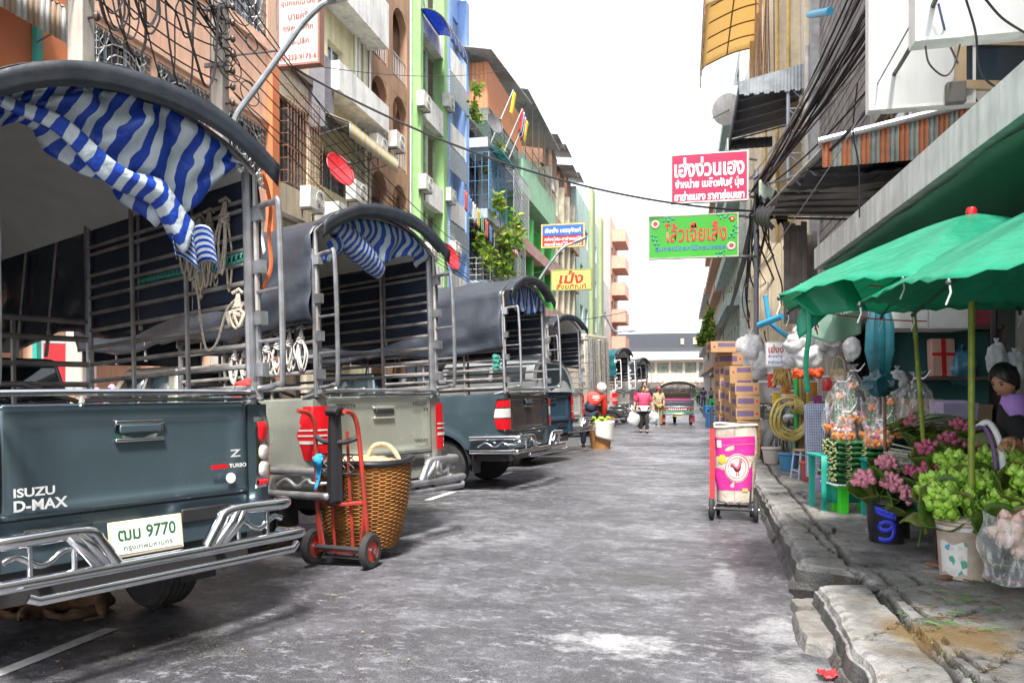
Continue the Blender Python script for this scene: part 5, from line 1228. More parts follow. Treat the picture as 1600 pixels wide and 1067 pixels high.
S=signboard('bright green sign with red Thai lettering and painted flowers, lower of the two',OY(1013,370,YS),OY(1154,370,YS),OY(1080,404,YS).z,OY(1080,336,YS).z,M('sign_green',(.025,.27,.012),.4,var=.15,scale=1,dirt=.12,dcol=(.06,.34,.04)),M('sign_rim_green',(.32,.34,.26),.5,dirt=.5),.12)
put(S,'โล้วเจี๊ยเส็ง',.03,.10,.68,.44,red_t,.012,shear=.0);put(S,'อุปกรณ์ดอกไม้ครบวงจร',-.03,-.27,.78,.15,M('paint_indigo',(.05,.10,.45),.5),.01)
t,U,N,W_,H_,d=S
def flower(cx,cy,r_,m,n,m2):
 mb=MB();O_=N*(d+.002)+U*(cx*W_)+ZV*(cy*H_)
 for k in range(n):
  a=2*math.pi*k/n;e=U*math.cos(a)+ZV*math.sin(a);f=U*-math.sin(a)+ZV*math.cos(a);w=r_*2.2/n
  mb.add([O_+e*r_*.25,O_+e*r_*.7+f*w,O_+e*r_,O_+e*r_*.7-f*w],[(0,1,2,3)])
 o=mb.build('painted_flower',m,t,solid=.002);mb=MB();mb.lathe([(0,.0),(r_*.33,0),(r_*.33,.003),(0,.003)],14,O_,M=Matrix((U,ZV,N)).transposed());mb.build('flower_centre',m2,o)
flower(-.42,.30,.11,wh_t,16,red_t);flower(.42,-.26,.11,wh_t,16,red_t);flower(.43,.36,.07,red_t,6,wh_t)
mb=MB()
for(cx,cy)in((-.44,.02),(-.42,-.08),(-.40,-.18),(-.3,.40),(-.25,.42),(.45,.05),(.46,.16),(.42,-.03),(.38,.42),(.30,.44),(.33,-.40),(.28,-.43)):
 for k in range(3):
  a=k*2.1+cx*9;O_=N*(d+.003)+U*(cx*W_)+ZV*(cy*H_);e=U*math.cos(a)+ZV*math.sin(a);f=U*-math.sin(a)+ZV*math.cos(a);mb.add([O_,O_+e*.05+f*.014,O_+e*.10,O_+e*.05-f*.014],[(0,1,2,3)])
mb.split('painted_leaf',lf_t,t,solid=.002)
mb=MB();mb.tube([(.9,.1,-.47),(1.62-t.location.x,.2,-.47)],.03,6);mb.tube([(.9,.1,.45),(1.62-t.location.x,.2,.45)],.03,6);mb.build('arm',iron,t)
YS=45.0
S=signboard('blue and red Thai sign far along the left row',OY(846,370,YS),OY(914,370,YS),OY(880,387,YS).z,OY(880,350,YS).z,M('sign_red',(.55,.03,.03),.5),M('sign_rim_yellow',(.6,.45,.15),.5),.2,fr=.08)
t,U,N,W_,H_,d=S;mb=MB();Mx=Matrix((U,ZV,N)).transposed().to_4x4();mb.box((0,.22*H_,d),(W_-.2,.43*H_,.02));mb.xf(Mx);mb.build('blue_panel',M('sign_blue',(.03,.12,.55),.5),t,smooth=0)
put(S,'เจียเส็ง บรรจุภัณฑ์',0,.20,.82,.28,white_t,.02,lift=.015);put(S,'กล่องโฟม-ตาข่ายผลไม้',0,-.13,.84,.17,white_t,.02);put(S,'กระเช้าผลไม้-ตะกร้า',0,-.34,.84,.17,white_t,.02)
S=signboard('yellow octagonal-bordered sign with red Thai lettering below the blue and red one',OY(861,437,YS-.6),OY(925,437,YS-.6),OY(890,454,YS-.6).z,OY(890,421,YS-.6).z,M('sign_yellow',(.72,.62,.14),.5),M('sign_rim_olive',(.26,.28,.10),.5),.2,fr=.09)
put(S,'เม้ง',0,.12,.60,.60,red_t,.03,shear=.15);put(S,'สังฆภัณฑ์',0,-.30,.74,.24,dred_t,.02)
for i,(px,py,cols)in enumerate(((785,172,((.8,.6,.05),)),(800,200,((.5,.02,.04),(.7,.7,.7),(.03,.05,.25),(.7,.7,.7),(.5,.02,.04))),(806,215,((.75,.6,.08),)))):
 p=OX(px,py,XL+1.9);t=thing('flag',['yellow flag, upper one on the roof terrace','red white and blue striped flag on the roof terrace','yellow flag, lower one on the roof terrace'][i],'flag',p,0,'flags on the green block')
 mb=MB();mb.tube([(-.6,0,-1.6),(.5,.2,1.0)],.035,6);mb.build('flagpole',alu,t)
 mb=MB();n=len(cols)
 for k in range(n):mb.grid(lambda u,v,k=k:(.5-.2*v+.08*math.sin(u*5),.2+.7*(k+u)/n,.95-1.05*v-.35*(k+u)/n+.05*math.sin(v*7)),6,10,k)
 mb.build('flag_cloth',[M('flag_%d_%d'%(i,k),c,.7)for k,c in enumerate(cols)],t,solid=.01)
RP=Vector((1.62,18.3,.1));t=thing('sign_post','grey steel pole on the right kerb carrying the pink and green signs','pole',RP);mb=MB();mb.tube([(0,0,0),(0,0,6.4)],.055,10);mb.build('shaft',M('pole_bluegrey',(.22,.24,.29),.5,.3,dirt=.3),t)
mb=MB()
for z in(5.3,5.9,6.2):mb.b2(-.25,.25,-.03,.03,z,z+.05)
mb.build('cross_arm',iron,t)
rnd.seed(11)
for k in range(20):
 a=Vector((3.2+.035*k,11.8+.1*(k%5),8.6+.10*((k*7)%11)-.06*k));b=Vector((1.55+rnd.uniform(-.1,.25),18.2,5.9+.045*(k%9)))
 wire('cable of the thick bundle sweeping down to the right sign pole',[catenary(a,b,rnd.uniform(.05,.4),16)],rnd.choice([.013,.018,.024]),cable if k%4 else cableg,n='cable bundle on the right')
for k in range(13):
 a=Vector((1.6+rnd.uniform(-.15,.3),18.2+rnd.uniform(-.1,.1),rnd.uniform(4.9,6.0)));b=Vector((1.7+rnd.uniform(-.1,1.0),18.8+rnd.uniform(0,6),rnd.uniform(2.6,4.4)));m_=(a+b)/2+Vector((rnd.uniform(-.3,.3),rnd.uniform(-.4,.4),rnd.uniform(-.9,-.2)))
 wire('tangled dark cable hanging around the right sign pole',[smooth_path([a,a.lerp(m_,.5)+Vector((rnd.uniform(-.2,.2),0,-.2)),m_,m_.lerp(b,.6)+Vector((0,0,-.25)),b],6)],rnd.choice([.012,.018,.022]),cable,n='tangled cables at the right pole')
for k in range(8):
 a=Vector((1.6,18.3,5.2+.1*k));b=Vector((2.2,60,5.0+.2*k));wire('cable running on down the right row from the sign pole',[catenary(a,b,.8+.1*k,16)],.016,cable,n='cables down the right row')
wire('thick black cable swooping past the white boards to the sign pole',[smooth_path([at(1468,-12,6.2),at(1440,45,7),at(1395,120,8.2),at(1365,160,9),at(1300,232,9.6),at(1245,275,12),at(1195,288,17)],8)],.022,cable)
wire('thin pale wire slanting down from the white boards',[smooth_path([at(1450,-10,6.5),at(1400,80,7.5),at(1352,165,8.6),at(1300,255,9.4),at(1225,365,13),at(1160,455,19)],8)],.008,cableg)
wire('black wire drooping across the face of the top right board',[smooth_path([at(1506,-10,6.2),at(1524,50,6.4),at(1528,95,6.5),at(1540,125,6.6),at(1575,147,6.6)],6)],.010,cable)
wire('bluish wire falling between the two white boards',[smooth_path([at(1466,6,6.4),at(1480,60,6.6),at(1497,100,8.0),at(1515,140,8.2),at(1535,170,8.2)],6)],.010,M('cable_blue',(.07,.10,.2),.5))
wire('slack loop of wire hanging under the top right board',[smooth_path([at(1446,72,6.5),at(1452,100,6.5),at(1475,119,6.5),at(1490,105,6.5),at(1500,70,6.5)],6)],.008,cable)
wire('black wire across the top right corner of the white board',[smooth_path([at(1534,-8,6.2),at(1565,28,6.3),at(1602,52,6.3)],6)],.010,cable)
wire('thin wire dangling before the striped tin gable',[smooth_path([at(1340,130,9),at(1333,205,9.3),at(1342,260,9.4),at(1343,340,9.4)],5)],.010,cable)
t=tag(MB().b2(-.09,.09,-.05,.05,-.11,.11).build('meter_box',M('meter_grey',(.13,.13,.12),.6,dirt=.3),None,OY(1493,146,8.78),bevel=.01),'small dark meter box on the second white board','meter box')
t=thing('window_shutter','tan wooden shutter frame hanging open at the top right edge','shutter',OX(1560,100,3.2));mb=MB();w,h=.9,.55;rr=.09
mb.b2(-.03,.03,-w/2,w/2,-h/2,-h/2+rr);mb.b2(-.03,.03,-w/2,w/2,h/2-rr,h/2);mb.b2(-.03,.03,-w/2,-w/2+rr,-h/2+rr,h/2-rr);mb.b2(-.03,.03,w/2-rr,w/2,-h/2+rr,h/2-rr);mb.xf(Matrix.Rotation(R(-75),4,'Z'));mb.build('frame',M('wood_tan'),t)
mb=MB();mb.b2(-.01,.01,-w/2+rr,w/2-rr,-h/2+rr,h/2-rr);mb.xf(Matrix.Rotation(R(-75),4,'Z'));mb.build('pane',glass,t)
#  things hanging on the trucks
def curtain(label,truck,fn,nu,nv,mat,name='striped_sheet'):
 mb=MB();mb.grid(fn,nu,nv);mb.xf(truck.matrix_world if False else Matrix.LocRotScale(truck.location,truck.rotation_euler,None));return tag(mb.build(name,mat,None,smooth=180,solid=.004),label,'sheet','striped plastic sheets under the canopies')
def TL(truck,p):return Matrix.LocRotScale(truck.location,truck.rotation_euler,None)@Vector(p)
def c1(u,v):
 x=-.80+1.47*u;top=zc(x,.80)-.07
 low=(2.66+.22*0)-.0;ln=(.04+.60*(u/.75)**1.1)if u<.75 else(.64-.56*(u-.75)/.25)
 gather=1+.0*v;y=-.06-.05*math.sin(u*21+v*3)*v+.16*v*v;xx=x+.04*v*math.sin(u*9)-.15*v*min(1,(1-abs(2*u-1))*2)
 return(xx,y+.05*mnoise.noise(Vector((u*9,v*5,2)))+.02*math.sin(u*46+v*9),top-ln*v-.03*math.sin(u*17)*v)
def edge(u):return c1(u,1)
curtain('blue and white striped sheet gathered under the nearest canopy',T1,c1,60,18,striped)
def c1b(u,v):
 a=v*2*math.pi;p0=Vector((-.82,-.05,3.0));p1=Vector((.14,.0,2.60));p2=Vector((.32,.03,2.42));q=(p0.lerp(p1,u/.78)if u<.78 else p1.lerp(p2,(u-.78)/.22));r_=.02+.045*min(1,u*1.4)+.03*max(0,u-.75)*3
 r_*=1+.22*math.sin(3*a+u*9);return q+Vector((.4*r_*math.cos(a),r_*.8*math.sin(a),r_*math.cos(a)))+Vector((0,-.02,-.03*math.sin(u*14)))
curtain('twisted roll of striped sheet hanging diagonally inside the nearest canopy',T1,c1b,60,14,sheet_mat('striped_roll',(.56,.64,.70),.2,.45,.5,16,(13,(.012,.06,.42))))
def c1c(u,v):return(.22+.30*u+.05*v,.0+.05*math.sin(u*14)+.03*v,2.46-.22*v*(1-.3*abs(u-.5))+.04*math.sin(u*12))
curtain('loose tail of striped sheet dangling from the roll in the nearest canopy',T1,c1c,24,10,sheet_mat('striped_tail',(.56,.64,.70),.3,.45,.5,14,(6,(.012,.06,.42)),ax=1))
def c2(u,v):
 x=-.70+1.36*u;ln=.10+.26*abs(math.sin(u*2.6+.3))*(1-.5*abs(u-.55));return(x+.05*math.sin(v*5),-.05-.06*math.sin(u*24)*v+.05*v,zc(x,.80)-.10-(.10 if u<.2 else 0)-ln*v-.04*math.sin(u*13)*v)
curtain('blue and white striped sheet bunched under the silver truck canopy',T2,c2,50,14,striped2)
def c2b(u,v):
 a=v*2*math.pi;q=Vector((-.62,0,3.02)).lerp(Vector((.02,.0,2.62)),u);r_=.06+.05*math.sin(u*3);return q+Vector((.5*r_*math.cos(a),r_*math.sin(a),r_*math.cos(a)))
curtain('twisted strip of striped sheet crossing the silver truck canopy',T2,c2b,30,10,striped2)
def c3(u,v):
 x=-.62+1.2*u;return(x,-.04-.06*math.sin(u*20)*v,zc(x,.80)-.12-(.18+.25*math.sin(u*3.1))*v)
curtain('pale striped sheet rolled up under the third truck canopy',T3,c3,40,10,striped2)
def rope_bundle(label,O,n,L_,m,spread=.05,r=.008,name='rope',wraps=5,twist=0):
 ""
 t=thing(name,label,'rope',O,0,'rope hanks hung on the truck bars');mb=MB();rr=random.Random(len(label)+n)
 for k in range(n):
  dx,dy=rr.uniform(-spread,spread),rr.uniform(-spread,spread);l=L_*rr.uniform(.75,1.05);w=rr.uniform(.02,.05)
  mb.tube(smooth_path([(0,0,.02),(-w*.4+dx*.3,dy*.3,-.08),(-w+dx,dy,-l*.6),(dx,dy,-l),(w+dx,dy,-l*.6),(w*.4+dx*.3,dy*.3,-.08),(.01,0,.02)],5),r,5)
 mb.build('loops',m,t);mb=MB()
 for k in range(wraps):
  z=-.06-k*r*2.1;a0=k;mb.tube([((.03+.004*math.sin(k*3))*math.cos(a0+q*.7),.03*math.sin(a0+q*.7),z-.02*q/10+.01*math.sin(q))for q in range(10)],r*1.1,5)
 mb.tube([(-.04,0,.02),(0,.02,.05),(.04,0,.02)],r*1.4,5);mb.build('binding',m,t);return t
RK=.755
for(y,z,n,L_,lab)in((.62,2.66,7,.42,'thick hank of hemp rope, leftmost on the nearest truck bars'),(.52,2.66,7,.52,'long hank of hemp rope next to the leftmost one'),(.40,2.68,5,.50,'middle hank of hemp rope on the nearest truck bars'),(.22,2.72,3,.56,'slim hank of rope nearest the rear post'),(.10,2.1,5,.22,'short knotted rope hank low on the nearest truck bars')):
 rope_bundle(lab,TL(T1,(RK-.03,y,z)),n,L_,rope_m)
mb=MB();mb.tube([TL(T1,p)for p in smooth_path([(RK-.03,.55,2.2),(RK-.04,.5,1.95),(RK-.04,.44,1.78),(RK-.03,.34,1.82),(RK-.03,.22,2.02),(RK-.02,.1,2.1)],5)],.008,5);tag(mb.build('rope',rope_m),'single loose strand of rope looped on the nearest truck bars','rope')
mb=MB()
for k in range(26):y=.06+k*.05;mb.tube([TL(T1,(RK+.02*math.cos(q*1.2),y+.02*q/5,2.36+.022*math.sin(q*1.2)-.05*(y-.1)*.2))for q in range(8)],.008,4)
mb.tube([TL(T1,(RK-.01,y,2.33+.02*math.sin(y*11)))for y in(.02,.4,.8,1.3)],.012,5);tag(mb.build('rope',rope_g),'green nylon rope lashed along the nearest truck rack','rope')
for k in range(7):
 p=(-.78,.22+.16*k,2.02-.015*k);rope_bundle(['white rope tied at the silver truck side, by the post','white rope at the silver truck side, second from the post','white rope at the silver truck side, third from the post','white rope at the silver truck side, fourth from the post','white rope at the silver truck side, fifth from the post','white rope at the silver truck side, sixth from the post','white rope at the silver truck side, farthest from the post'][k],TL(T2,p),4,.34,rope_w,.04,.008,wraps=3)
mb=MB()
for k in range(18):mb.tube([TL(T3,(-.80+.04*math.sin(q*1.3+k),.12+.05*math.cos(q*1.1+k*2),2.0-.03*q-.01*(k%3)))for q in range(8)],.010,4)
tag(mb.build('rope',rope_g),'tangle of green rope at the third truck rear post','rope')
mb=MB();mb.tube([TL(T1,p)for p in smooth_path([(RK+.1,-.02,2.92),(RK+.13,-.05,2.7),(RK+.12,-.04,2.5),(RK+.13,-.04,2.3),(RK+.08,-.02,2.15)],5)],.014,6);tag(mb.build('cord',M('orange_cord',(.45,.10,.03),.7)),'orange cord tied down the nearest truck rear post','cord')
mb=MB();mb.grid(lambda u,v:TL(T1,(RK+.06+.02*u,-.06+.02*math.sin(v*3),2.58-.22*v+.03*u)),3,8);tag(mb.build('cloth_strip',M('white_rag',(.7,.7,.72),.8),None,solid=.003),'white cloth strip knotted on the nearest truck post','rag')
mb=MB();mb.grid(lambda u,v:TL(T1,(RK-.12+.14*u,.02+.03*math.sin(u*7),1.50+.05*v+.05*u*(1-v)+.02*math.sin(v*5+u*4))),6,4);tag(mb.build('cloth_strip',M('red_rag',(.6,.03,.03),.8),None,solid=.003),'small red rag caught on the nearest tailgate rail','rag')
#  trolleys on the road
redp=M('trolley_red',(.38,.03,.02),.5,var=.2,dirt=.75,dcol=(.10,.05,.04),dscale=9);trolb=M('trolley_black',(.03,.03,.035),.6,dirt=.4)
wick=M('wicker_tan',(.36,.17,.05),.6,var=.35,scale=14,dirt=.6,dcol=(.10,.05,.02),dscale=7,bump=.4);wickd=M('wicker_dark',(.10,.05,.02),.8)  # tan wicker for the weave, dark brown for the ribs
def small_wheel(t,x,y,r=.13,w=.06,hub=None):
 Mx=Matrix.Rotation(R(90),3,'Y');mb=MB();mb.lathe([(r*.62,-w/2),(r*.9,-w/2),(r,-w*.25),(r,w*.25),(r*.9,w/2),(r*.62,w/2),(r*.62,-w/2)],24,(x,y,r),M=Matrix.Rotation(R(90),3,'Y'));wh=mb.build('wheel',tyre_m,t)
 mb=MB();mb.lathe([(0,-w*.3),(r*.64,-w*.3),(r*.64,w*.3),(0,w*.3)],20,(x,y,r),M=Mx);mb.build('rim',hub or redp,wh)
 mb=MB();mb.tube([(x-w*.7,y,r),(x+w*.7,y,r)],r*.16,10);mb.build('hub',chrome,wh)
a,b=G(489,880),G(578,888);c=(a+b)/2;d=b-a;rz=math.atan2(d.y,d.x)
t=thing('hand_trolley','red hand trolley carrying the big wicker basket','hand trolley',(c.x,c.y,0),rz)
hw=d.length/2
for s in(-1,1):small_wheel(t,s*hw,0,.15,.065)
mb=MB();mb.tube([(-hw,0,.15),(hw,0,.15)],.022,8);mb.b2(-.2,.2,.02,.42,.06,.08);mb.build('axle',trolb,t)
mb=MB();f=hw-.045
for s in(-1,1):mb.tube(smooth_path([(s*f,.06,.10),(s*f,.0,.5),(s*f*.92,-.05,1.0),(s*f*.88,-.09,1.22),(s*f*.9-.02,-.14,1.30),(s*f*.95-.04,-.24,1.32)],6),.02,8)
for x in(-.09,.09):mb.tube([(x,.05,.12),(x,-.0,.55),(x,-.05,1.15)],.014,6)
for z,y in((.14,.05),(.55,.0)):mb.tube([(-f,y,z),(-f*.3,y-.04,z-.02),(f*.3,y-.04,z-.02),(f,y,z)],.018,6)
for s in(-1,1):mb.tube([(s*f*.98,-.01,.5),(s*f*.75,.02,.12)],.016,6)
mb.build('frame',redp,t)
mb=MB();mb.tube(smooth_path([(-f*.9,-.06,1.10),(-f*.4,-.10,1.06),(f*.4,-.10,1.06),(f*.9,-.06,1.10)],5),.022,8);mb.build('cross_bar',trolb,t)
mb=MB()
for k in range(4):
 x=-.13+.085*k;mb.tube([(x+.03*math.sin(q),-.045,.80+.02*q)for q in range(8)],.006,4);mb.tube([(x+.03*math.sin(q+3.14),-.045,.80+.02*q)for q in range(8)],.006,4)
for z in(.79,.95):mb.tube([(-f*.9,-.04,z),(f*.9,-.04,z)],.008,5)
mb.build('scroll_work',trolb,t)
bl=t
mb=MB();Mt=Matrix.Translation(t.location)@Matrix.Rotation(rz,4,'Z')
def Tl(p):return Mt@Vector(p)
rows,n=44,132;bc=Vector((-.03,.43,0));vs=[]
for i in range(rows*2+1):
 q=i/(rows*2);z=.10+.74*q+.05*math.sin(q*3.14)*0
 for j in range(n):
  al=2*math.pi*j/n;st=math.cos(al*22+math.pi*(i//2))*.011*(1 if True else 0);rd=.27+.135*q**.75+.02*math.sin(q*3.14)+st+(.006 if i%2 else-.008)
  tilt=.03*math.cos(al)*q;sag=.06*q*math.cos(al);vs.append((bc.x+rd*math.cos(al)*1.06,bc.y+rd*math.sin(al)*.92,z+tilt+.012*math.sin(al*3)*q))
fs=[(i*n+j,i*n+(j+1)%n,(i+1)*n+(j+1)%n,(i+1)*n+j)for i in range(rows*2)for j in range(n)]
bt=thing('wicker_basket','big tan wicker basket with black rim standing on the red trolley','basket',(0,0,0));bt.location=t.location+Vector((0,0,.0));bt.rotation_euler=(0,0,rz)
mb=MB();mb.add(vs,fs);mb.add([(bc.x+.24*math.cos(k*.4)*1.06,bc.y+.24*math.sin(k*.4)*.92,.115)for k in range(16)],[tuple(range(16))]);mb.build('basket_body',wick,bt,smooth=60,solid=.006)
mb=MB();mb.tube([(bc.x+.415*math.cos(k*.2618)*1.06,bc.y+.415*math.sin(k*.2618)*.92,.845+.03*math.cos(k*.2618)+.012*math.sin(k*.785))for k in range(24)],.028,8,closed=True);mb.build('rim',M('rim_black',(.015,.017,.022),.35),bt)
mb=MB()
for k in range(24):al=k*2*math.pi/24;mb.tube([(bc.x+(.256+.13*q**.75)*math.cos(al)*1.06,bc.y+(.256+.13*q**.75)*math.sin(al)*.92,.1+.74*q)for q in(0,.25,.5,.75,1)],.006,4)
mb.build('basket_rib',wickd,bt)
mb=MB();mb.lathe([(.34,.80),(.32,.84),(.2,.885),(0,.90)],24,(bc.x,bc.y,0),wob=lambda a,i:1+.06*math.sin(a*5+i));mb.tube(smooth_path([(bc.x+.05,bc.y-.05,.87),(bc.x+.10,bc.y,.99),(bc.x+.22,bc.y+.02,1.0),(bc.x+.32,bc.y,.93),(bc.x+.36,bc.y,.86)],6),.022,8)
for k in range(16):al=k*.393;mb.tube([(bc.x+.05*math.cos(al),bc.y+.05*math.sin(al),.90),(bc.x+.31*math.cos(al+.2),bc.y+.28*math.sin(al+.2),.85)],.010,5)
tag(mb.build('inner_basket',M('raffia_pale',(.45,.34,.20),.8,var=.3,scale=20,bump=.5),None,t.location,(0,0,rz)),'smaller pale raffia basket nested inside the big wicker basket','basket')
mb=MB();mb.grid(lambda u,v:(-.035+.12*(u-.5)*(.75+.45*v)+.05*(1-v)+.0,-.13+.03*math.cos(u*6.28)+.08*v,1.33-.80*v+.015*math.cos(u*9)),10,24)
mb.grid(lambda u,v:(.02+.10*(u-.5)+.005,-.20+.14*v,1.30+.035*math.sin(v*3.14)),8,8);tag(mb.build('shoulder_strap',M('black_fabric',(.012,.012,.016),.6,bump=.2),None,t.location,(0,0,rz),solid=.05,bevel=0),'long folded black fabric strap draped over the red trolley','strap')
mb=MB()
for k in range(3):mb.grid(lambda u,v,k=k:(-.19+.03*u-.05*k*v*.8+.03*(k-1),-.06-.02*math.sin(v*4+k),.92-(.10+.09*k)*v),3,8)
mb.ball((-.18,-.06,.90),(.05,.04,.05),10,8,jit=.4);tag(mb.build('ribbon',M('blue_ribbon',(.03,.30,.62),.4),None,t.location,(0,0,rz),solid=.003),'bright blue plastic ribbon knotted on the red trolley','ribbon')
a,b=G(1112,811),G(1181,815);c=(a+b)/2;d=b-a;rz=math.atan2(d.y,d.x)+R(2);hw=d.length/2
t=thing('hand_trolley','black hand trolley by the kerb lined with the pink printed sack','hand trolley',(c.x,c.y,0),rz)
for s in(-1,1):small_wheel(t,s*hw,0,.13,.055,trolb);small_wheel(t,s*hw*.78,.32,.07,.04,trolb)
mb=MB();mb.tube([(-hw,0,.13),(hw,0,.13)],.02,8);mb.tube([(-hw+.04,0,.12),(-hw+.04,.34,.12),(hw-.06,.34,.12),(hw-.06,0,.12)],.016,6)
for k in range(4):x=-.18+.12*k;mb.tube([(x,.0,.12),(x,.36,.12)],.012,6)
mb.tube([(-hw+.01,.0,.1),(-hw+.0,-.03,1.30)],.022,8);mb.tube([(hw-.07,.0,.1),(hw-.04,.0,1.08)],.018,8)
for x in(-.09,.06):mb.tube([(x,.03,.14),(x,.04,1.05)],.012,6)
mb.build('frame',trolb,t)
mb=MB();mb.b2(-hw-.02,-hw+.04,-.045,-.03,.25,1.05);mb.build('red_label_strip',M('strip_red',(.5,.03,.04),.5,var=.4,scale=40),t)
def sk(u,v,off=0.0):
 al=2*math.pi*u-math.pi/2;cx,sy=math.cos(al),math.sin(al);k=3.2;q=(abs(cx)**k+abs(sy)**k)**(-1/k);w=.215+.035*v-.02*(1-v)**4;dp=.16+.02*v
 w+=.010*math.sin(v*9+u*12)+.010*mnoise.noise(Vector((u*9,v*5,1)));dp+=.012*mnoise.noise(Vector((u*8,v*6,4)))
 return Vector(((w+off)*q*cx+.01,(dp+off)*q*sy+.12,.20+.88*v+.015*math.sin(u*12.6)*v))
st=thing('printed_sack','magenta and white printed sack stretched open on the kerbside trolley','sack',t.location,rz)
sackw=M('sack_white',(.52,.44,.38),.7,var=.15,scale=9,dirt=.6,dcol=(.28,.20,.14),dscale=5,bump=.4);sackm=M('sack_magenta',(.48,.015,.22),.5,var=.2,scale=7,dirt=.35,dcol=(.22,.02,.12),dscale=6,bump=.3)
mb=MB();mb.grid(lambda u,v:sk(u,v),64,30);mb.add([sk(k/16,0)for k in range(16)],[tuple(range(16))]);mb.build('sack_body',sackw,st,smooth=180,solid=.006)
def patch(u0,u1,v0,v1,m,name,off=.006,nu=30,nv=8,parent=None,**k):
 mb=MB();mb.grid(lambda u,v:sk(u0+(u1-u0)*u,v0+(v1-v0)*v,off),nu,nv);return mb.build(name,m,parent or st,smooth=180,**k)
patch(-.14,.14,.62,.86,sackm,'printed_band');patch(-.14,.14,.17,.46,sackm,'printed_band');patch(-.14,.14,.76,.765,M('sack_pink',(.6,.25,.35),.6),'pink_line',.009,nv=1)
mb=MB()
def disc(cu,cv,ru,rv,off,m,name,wob=0,r0=0.0):
 mb=MB();mb.grid(lambda u,v:sk(cu+ru*(r0+(1-r0)*v)*math.cos(6.2832*u),cv+rv*(r0+(1-r0)*v)*math.sin(6.2832*u)*(1+wob*math.sin(u*44)),off),40,5);return mb.build(name,m,st,smooth=180)
pale=M('sack_emblem_pale',(.62,.55,.52),.6,dirt=.25,dcol=(.4,.3,.28),dscale=9);rooster=M('sack_emblem_red',(.42,.06,.10),.6)
disc(.02,.46,.088,.185,.010,pale,'emblem_disc');disc(.02,.46,.084,.176,.012,rooster,'emblem_ring',r0=.94);disc(.02,.46,.066,.138,.012,rooster,'emblem_ring',r0=.95)
mb=MB()
def P_(x,y):return sk(.02+x*.06,.46+y*.125,.013)
for poly in([(-.5,.1),(-.2,-.35),(.2,-.4),(.45,-.1),(.5,.4),(.35,.75),(.2,.55),(.15,.2),(-.15,.2),(-.35,.5),(-.75,.55),(-.8,.2)],[(.35,.78),(.5,.75),(.62,.62),(.5,.55)],[(.28,.8),(.3,1.0),(.4,.86),(.5,.95),(.5,.76)],[(-.1,-.4),(-.05,-.8),(.05,-.8),(.02,-.4)],[(.15,-.4),(.2,-.8),(.3,-.8),(.25,-.4)]):
 mb.add([P_(*p)for p in poly],[tuple(range(len(poly)))])
mb.build('emblem_bird',rooster,st,solid=.002)
patch(-.12,-.085,.73,.83,pale,'white_square',.010,4,3);disc(-.085,.58,.028,.06,.010,M('sack_yellow',(.70,.40,.04),.6),'yellow_badge',.08);patch(.06,.10,.16,.20,M('sack_yellow'),'yellow_mark',.010,5,2)
mb=MB();mb.tube([sk(k/40,1.0)for k in range(40)],.018,8,closed=True);mb.build('rope_rim',M('rope_rim',(.50,.48,.42),.7,var=.4,scale=30),st)
#  the pavement market on the right
KZ=.19
def child(src,parent,Mx):
 c=src.copy();COL.objects.link(c);c.parent=parent;c.matrix_local=Mx;return c
def bud_mesh(key,m0,m1,n=9,folds=0,op=0.0):
 ""
 mb=MB();prof=[(.0,-1.0),(.42,-.85),(.72,-.5),(.80,-.1),(.70,.3),(.46,.7),(.2,.95),(0,1.12)]
 mb.lathe(prof,n,wob=lambda a,i:1+.06*math.sin(a*3+i))
 for k in range(len(mb.f)):
  z=sum(mb.v[q].z for q in mb.f[k])/len(mb.f[k]);mb.m[k]=1 if z>.25 else 0
 for ring in range(2 if folds else 1):
  for k in range(folds or 5):
   a=2*math.pi*(k+ring*.5)/(folds or 5);e=Vector((math.cos(a),math.sin(a),0));f=Vector((-e.y,e.x,0));w=.55 if folds else .5;rr=.86+.05*ring
   z0,z1,z2=(-.9,-.1,.75-.3*ring)
   o_=1.25 if folds else 1.12
   mb.add([e*.3+ZV*z0,e*rr*o_*.9+f*w+ZV*z1,e*(.62 if not folds else .95)+ZV*z2,e*rr*o_*.9-f*w+ZV*z1,e*rr*o_*1.05+ZV*z1],[(0,1,4),(1,2,4),(2,3,4),(3,0,4)],1 if ring==0 else 0)
 o=mb.build('lotus_bud',[m0,m1],None,smooth=50 if not folds else 25);COL.objects.unlink(o);return o
pinkA=M('lotus_pink',(.66,.24,.33),.5,var=.25,scale=20);pinkB=M('lotus_deep_pink',(.46,.10,.18),.5,var=.25,scale=20);palep=M('lotus_pale',(.66,.46,.40),.5,var=.15,scale=20)
grA=M('lotus_green',(.15,.36,.02),.4,var=.5,scale=1.6);grB=M('lotus_light_green',(.38,.60,.09),.4,var=.35,scale=1.6);grC=M('lotus_dark_green',(.10,.28,.03),.5,var=.3)
leafm=sheet_mat('lotus_leaf',(.08,.16,.02),.25,.45,.4,25);leafy=sheet_mat('lotus_leaf_olive',(.18,.22,.04),.3,.45,.4,25);stemm=M('stem_green',(.07,.16,.03),.6)
BUDS={'pink':bud_mesh('pink',palep,pinkA),'deep':bud_mesh('deep',pinkA,pinkB),'green':bud_mesh('green',grA,grB,8,4),'greenpink':bud_mesh('gp',grB,palep)}
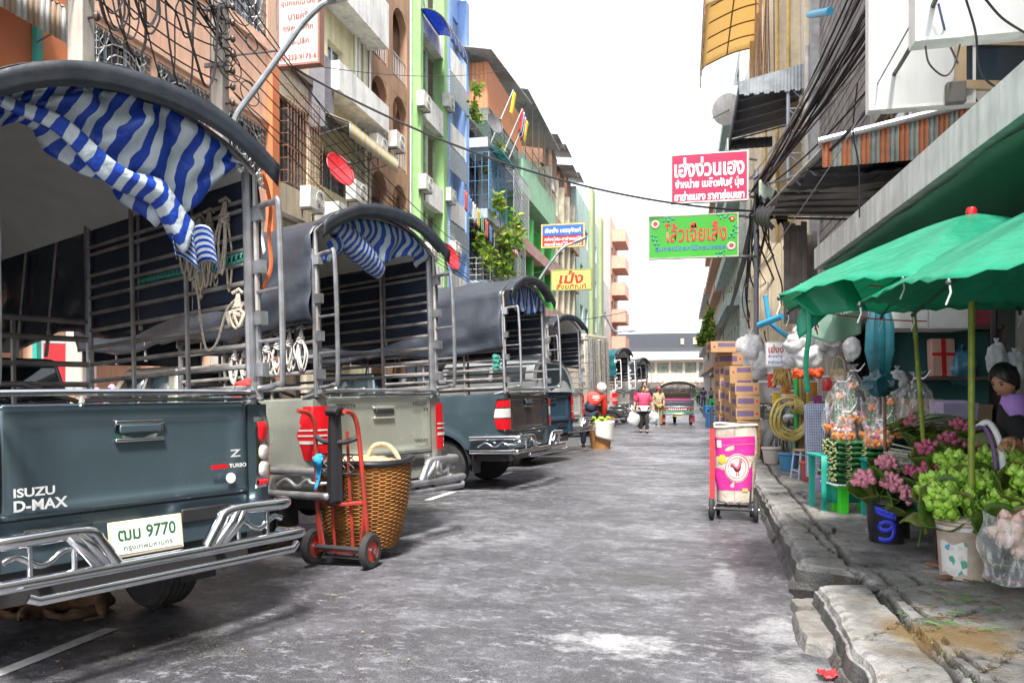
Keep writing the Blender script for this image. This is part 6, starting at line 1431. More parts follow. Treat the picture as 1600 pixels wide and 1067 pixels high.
def bunch(label,c,axis,R_,n,kind,leaf=None,br=.03,group='lotus bunches on the flower stall',L_=.3,seed=0,flat=.55):
 ""
 t=thing('lotus_bunch',label,'lotus bunch',c,0,group);rr=random.Random(seed*7+n);A=Vector(axis).normalized();Q=A.to_track_quat('Z','Y').to_matrix()
 for k in range(n):
  r_=R_*.80*math.sqrt((k+.4)/n);a=k*2.39996+seed;p=Vector((r_*math.cos(a),r_*math.sin(a),flat*R_*(1-(r_/R_)**2)+rr.uniform(-.01,.01)))
  d=Vector((p.x*1.3,p.y*1.3,R_*1.2)).normalized();s=br*rr.uniform(.88,1.15)
  Mx=Matrix.Translation(Q@p)@(Q@d.to_track_quat('Z','Y').to_matrix()@Matrix.Rotation(rr.uniform(0,6),3,'Z')).to_4x4()@Matrix.Diagonal((s,s,s*1.05,1))
  child(BUDS[kind],t,Mx)
 mb=MB();nl=5
 for k in range(nl):
  a0=2*math.pi*k/nl+seed
  def fn(u,v,a0=a0,k=k):
   a=a0+(u-.5)*1.75;q=v;r_=R_*(.22+1.12*q**.8)*(1+.08*math.sin(a*5+k));z=-L_*(1-q)+.06*R_+.35*R_*q*math.cos((u-.5)*3)-.02*k*q-.10*R_*max(0,q-.85)*6
   return Q@Vector((r_*math.cos(a),r_*math.sin(a),z))
  mb.grid(fn,10,6,k%2)
 mb.build('leaf_wrap',[leafm,leafy],t,smooth=180,solid=.003)
 mb=MB()
 for k in range(9):a=k*.7;mb.tube([Q@Vector((.02*math.cos(a),.02*math.sin(a),-L_*.7)),Q@Vector((.035*math.cos(a),.035*math.sin(a),-L_-.14))],.006,5)
 mb.build('stem',stemm,t);return t
def bucket(label,c,r0,r1,h,m,bm=None,name='bucket'):
 t=thing(name,label,'bucket',c);mb=MB();mb.lathe([(0,.0),(r0,0),(r0+(r1-r0)*.85,h*.85),(r1,h*.86),(r1+.008,h*.9),(r1,h),(r1-.012,h),(r0-.005,.03),(0,.03)],32);mb.build('body',m,t)
 mb=MB();mb.lathe([(r1+.004,h-.03),(r1+.016,h-.02),(r1+.016,h-.005),(r1+.002,h+.004)],32);mb.build('rim',bm or m,t);return t
 # --- black bucket with blue paint and pink lotus
b0=G(1385,846,KZ);blackp=M('black_plastic',(.012,.012,.02),.3,dirt=.2)
t=bucket('black bucket with blue painted strokes in front of the green stool',b0,.135,.17,.38,blackp)
mb=MB()
def bs(u,v,off=.004):
 a=-math.pi/2-.25+u;r_=.135+.035*v*.95+off;return Vector((r_*math.cos(a),r_*math.sin(a),.38*v))
def stroke(pts,w):
 q=smooth_path([Vector((a,b,0))for a,b in pts],6)
 for i in range(len(q)-1):
  d=(q[i+1]-q[i]).normalized();n_=Vector((-d.y*.45,d.x*.45,0))*w;n_=Vector((-d.y,d.x*.42,0))*w
  mb.add([bs(*(q[i]+n_)[:2]),bs(*(q[i]-n_)[:2]),bs(*(q[i+1]-n_)[:2]),bs(*(q[i+1]+n_)[:2])],[(0,1,2,3)])
stroke([(-.55,.80),(-.1,.74),(.45,.66)],.13);stroke([(-.5,.72),(0,.64),(.5,.58)],.10)
stroke([(-.35,.44),(0,.50),(.35,.46),(.2,.34),(-.25,.32),(-.35,.44)],.12);stroke([(.40,.46),(.42,.30),(.30,.14),(-.1,.10),(-.42,.12)],.12)
mb.build('blue_paint',M('paint_blue_bright',(.05,.07,.75),.4),t,solid=.002)
def gp(px,py,d):return at(px,py,d)
bunch('pale pink lotus bunch leaning left out of the black bucket',gp(1352,752,6.5),(-.45,-.5,.7),.115,12,'pink',br=.033,seed=1)
bunch('round pink lotus bunch at the front of the black bucket',gp(1392,757,6.45),(.0,-.6,.75),.11,14,'pink',br=.032,seed=2)
bunch('bright open pink lotus bunch behind the front ones in the black bucket',gp(1385,727,6.7),(-.1,-.5,.9),.11,12,'pink',br=.032,seed=3)
bunch('deep pink lotus bunch leaning right out of the black bucket',gp(1425,742,6.6),(.5,-.5,.75),.11,12,'deep',br=.031,seed=4)
# --- whitish paint bucket, green lotus bunches
b1=G(1507,900,KZ);wbk=M('bucket_dirty_white',(.48,.40,.33),.5,var=.15,dirt=.7,dcol=(.24,.17,.12),dscale=7)
t=bucket('dirty white paint bucket with torn blue and green sticker under the green lotus',b1,.155,.18,.42,wbk)
mb=MB()
def bs2(u,v,off=.003):a=-math.pi/2-.36+u;r_=.155+.025*v+off;return Vector((r_*math.cos(a),r_*math.sin(a),.42*v))
mb.grid(lambda u,v:bs2(-.95+1.1*u,.08+.52*v+.03*math.sin(u*9)),14,8)
lab=bpy.data.materials.new('torn_label');lab.use_nodes=True;n=lab.node_tree;tcx=n.nodes.new('ShaderNodeTexCoord');vo=n.nodes.new('ShaderNodeTexVoronoi');vo.inputs['Scale'].default_value=26;n.links.new(tcx.outputs['Object'],vo.inputs['Vector'])
rp=n.nodes.new('ShaderNodeValToRGB');rp.color_ramp.interpolation='CONSTANT';e=rp.color_ramp.elements
for i,(p_,c_)in enumerate(((0,(.62,.62,.60)),(.45,(.10,.30,.45)),(.55,(.6,.6,.58)),(.72,(.08,.32,.22)),(.8,(.55,.52,.48)),(.92,(.06,.12,.16)))):
 el=e[i]if i<2 else e.new(p_);el.position=p_;el.color=(*c_,1)
n.links.new(vo.outputs['Color'],rp.inputs['Fac']);n.links.new(rp.outputs['Color'],n.nodes['Principled BSDF'].inputs['Base Color']);mb.build('torn_sticker',lab,t,smooth=180)
mb=MB();mb.grid(lambda u,v:bs2(-1.4+2.8*u,.80+.07*v,.004),20,2);mb.build('pale_band',M('band_pale',(.66,.64,.60),.5),t,smooth=180)
GB=[(1478,795,5.35,(-.5,-.6,.6),.13,12,'low left green lotus bunch hanging over the white bucket'),(1520,792,5.4,(.1,-.7,.6),.14,14,'low front green lotus bunch above the white bucket'),(1462,760,5.7,(-.5,-.5,.7),.13,12,'green lotus bunch at the left end of the green heap'),(1505,758,5.6,(-.1,-.6,.75),.14,15,'middle green lotus bunch of the heap'),(1552,760,5.6,(.3,-.6,.75),.14,14,'green lotus bunch right of the parasol pole'),(1490,728,6.0,(-.2,-.5,.8),.14,14,'upper left green lotus bunch of the heap'),(1545,722,6.0,(.2,-.5,.8),.14,14,'upper right green lotus bunch of the heap'),(1515,745,5.8,(0,-.55,.8),.12,12,'green lotus bunch tucked in the centre of the heap'),(1548,800,5.3,(.35,-.6,.6),.11,10,'green lotus bunch low at the right of the white bucket'),(1600,755,5.2,(.2,-.6,.7),.13,12,'green lotus bunch at the right edge of the picture')]
for i,(px,py,d,ax,r_,n_,lb)in enumerate(GB):bunch(lb,gp(px,py,d),ax,r_,max(7,int(n_*.68)),'green',br=.046,seed=10+i,group='green lotus bunches')
for i,(px,py,d,ax,lb)in enumerate(((1448,702,6.3,(-.3,-.5,.8),'dusky pink lotus bunch behind the green heap, left'),(1480,690,6.4,(0,-.5,.8),'dusky pink lotus bunch behind the green heap, middle'),(1520,706,6.3,(.1,-.5,.8),'dark pink lotus bunch behind the parasol pole'),(1430,663,7.0,(-.2,-.5,.8),'small pink lotus bunch beside the white reed bundle'))):
 bunch(lb,gp(px,py,d),ax,.105,9,'deep',br=.030,seed=30+i,group='pink lotus behind the heap')
bunch('big pale green and pink lotus bunch wrapped in film at the lower right edge',gp(1592,838,4.9),(-.1,-.75,.55),.19,15,'greenpink',br=.056,seed=41)
o=gp(1575,835,4.8);mb=MB();mb.grid(lambda u,v:o+Vector((-.17+.40*u,-.06-.10*math.sin(u*3)+.05*v,.16-.42*v-.05*math.sin(u*5)))+Vector((.02*math.sin(v*9),.03*math.sin(u*11+v*5),0)),24,16)
tag(mb.build('plastic_film',clear_mat('film_clear',alpha=.16),None,smooth=180),'crinkled clear plastic film around the lower right lotus','plastic film')
mb=MB();mb.lathe([(.0,0),(.28,.02),(.34,.12),(.36,.13),(.34,.14),(.28,.04),(0,.03)],32);tag(mb.build('basin',M('basin_navy',(.02,.03,.07),.3),None,G(1598,893,KZ)+Vector((.12,.25,.10))),'dark blue basin under the lower right lotus','basin')
def table(label,c,w,d,h,top,legm,rz=YAW,name='table',lw=.05,splay=0.0):
 t=thing(name,label,'table',c,rz);mb=MB();mb.b2(-w/2,w/2,-d/2,d/2,h-.03,h);mb.build('tabletop',top,t,bevel=.008)
 for sx in(-1,1):
  for sy in(-1,1):
   mb=MB();x,y=sx*(w/2-lw),sy*(d/2-lw);mb.add([(x+a*lw/2+sx*splay*(1-q),y+b*lw/2+sy*splay*(1-q),(h-.031)*q)for q in(0,1)for a,b in((-1,-1),(1,-1),(1,1),(-1,1))],[(3,2,1,0),(4,5,6,7),(0,1,5,4),(1,2,6,5),(2,3,7,6),(3,0,4,7)]);mb.build('leg',legm,t)
 return t
woodd=M('dark_wood',(.07,.05,.04),.7,var=.3,dirt=.4);q=gp(1515,800,6.25);table('dark low wooden table under the green lotus heap',(q.x,q.y,KZ),.95,.7,.42,woodd,woodd)
q=gp(1475,760,6.95);table('dark wooden table under the reeds and leaf baskets',(q.x,q.y,KZ),1.0,.5,.58,woodd,woodd)
for i,(px,py,d,r_,lb)in enumerate(((1468,668,6.9,.26,'wide basket of pale leaves behind the pink lotus'),(1425,675,7.15,.2,'olive green leaf bundle by the reeds'))):
 c=gp(px,py,d);t=thing('leaf_bundle',lb,'leaf bundle',c,0,'leaf bundles on the stall');mb=MB();rr=random.Random(i)
 for k in range(16):
  a=rr.uniform(-.5,.5)+YAW;y0=rr.uniform(-.10,.10);z0=rr.uniform(-.03,.06);mb.grid(lambda u,v,a=a,y0=y0,z0=z0:(r_*(2*u-1)*math.cos(a),y0+r_*(2*u-1)*math.sin(a)+(v-.5)*.10*math.sin(u*3.14),z0+.05*math.sin(u*3.14)+.03*abs(v-.5)),10,3,k%2)
 mb.build('leaf',[sheet_mat('leaf_pale',(.40,.48,.34),.3)if i==0 else leafy,leafy if i else sheet_mat('leaf_sage',(.30,.40,.22),.3)],t,smooth=180,solid=.004)
c=gp(1428,722,6.8);t=thing('reed_bundle','bundle of pale dried reeds tied in clear plastic beside the banana leaves','reed bundle',c,YAW);mb=MB();rr=random.Random(3)
for k in range(70):
 y,z=rr.gauss(0,.05),rr.gauss(0,.05);mb.tube([(-.22,y*1.25,z*1.25+.02),(.05,y*.9,z*.9),(.22,y*.45,z*.45+.03)],.007,4)
mb.build('reed',M('reed_pale',(.60,.58,.46),.7,var=.2),t)
mb=MB();mb.grid(lambda u,v:((-.2+.42*u),(.125-.07*u)*math.cos(v*6.283)*(1+.1*math.sin(v*20)),(.125-.07*u)*math.sin(v*6.283)+.03*u),16,24)
for k in range(7):mb.grid(lambda u,v,k=k:(.22+.06*u*math.cos(k),.02*math.sin(k*2)+.03*(v-.5),.03+.09*u+.03*math.sin(k)),4,2)
mb.build('plastic_wrap',clear_mat('film_clear'),t,smooth=180)
# --- banana leaf stack on a white tray over a bright green stool
q=G(1336,803,KZ);st_g=M('stool_lime',(.06,.62,.03),.35,var=.05)
t=table('bright lime green plastic stool under the banana leaf stack',(q.x,q.y+.12,KZ),.44,.34,.30,st_g,st_g,name='stool',lw=.085,splay=.012);t['category']='stool'
tag(MB().b2(-.27,.27,-.21,.21,0,.02).build('tray',M('tray_white',(.62,.66,.62),.4),None,(q.x,q.y+.12,KZ+.301),(0,0,YAW),bevel=.008),'pale tray between the lime stool and the banana leaves','tray')
t=thing('banana_leaf_stack','stack of folded dark green banana leaves tied in bundles on the tray','leaf stack',(q.x,q.y+.12,KZ+.325),YAW);bl_m=[sheet_mat('banana_leaf_a',(.015,.09,.03),.1,.4,.4,30),sheet_mat('banana_leaf_b',(.04,.17,.05),.1,.4,.4,30),M('leaf_rib',(.45,.50,.24),.6,var=.3,scale=40)]
for row in range(8):
 mb=MB();z=.033+.056*row;rr=random.Random(row)
 for k in range(3):
  y=-.13+.12*k;jx=rr.uniform(-.012,.012);mb.grid(lambda u,v,y=y,jx=jx:(-.24+.48*u+jx,y+.062*math.cos(v*6.283),z+(.027+.006*math.sin(u*20))*math.sin(v*6.283)+.004*math.sin(u*31)),18,12,(row+k)%2)
 b=mb.build('leaf_roll',bl_m,t,smooth=60);mb=MB()
 for k in range(14):mb.ball((-.245+rr.uniform(-.01,.006),-.17+.025*k,z+rr.uniform(-.022,.022)),(.014,.013,.012),6,4)
 for x in(-.12,.05):mb.tube([(x+rr.uniform(-.03,.03)+.01*math.sin(a),-.135-.064*math.cos(a*1.0),z+.03*math.sin(a))for a in[k*.3-1.5 for k in range(11)]],.006,4)
 mb.build('leaf_rib',bl_m[2],b)
 # --- flower offerings in clear bags
mari=M('marigold',(.80,.24,.01),.6,var=.2,scale=60,bump=.6,bscale=120);marir=M('marigold_red',(.70,.10,.02),.6);wfl=M('flower_white',(.70,.68,.62),.6);pfl=M('flower_pink',(.65,.10,.26),.6)
bagm=clear_mat('bag_clear',alpha=.06)
def garland_bag(label,px,py,d,w,h,seed,cone=True,base=True,rz=0):
 ""
 c=gp(px,py,d);t=thing('flower_bag',label,'flower bag',c,rz,'clear bags of flower offerings');rr=random.Random(seed)
 mb=MB();mb.lathe([(.0,.0),(w*.42,.0),(w*.52,h*.12),(w*.50,h*.35),(w*.36,h*.68),(w*.14,h*.88),(w*.06,h*.93),(w*.10,h*.97),(w*.20,h*1.04)],28,wob=lambda a,i:1+.10*math.sin(a*7+i*.6+seed)+.05*math.sin(a*13+i));mb.build('plastic_bag',bagm,t,smooth=180)
 mb=MB();mb.grid(lambda u,v:(w*.06+.10*u,-.02*u,h*.93+.04*u+.02*v-.03*math.sin(u*4)),6,2);mb.tube([(w*.07*math.cos(k*.6),w*.07*math.sin(k*.6),h*.925)for k in range(11)],.006,5);mb.build('white_tie',M('tie_white',(.72,.72,.72),.6),t,solid=.003)
 if cone:
  mb=MB();mb.lathe([(w*.24,h*.12),(w*.2,h*.2),(w*.08,h*.62),(0,h*.70)],12,wob=lambda a,i:1+.1*math.sin(a*6+i));
  mb.build('leaf_cone',M('cone_green',(.03,.14,.06),.5,var=.4,scale=30),t)
  mb=MB();mb.ball((0,0,h*.68),(.03,.03,.035),10,6,jit=.5)
  for k in range(5):a=k*1.26;mb.ball((.025*math.cos(a),.025*math.sin(a),h*.64),.02,8,5)
  for k in range(9):q=.2+.4*k/9;a=k*2.2;rad=w*(.22-.22*q);mb.ball((rad*math.cos(a),rad*math.sin(a),h*q),.011,6,4)
  mb.build('marigold',mari,t)
  mb=MB()
  for k in range(14):q=.16+.40*k/14;a=k*2.4+1;rad=w*(.25-.25*q);mb.ball((rad*math.cos(a),rad*math.sin(a),h*q),.009,6,4)
  mb.build('jasmine',wfl,t)
 if base:
  mb=MB()
  for k in range(22):a=k*.2856*1;rad=w*(.34+.05*(k%2));mb.ball((rad*math.cos(a),rad*math.sin(a),.03+.035*(k%2)+rr.uniform(0,.015)),.026,8,6,jit=.3,seed=k)
  mb.build('marigold_ring',mari,t)
  mb=MB();m2=MB()
  for k in range(12):a=rr.uniform(0,6.28);rad=w*rr.uniform(.1,.34);(mb if k%2 else m2).ball((rad*math.cos(a),rad*math.sin(a),.09+rr.uniform(0,.05)),.02,8,5,jit=.3,seed=k)
  mb.build('pink_flower',pfl,t);m2.build('white_flower',wfl,t)
 return t
garland_bag('tallest clear bag of marigold offerings, second from the left',1332,662,8.3,.34,.62,2);garland_bag('clear bag of flower offerings at the left end of the row',1312,676,8.35,.36,.60,1);garland_bag('small white tied bag with a marigold ring in front of the tall bags',1318,690,8.1,.24,.34,3,False)
garland_bag('slim clear bag standing behind the teal wrapped pole',1363,688,8.1,.28,.52,4);garland_bag('wide clear bag with bright marigold base right of the wrapped pole',1392,686,7.9,.34,.58,5);garland_bag('big clear bag with pink handles hanging right of the marigold bags',1432,678,7.4,.36,.58,6,False);garland_bag('flower bag low behind the pink lotus',1372,700,7.7,.26,.3,7,False)
q=gp(1335,700,8.45);t=table('teal draped stand under the bags of offerings',(q.x,q.y,KZ),.9,.45,.60,M('teal_cloth',(.02,.36,.28),.6),M('teal_cloth'));mb=MB()
mb.grid(lambda u,v:(-.46+.92*u,-.235-.012*math.sin(u*40)*v,.598-.5*v),40,4);mb.build('cloth_drape',M('teal_cloth'),t,smooth=180,solid=.004)
q=gp(1405,700,7.85);t=table('second teal draped stand, behind the pink lotus',(q.x,q.y,KZ),.7,.35,.60,M('teal_cloth'),M('teal_cloth'));mb=MB();mb.grid(lambda u,v:(-.36+.72*u,-.185-.012*math.sin(u*30)*v,.598-.5*v),30,4);mb.build('cloth_drape',M('teal_cloth'),t,smooth=180,solid=.004)
# --- poles, parasols
gcan=sheet_mat('parasol_green',(.03,.42,.25),.45,.30,.8,7)
bam=M('bamboo_green',(.20,.26,.03),.45,var=.3,scale=12);redtape=M('red_tape',(.45,.01,.02),.4)
def parasol(label,c,r,ztip,drop,n=8,rz=0.0,tilt=0.0,redcap=True,pole=None,foot=True,sag=.10,group='green parasols over the stalls'):
 t=thing('parasol',label,'parasol',c,rz,group);mb=MB();zt=ztip-c[2]
 def fn(u,v):
  a=2*math.pi*u;k=a*n/(2*math.pi);f=abs(math.sin(k*math.pi));rad=r*v;e=rad*(1-.07*f*v**1.5)
  z=zt-drop*(v**1.25)+.0-sag*f*v*(1-v)*1.6+.03*f*v**3+.022*mnoise.noise(Vector((math.cos(a)*4,math.sin(a)*4,v*5+r)))*v+.012*math.sin(k*31+v*5)*v*v
  return Vector((e*math.cos(a),e*math.sin(a),z+tilt*e*math.cos(a)))
 mb.grid(fn,n*12,16);cn=mb.build('canopy',gcan,t,smooth=180,solid=.004)
 mb=MB()
 for k in range(n):
  a=2*math.pi*k/n;mb.tube([fn(k/n,v/8)-ZV*.015 for v in range(1,9)],.009,5);mb.ball(fn(k/n,1.0)-ZV*.02,.016,6,4)
 mb.build('rib',M('rib_dark',(.03,.05,.045),.5),cn)
 mb=MB();
 for k in range(n):
  p_=fn(k/n,1.0);mb.tube([p_,p_+Vector((.01,0,-.07)),p_+Vector((-.01,.01,-.13))],.005,4)
 mb.build('tie_string',M('string_white',(.6,.66,.62),.7),cn)
 if redcap:mb=MB();mb.lathe([(.035,zt-.01),(.038,zt+.02),(.028,zt+.045),(0,zt+.052)],14);mb.build('tip_cap',M('cap_red',(.55,.01,.02),.35),t)
 mb=MB();mb.tube([(0,0,.02),(0,0,zt-.0)],.022,10);mb.build('pole',pole or bam,t)
 return t,fn
pb=G(1518,897,KZ);PB_,fb=parasol('green parasol with red tip on the bamboo pole by the white bucket',(pb.x,pb.y,KZ),1.36,2.74,.58,8,R(12),0)
mb=MB();mb.tube([(0,0,.08),(0,0,.48)],.032,12);mb.build('red_sleeve',redtape,PB_)
mb=MB()
for k in range(4):a=k*math.pi/2+.5;mb.box((.16*math.cos(a),.16*math.sin(a),.015),(.34,.05,.02),(0,0,a))
mb.build('foot',rust,PB_);mb=MB()
for k in range(5):a=k*1.3;mb.tube(smooth_path([(.03*math.cos(a),.03*math.sin(a),.1),(.07*math.cos(a),.07*math.sin(a),.07+.02*k),(.09*math.cos(a+.6),.09*math.sin(a+.6),.03),(.05*math.cos(a+1.2),.05*math.sin(a+1.2),.09)],4),.007,5)
mb.build('red_string',redtape,PB_)
pa=cw(3.35,4.3);PA_,fa=parasol('nearest green parasol at the right edge with scalloped rim',(pa.x,pa.y,KZ),1.28,2.68,.60,8,R(-10),.03,True,M('pole_white',(.5,.5,.5),.4))
o=at(1250,482,5.5);mb=MB()
mb.grid(lambda u,v:o+Vector((.0+.36*u,.1*u,.18-.02*u-(.34*(1-u)+.06)*v))+Vector((.02*math.sin(v*6),.03*math.sin(u*8+v*3),0)),14,12)
mb.grid(lambda u,v:o+Vector((-.06+.35*u+.15*v,-.05,.06+.22*u-.30*v*(.4+.6*u)))+Vector((0,.03*math.sin(u*7),0)),14,10)
mb.grid(lambda u,v:o+Vector((.03+.035*u+.01*math.sin(v*7),-.02-.02*math.sin(v*5),.02-.62*v)),3,16)
tag(mb.build('parasol_flap',gcan,None,smooth=180,solid=.003),'loose green flap and streamer tied at the corner of the far parasol','flap')
o2=at(1300,500,6.7);mb=MB();mb.grid(lambda u,v:o2+Vector((-.22+.46*u,.04*math.sin(u*9),.16-.02*u-.36*v*(1-.5*abs(u-.45)))),20,12);tag(mb.build('plastic_sheet',sheet_mat('pale_green_sheet',(.42,.62,.52),.5,.3,.4,9),None,smooth=180,solid=.003),'pale green translucent sheet sagging below the far parasol','sheet')
mb=MB()
for a_,b_,sg in(((1272,486,6.6),(1448,502,6.1),.02),((1300,440,6.6),(1500,456,5.6),.01)):mb.tube(catenary(at(*a_),at(*b_),sg),.006,5)
for(px,py,d)in((1273,488,6.6),(1312,455,6.6)):
 q=at(px,py,d)
 for k in range(4):mb.tube([q,q+Vector((.02*math.sin(k*2),.01,-.05)),q+Vector((.04*math.sin(k*2+1),.02,-.13-.02*k))],.006,4)
tag(mb.build('red_cord',redtape),'red cord stretched between the parasol corners','cord')
p0,p1=at(1447,752,6.6),at(1424,430,6.6);mb=MB();mb.tube([p0-ZV*.45,p0,p1],[.017,.017,.02],10)
for k in range(6):q=p0.lerp(p1,.1+.15*k);mb.tube([q-ZV*.008,q+ZV*.008],.024,10)
tag(mb.build('bamboo_pole',bam),'thin green bamboo pole leaning beside the pink lotus','pole')
tealc=M('teal_fabric',(.012,.10,.13),.4,var=.3,scale=5,bump=.3)
c=at(1375,590,7.2);t=thing('closed_parasol','closed dark teal parasol hanging point up behind the offerings','parasol',c);mb=MB();mb.lathe([(.03,.0),(.085,.06),(.125,.25),(.12,.5),(.09,.62),(.04,.72),(.015,.76)],24,wob=lambda a,i:1+.14*math.sin(a*6)+.05*math.sin(a*13+i));mb.build('folded_canopy',tealc,t);mb=MB();mb.tube([(0,0,-.35),(0,0,.85)],.014,8);mb.build('pole',iron,t)
c=G(1385,752,KZ)if False else at(1384,745,7.0);t=thing('wrapped_post','thin rusty post capped with a dark teal plastic bundle','post',(c.x,c.y,KZ));h=at(1384,600,7.0).z-KZ;mb=MB();mb.tube([(0,0,0),(-.01,0,h)],.014,8);mb.build('post',rust,t)
mb=MB();mb.ball((-.05,0,h),(.145,.11,.11),20,12,jit=.45,fr=1.3);mb.build('plastic_bundle',M('teal_plastic',(.01,.07,.09),.2,var=.3,bump=.5),t,smooth=40)
# --- goods along the pavement towards the cartons
def blob_bag(label,px,py,d,w,h,m,group=None,seed=0,name='plastic_bag',tied=True):
 c=at(px,py,d);t=thing(name,label,'bag',c,0,group);mb=MB();mb.ball((0,0,0),(w/2,w/2.4,h/2),40,26,jit=.26,seed=seed,fr=1.1)
 for i_,v_ in enumerate(mb.v):mb.v[i_]=v_*(1+.10*abs(mnoise.noise(v_*(2.2/w)+Vector((seed,0,0))))-.10*abs(mnoise.noise(v_*(5/w)+Vector((0,seed,0)))))
 mb.build('bag_body',m,t,smooth=60)
 if tied:mb=MB();mb.lathe([(w*.16,h*.38),(w*.05,h*.5),(w*.12,h*.62)],12,wob=lambda a,i:1+.3*math.sin(a*5));mb.build('tied_neck',m,t,smooth=60,solid=.003)
 return t
wbag=sheet_mat('bag_white',(.66,.66,.66),.35,.3,.5,16);cfoam=M('foam_white',(.68,.68,.68),.6,var=.06)
for i,(px,py,w,h,lb)in enumerate(((1262,520,.30,.26,'large white bag at the top of the hanging bag cluster'),(1245,538,.26,.22,'white bag at the left of the hanging cluster'),(1280,535,.28,.24,'white bag at the right of the hanging cluster'),(1262,556,.34,.28,'lowest white bag of the hanging cluster'),(1300,545,.16,.2,'small white bag beside the hanging cluster'))):blob_bag(lb,px,py,8.6,w,h,wbag,'white bags hanging under the far parasol',i)
for i,(px,py,lb)in enumerate(((1172,548,'grey white sack of foam hanging behind the cartons'),(1185,565,'clear bundle of foam pieces beside the shop sign'))):blob_bag(lb,px,py,17,.6,.75,M('bag_foam',(.60,.60,.60),.6,var=.15,scale=16,bump=.9,bscale=22),'foam bundles hanging by the shop sign',20+i)
S=signboard('small white shop sign with red and blue Thai lines over the pavement',OY(1196,550,13.2),OY(1262,550,13.2),OY(1225,570,13.2).z,OY(1225,534,13.2).z,M('sign_plain',(.66,.64,.64),.5),alu,.04,fr=.012)
put(S,'เฮ่งง่วนเฮง',0,.20,.86,.36,dred_t,.02);put(S,'จำหน่าย เมล็ดพันธุ์',0,-.13,.88,.15,blue_t,.02);put(S,'ยาฆ่าแมลง ราคาย่อมเยา',0,-.36,.88,.15,blue_t,.02)
mb=MB()
for px in(1200,1258):q=OY(px,536,13.2);mb.tube([q,q+ZV*1.0],.006,4)
mb.xf(Matrix.Translation(-S[0].location));mb.build('hanging_wire',iron,S[0])
card=M('cardboard',(.40,.24,.12),.8,var=.12,scale=5,dirt=.3,dcol=(.26,.15,.08));cardp=M('print_purple',(.13,.085,.17),.7);tapem=M('parcel_tape',(.46,.30,.16),.3)
def carton(label,x,y,z,w,d,h,rz,kind=0):
 t=thing('carton',label,'carton',(x,y,z),rz,'cardboard cartons stacked beside the kerb');mb=MB();mb.b2(-w/2,w/2,-d/2,d/2,0,h-.002);mb.build('box',card,t,bevel=.004)
 mb=MB();mb.b2(-w/2+.02,w/2-.12,-d/2-.002,-d/2-.0005,h*.30,h*.74)if kind==0 else mb.b2(-w/2+.14,w/2-.02,-d/2-.002,-d/2-.0005,h*.5,h*.85);mb.b2(-w/2-.002,-w/2-.0005,-d/2+.04,d/2-.1,h*.3,h*.7);mb.build('printed_band',cardp,t,smooth=0)
 mb=MB();mb.lathe([(0,0),(.022,0),(.022,.002),(0,.002)],12,(w/2-.06 if kind==0 else-w/2+.07,-d/2-.0005,h*.5),M=Matrix.Rotation(R(90),3,'X'));mb.build('red_mark',red_t,t)
 mb=MB();mb.b2(-.03,.03,-d/2+.0,d/2,h-.0015,h-.0005);mb.build('tape',tapem,t,smooth=0);return t
lev=['bottom','second','third','fourth','fifth','sixth','seventh','eighth','ninth','tenth','eleventh']
for(nm,px,d,ytop,w,nn,kind,jit)in(('front',1164,14.6,598,.45,7,0,.012),('middle',1153,15.2,572,.44,8,1,.015),('rear',1139,15.8,552,.50,9,0,.02)):
 c=at(px,HOR,d);ztop=1.5+(HOR-ytop)/F*d;h=ztop/nn
 for k in range(nn):
  rr=random.Random(k*3+int(d));carton('%s carton from the ground in the %s stack beside the kerb'%(lev[k],nm),c.x+rr.uniform(-jit,jit),c.y+rr.uniform(-jit,jit),h*k,w,.38,h,YAW+rr.uniform(-.05,.05),kind)
c=at(1128,HOR,15.5);carton('topmost carton lying flat over the rear stack, sticking out to the left',c.x-.02,c.y+.02,1.5+(HOR-552)/F*15.8,.5,.38,.22,YAW,1)
c=G(1199,705,.10);c=at(1199,705,15.2);t=thing('hand_truck','grey steel hand truck standing behind the cartons','hand truck',(c.x,c.y,.1),YAW);mb=MB()
for x in(-.22,.22):mb.tube(smooth_path([(x,0,.08),(x,.02,1.0),(x*.98,.0,1.28),(x*.95,-.14,1.36)],5),.022,8)
for z in(.2,.45,.7,.95,1.12):mb.tube([(-.22,.01,z),(.22,.01,z)],.016,6)
for x in(-.08,.08):mb.tube([(x,.0,.1),(x,.01,1.12)],.014,6)
mb.b2(-.22,.22,-.25,.0,.05,.07);mb.build('frame',steel,t)
for s in(-1,1):small_wheel(t,s*.22,.06,.12,.05,trolb)
def urn(label,px,py,d,s,m=cfoam,n=1):
 c=at(px,py,d);t=thing('foam_urn',label,'urn',c,0,'white foam urns and planters');mb=MB();mb.lathe([(0,0),(.16*s,0),(.16*s,.04*s),(.08*s,.08*s),(.07*s,.16*s),(.15*s,.26*s),(.2*s,.46*s),(.24*s,.5*s),(.24*s,.53*s),(.2*s,.53*s),(.14*s,.3*s),(0,.2*s)],24)
 mb.build('bowl',m,t);mb=MB();mb.lathe([(.245*s,.49*s),(.265*s,.505*s),(.265*s,.53*s),(.245*s,.54*s)],24);mb.build('rim',m,t)
for(px,py,d,s,lb)in((1180,672,15.6,.95,'white foam urn left of the hand truck'),(1207,640,15.8,1.1,'white foam urn on top behind the hand truck'),(1218,618,16.2,1.2,'white foam planter at the back of the urn group'),(1190,705,15.9,1.2,'white foam urn on the ground behind the hand truck'),(1228,640,15.6,.9,'small white foam urn right of the hand truck'),(1240,612,16.5,1.1,'white foam planter high on the right of the urns')):urn(lb,px,py,d,s)
table('dark wooden bench behind the foam urns',(*at(1215,700,16.3).xy,.15),1.6,.7,.62,woodd,woodd)
blob_bag('crumpled white sheet between the cartons and the hand truck',1188,680,14.9,.5,.6,wbag,None,31,'plastic_sheet',False)
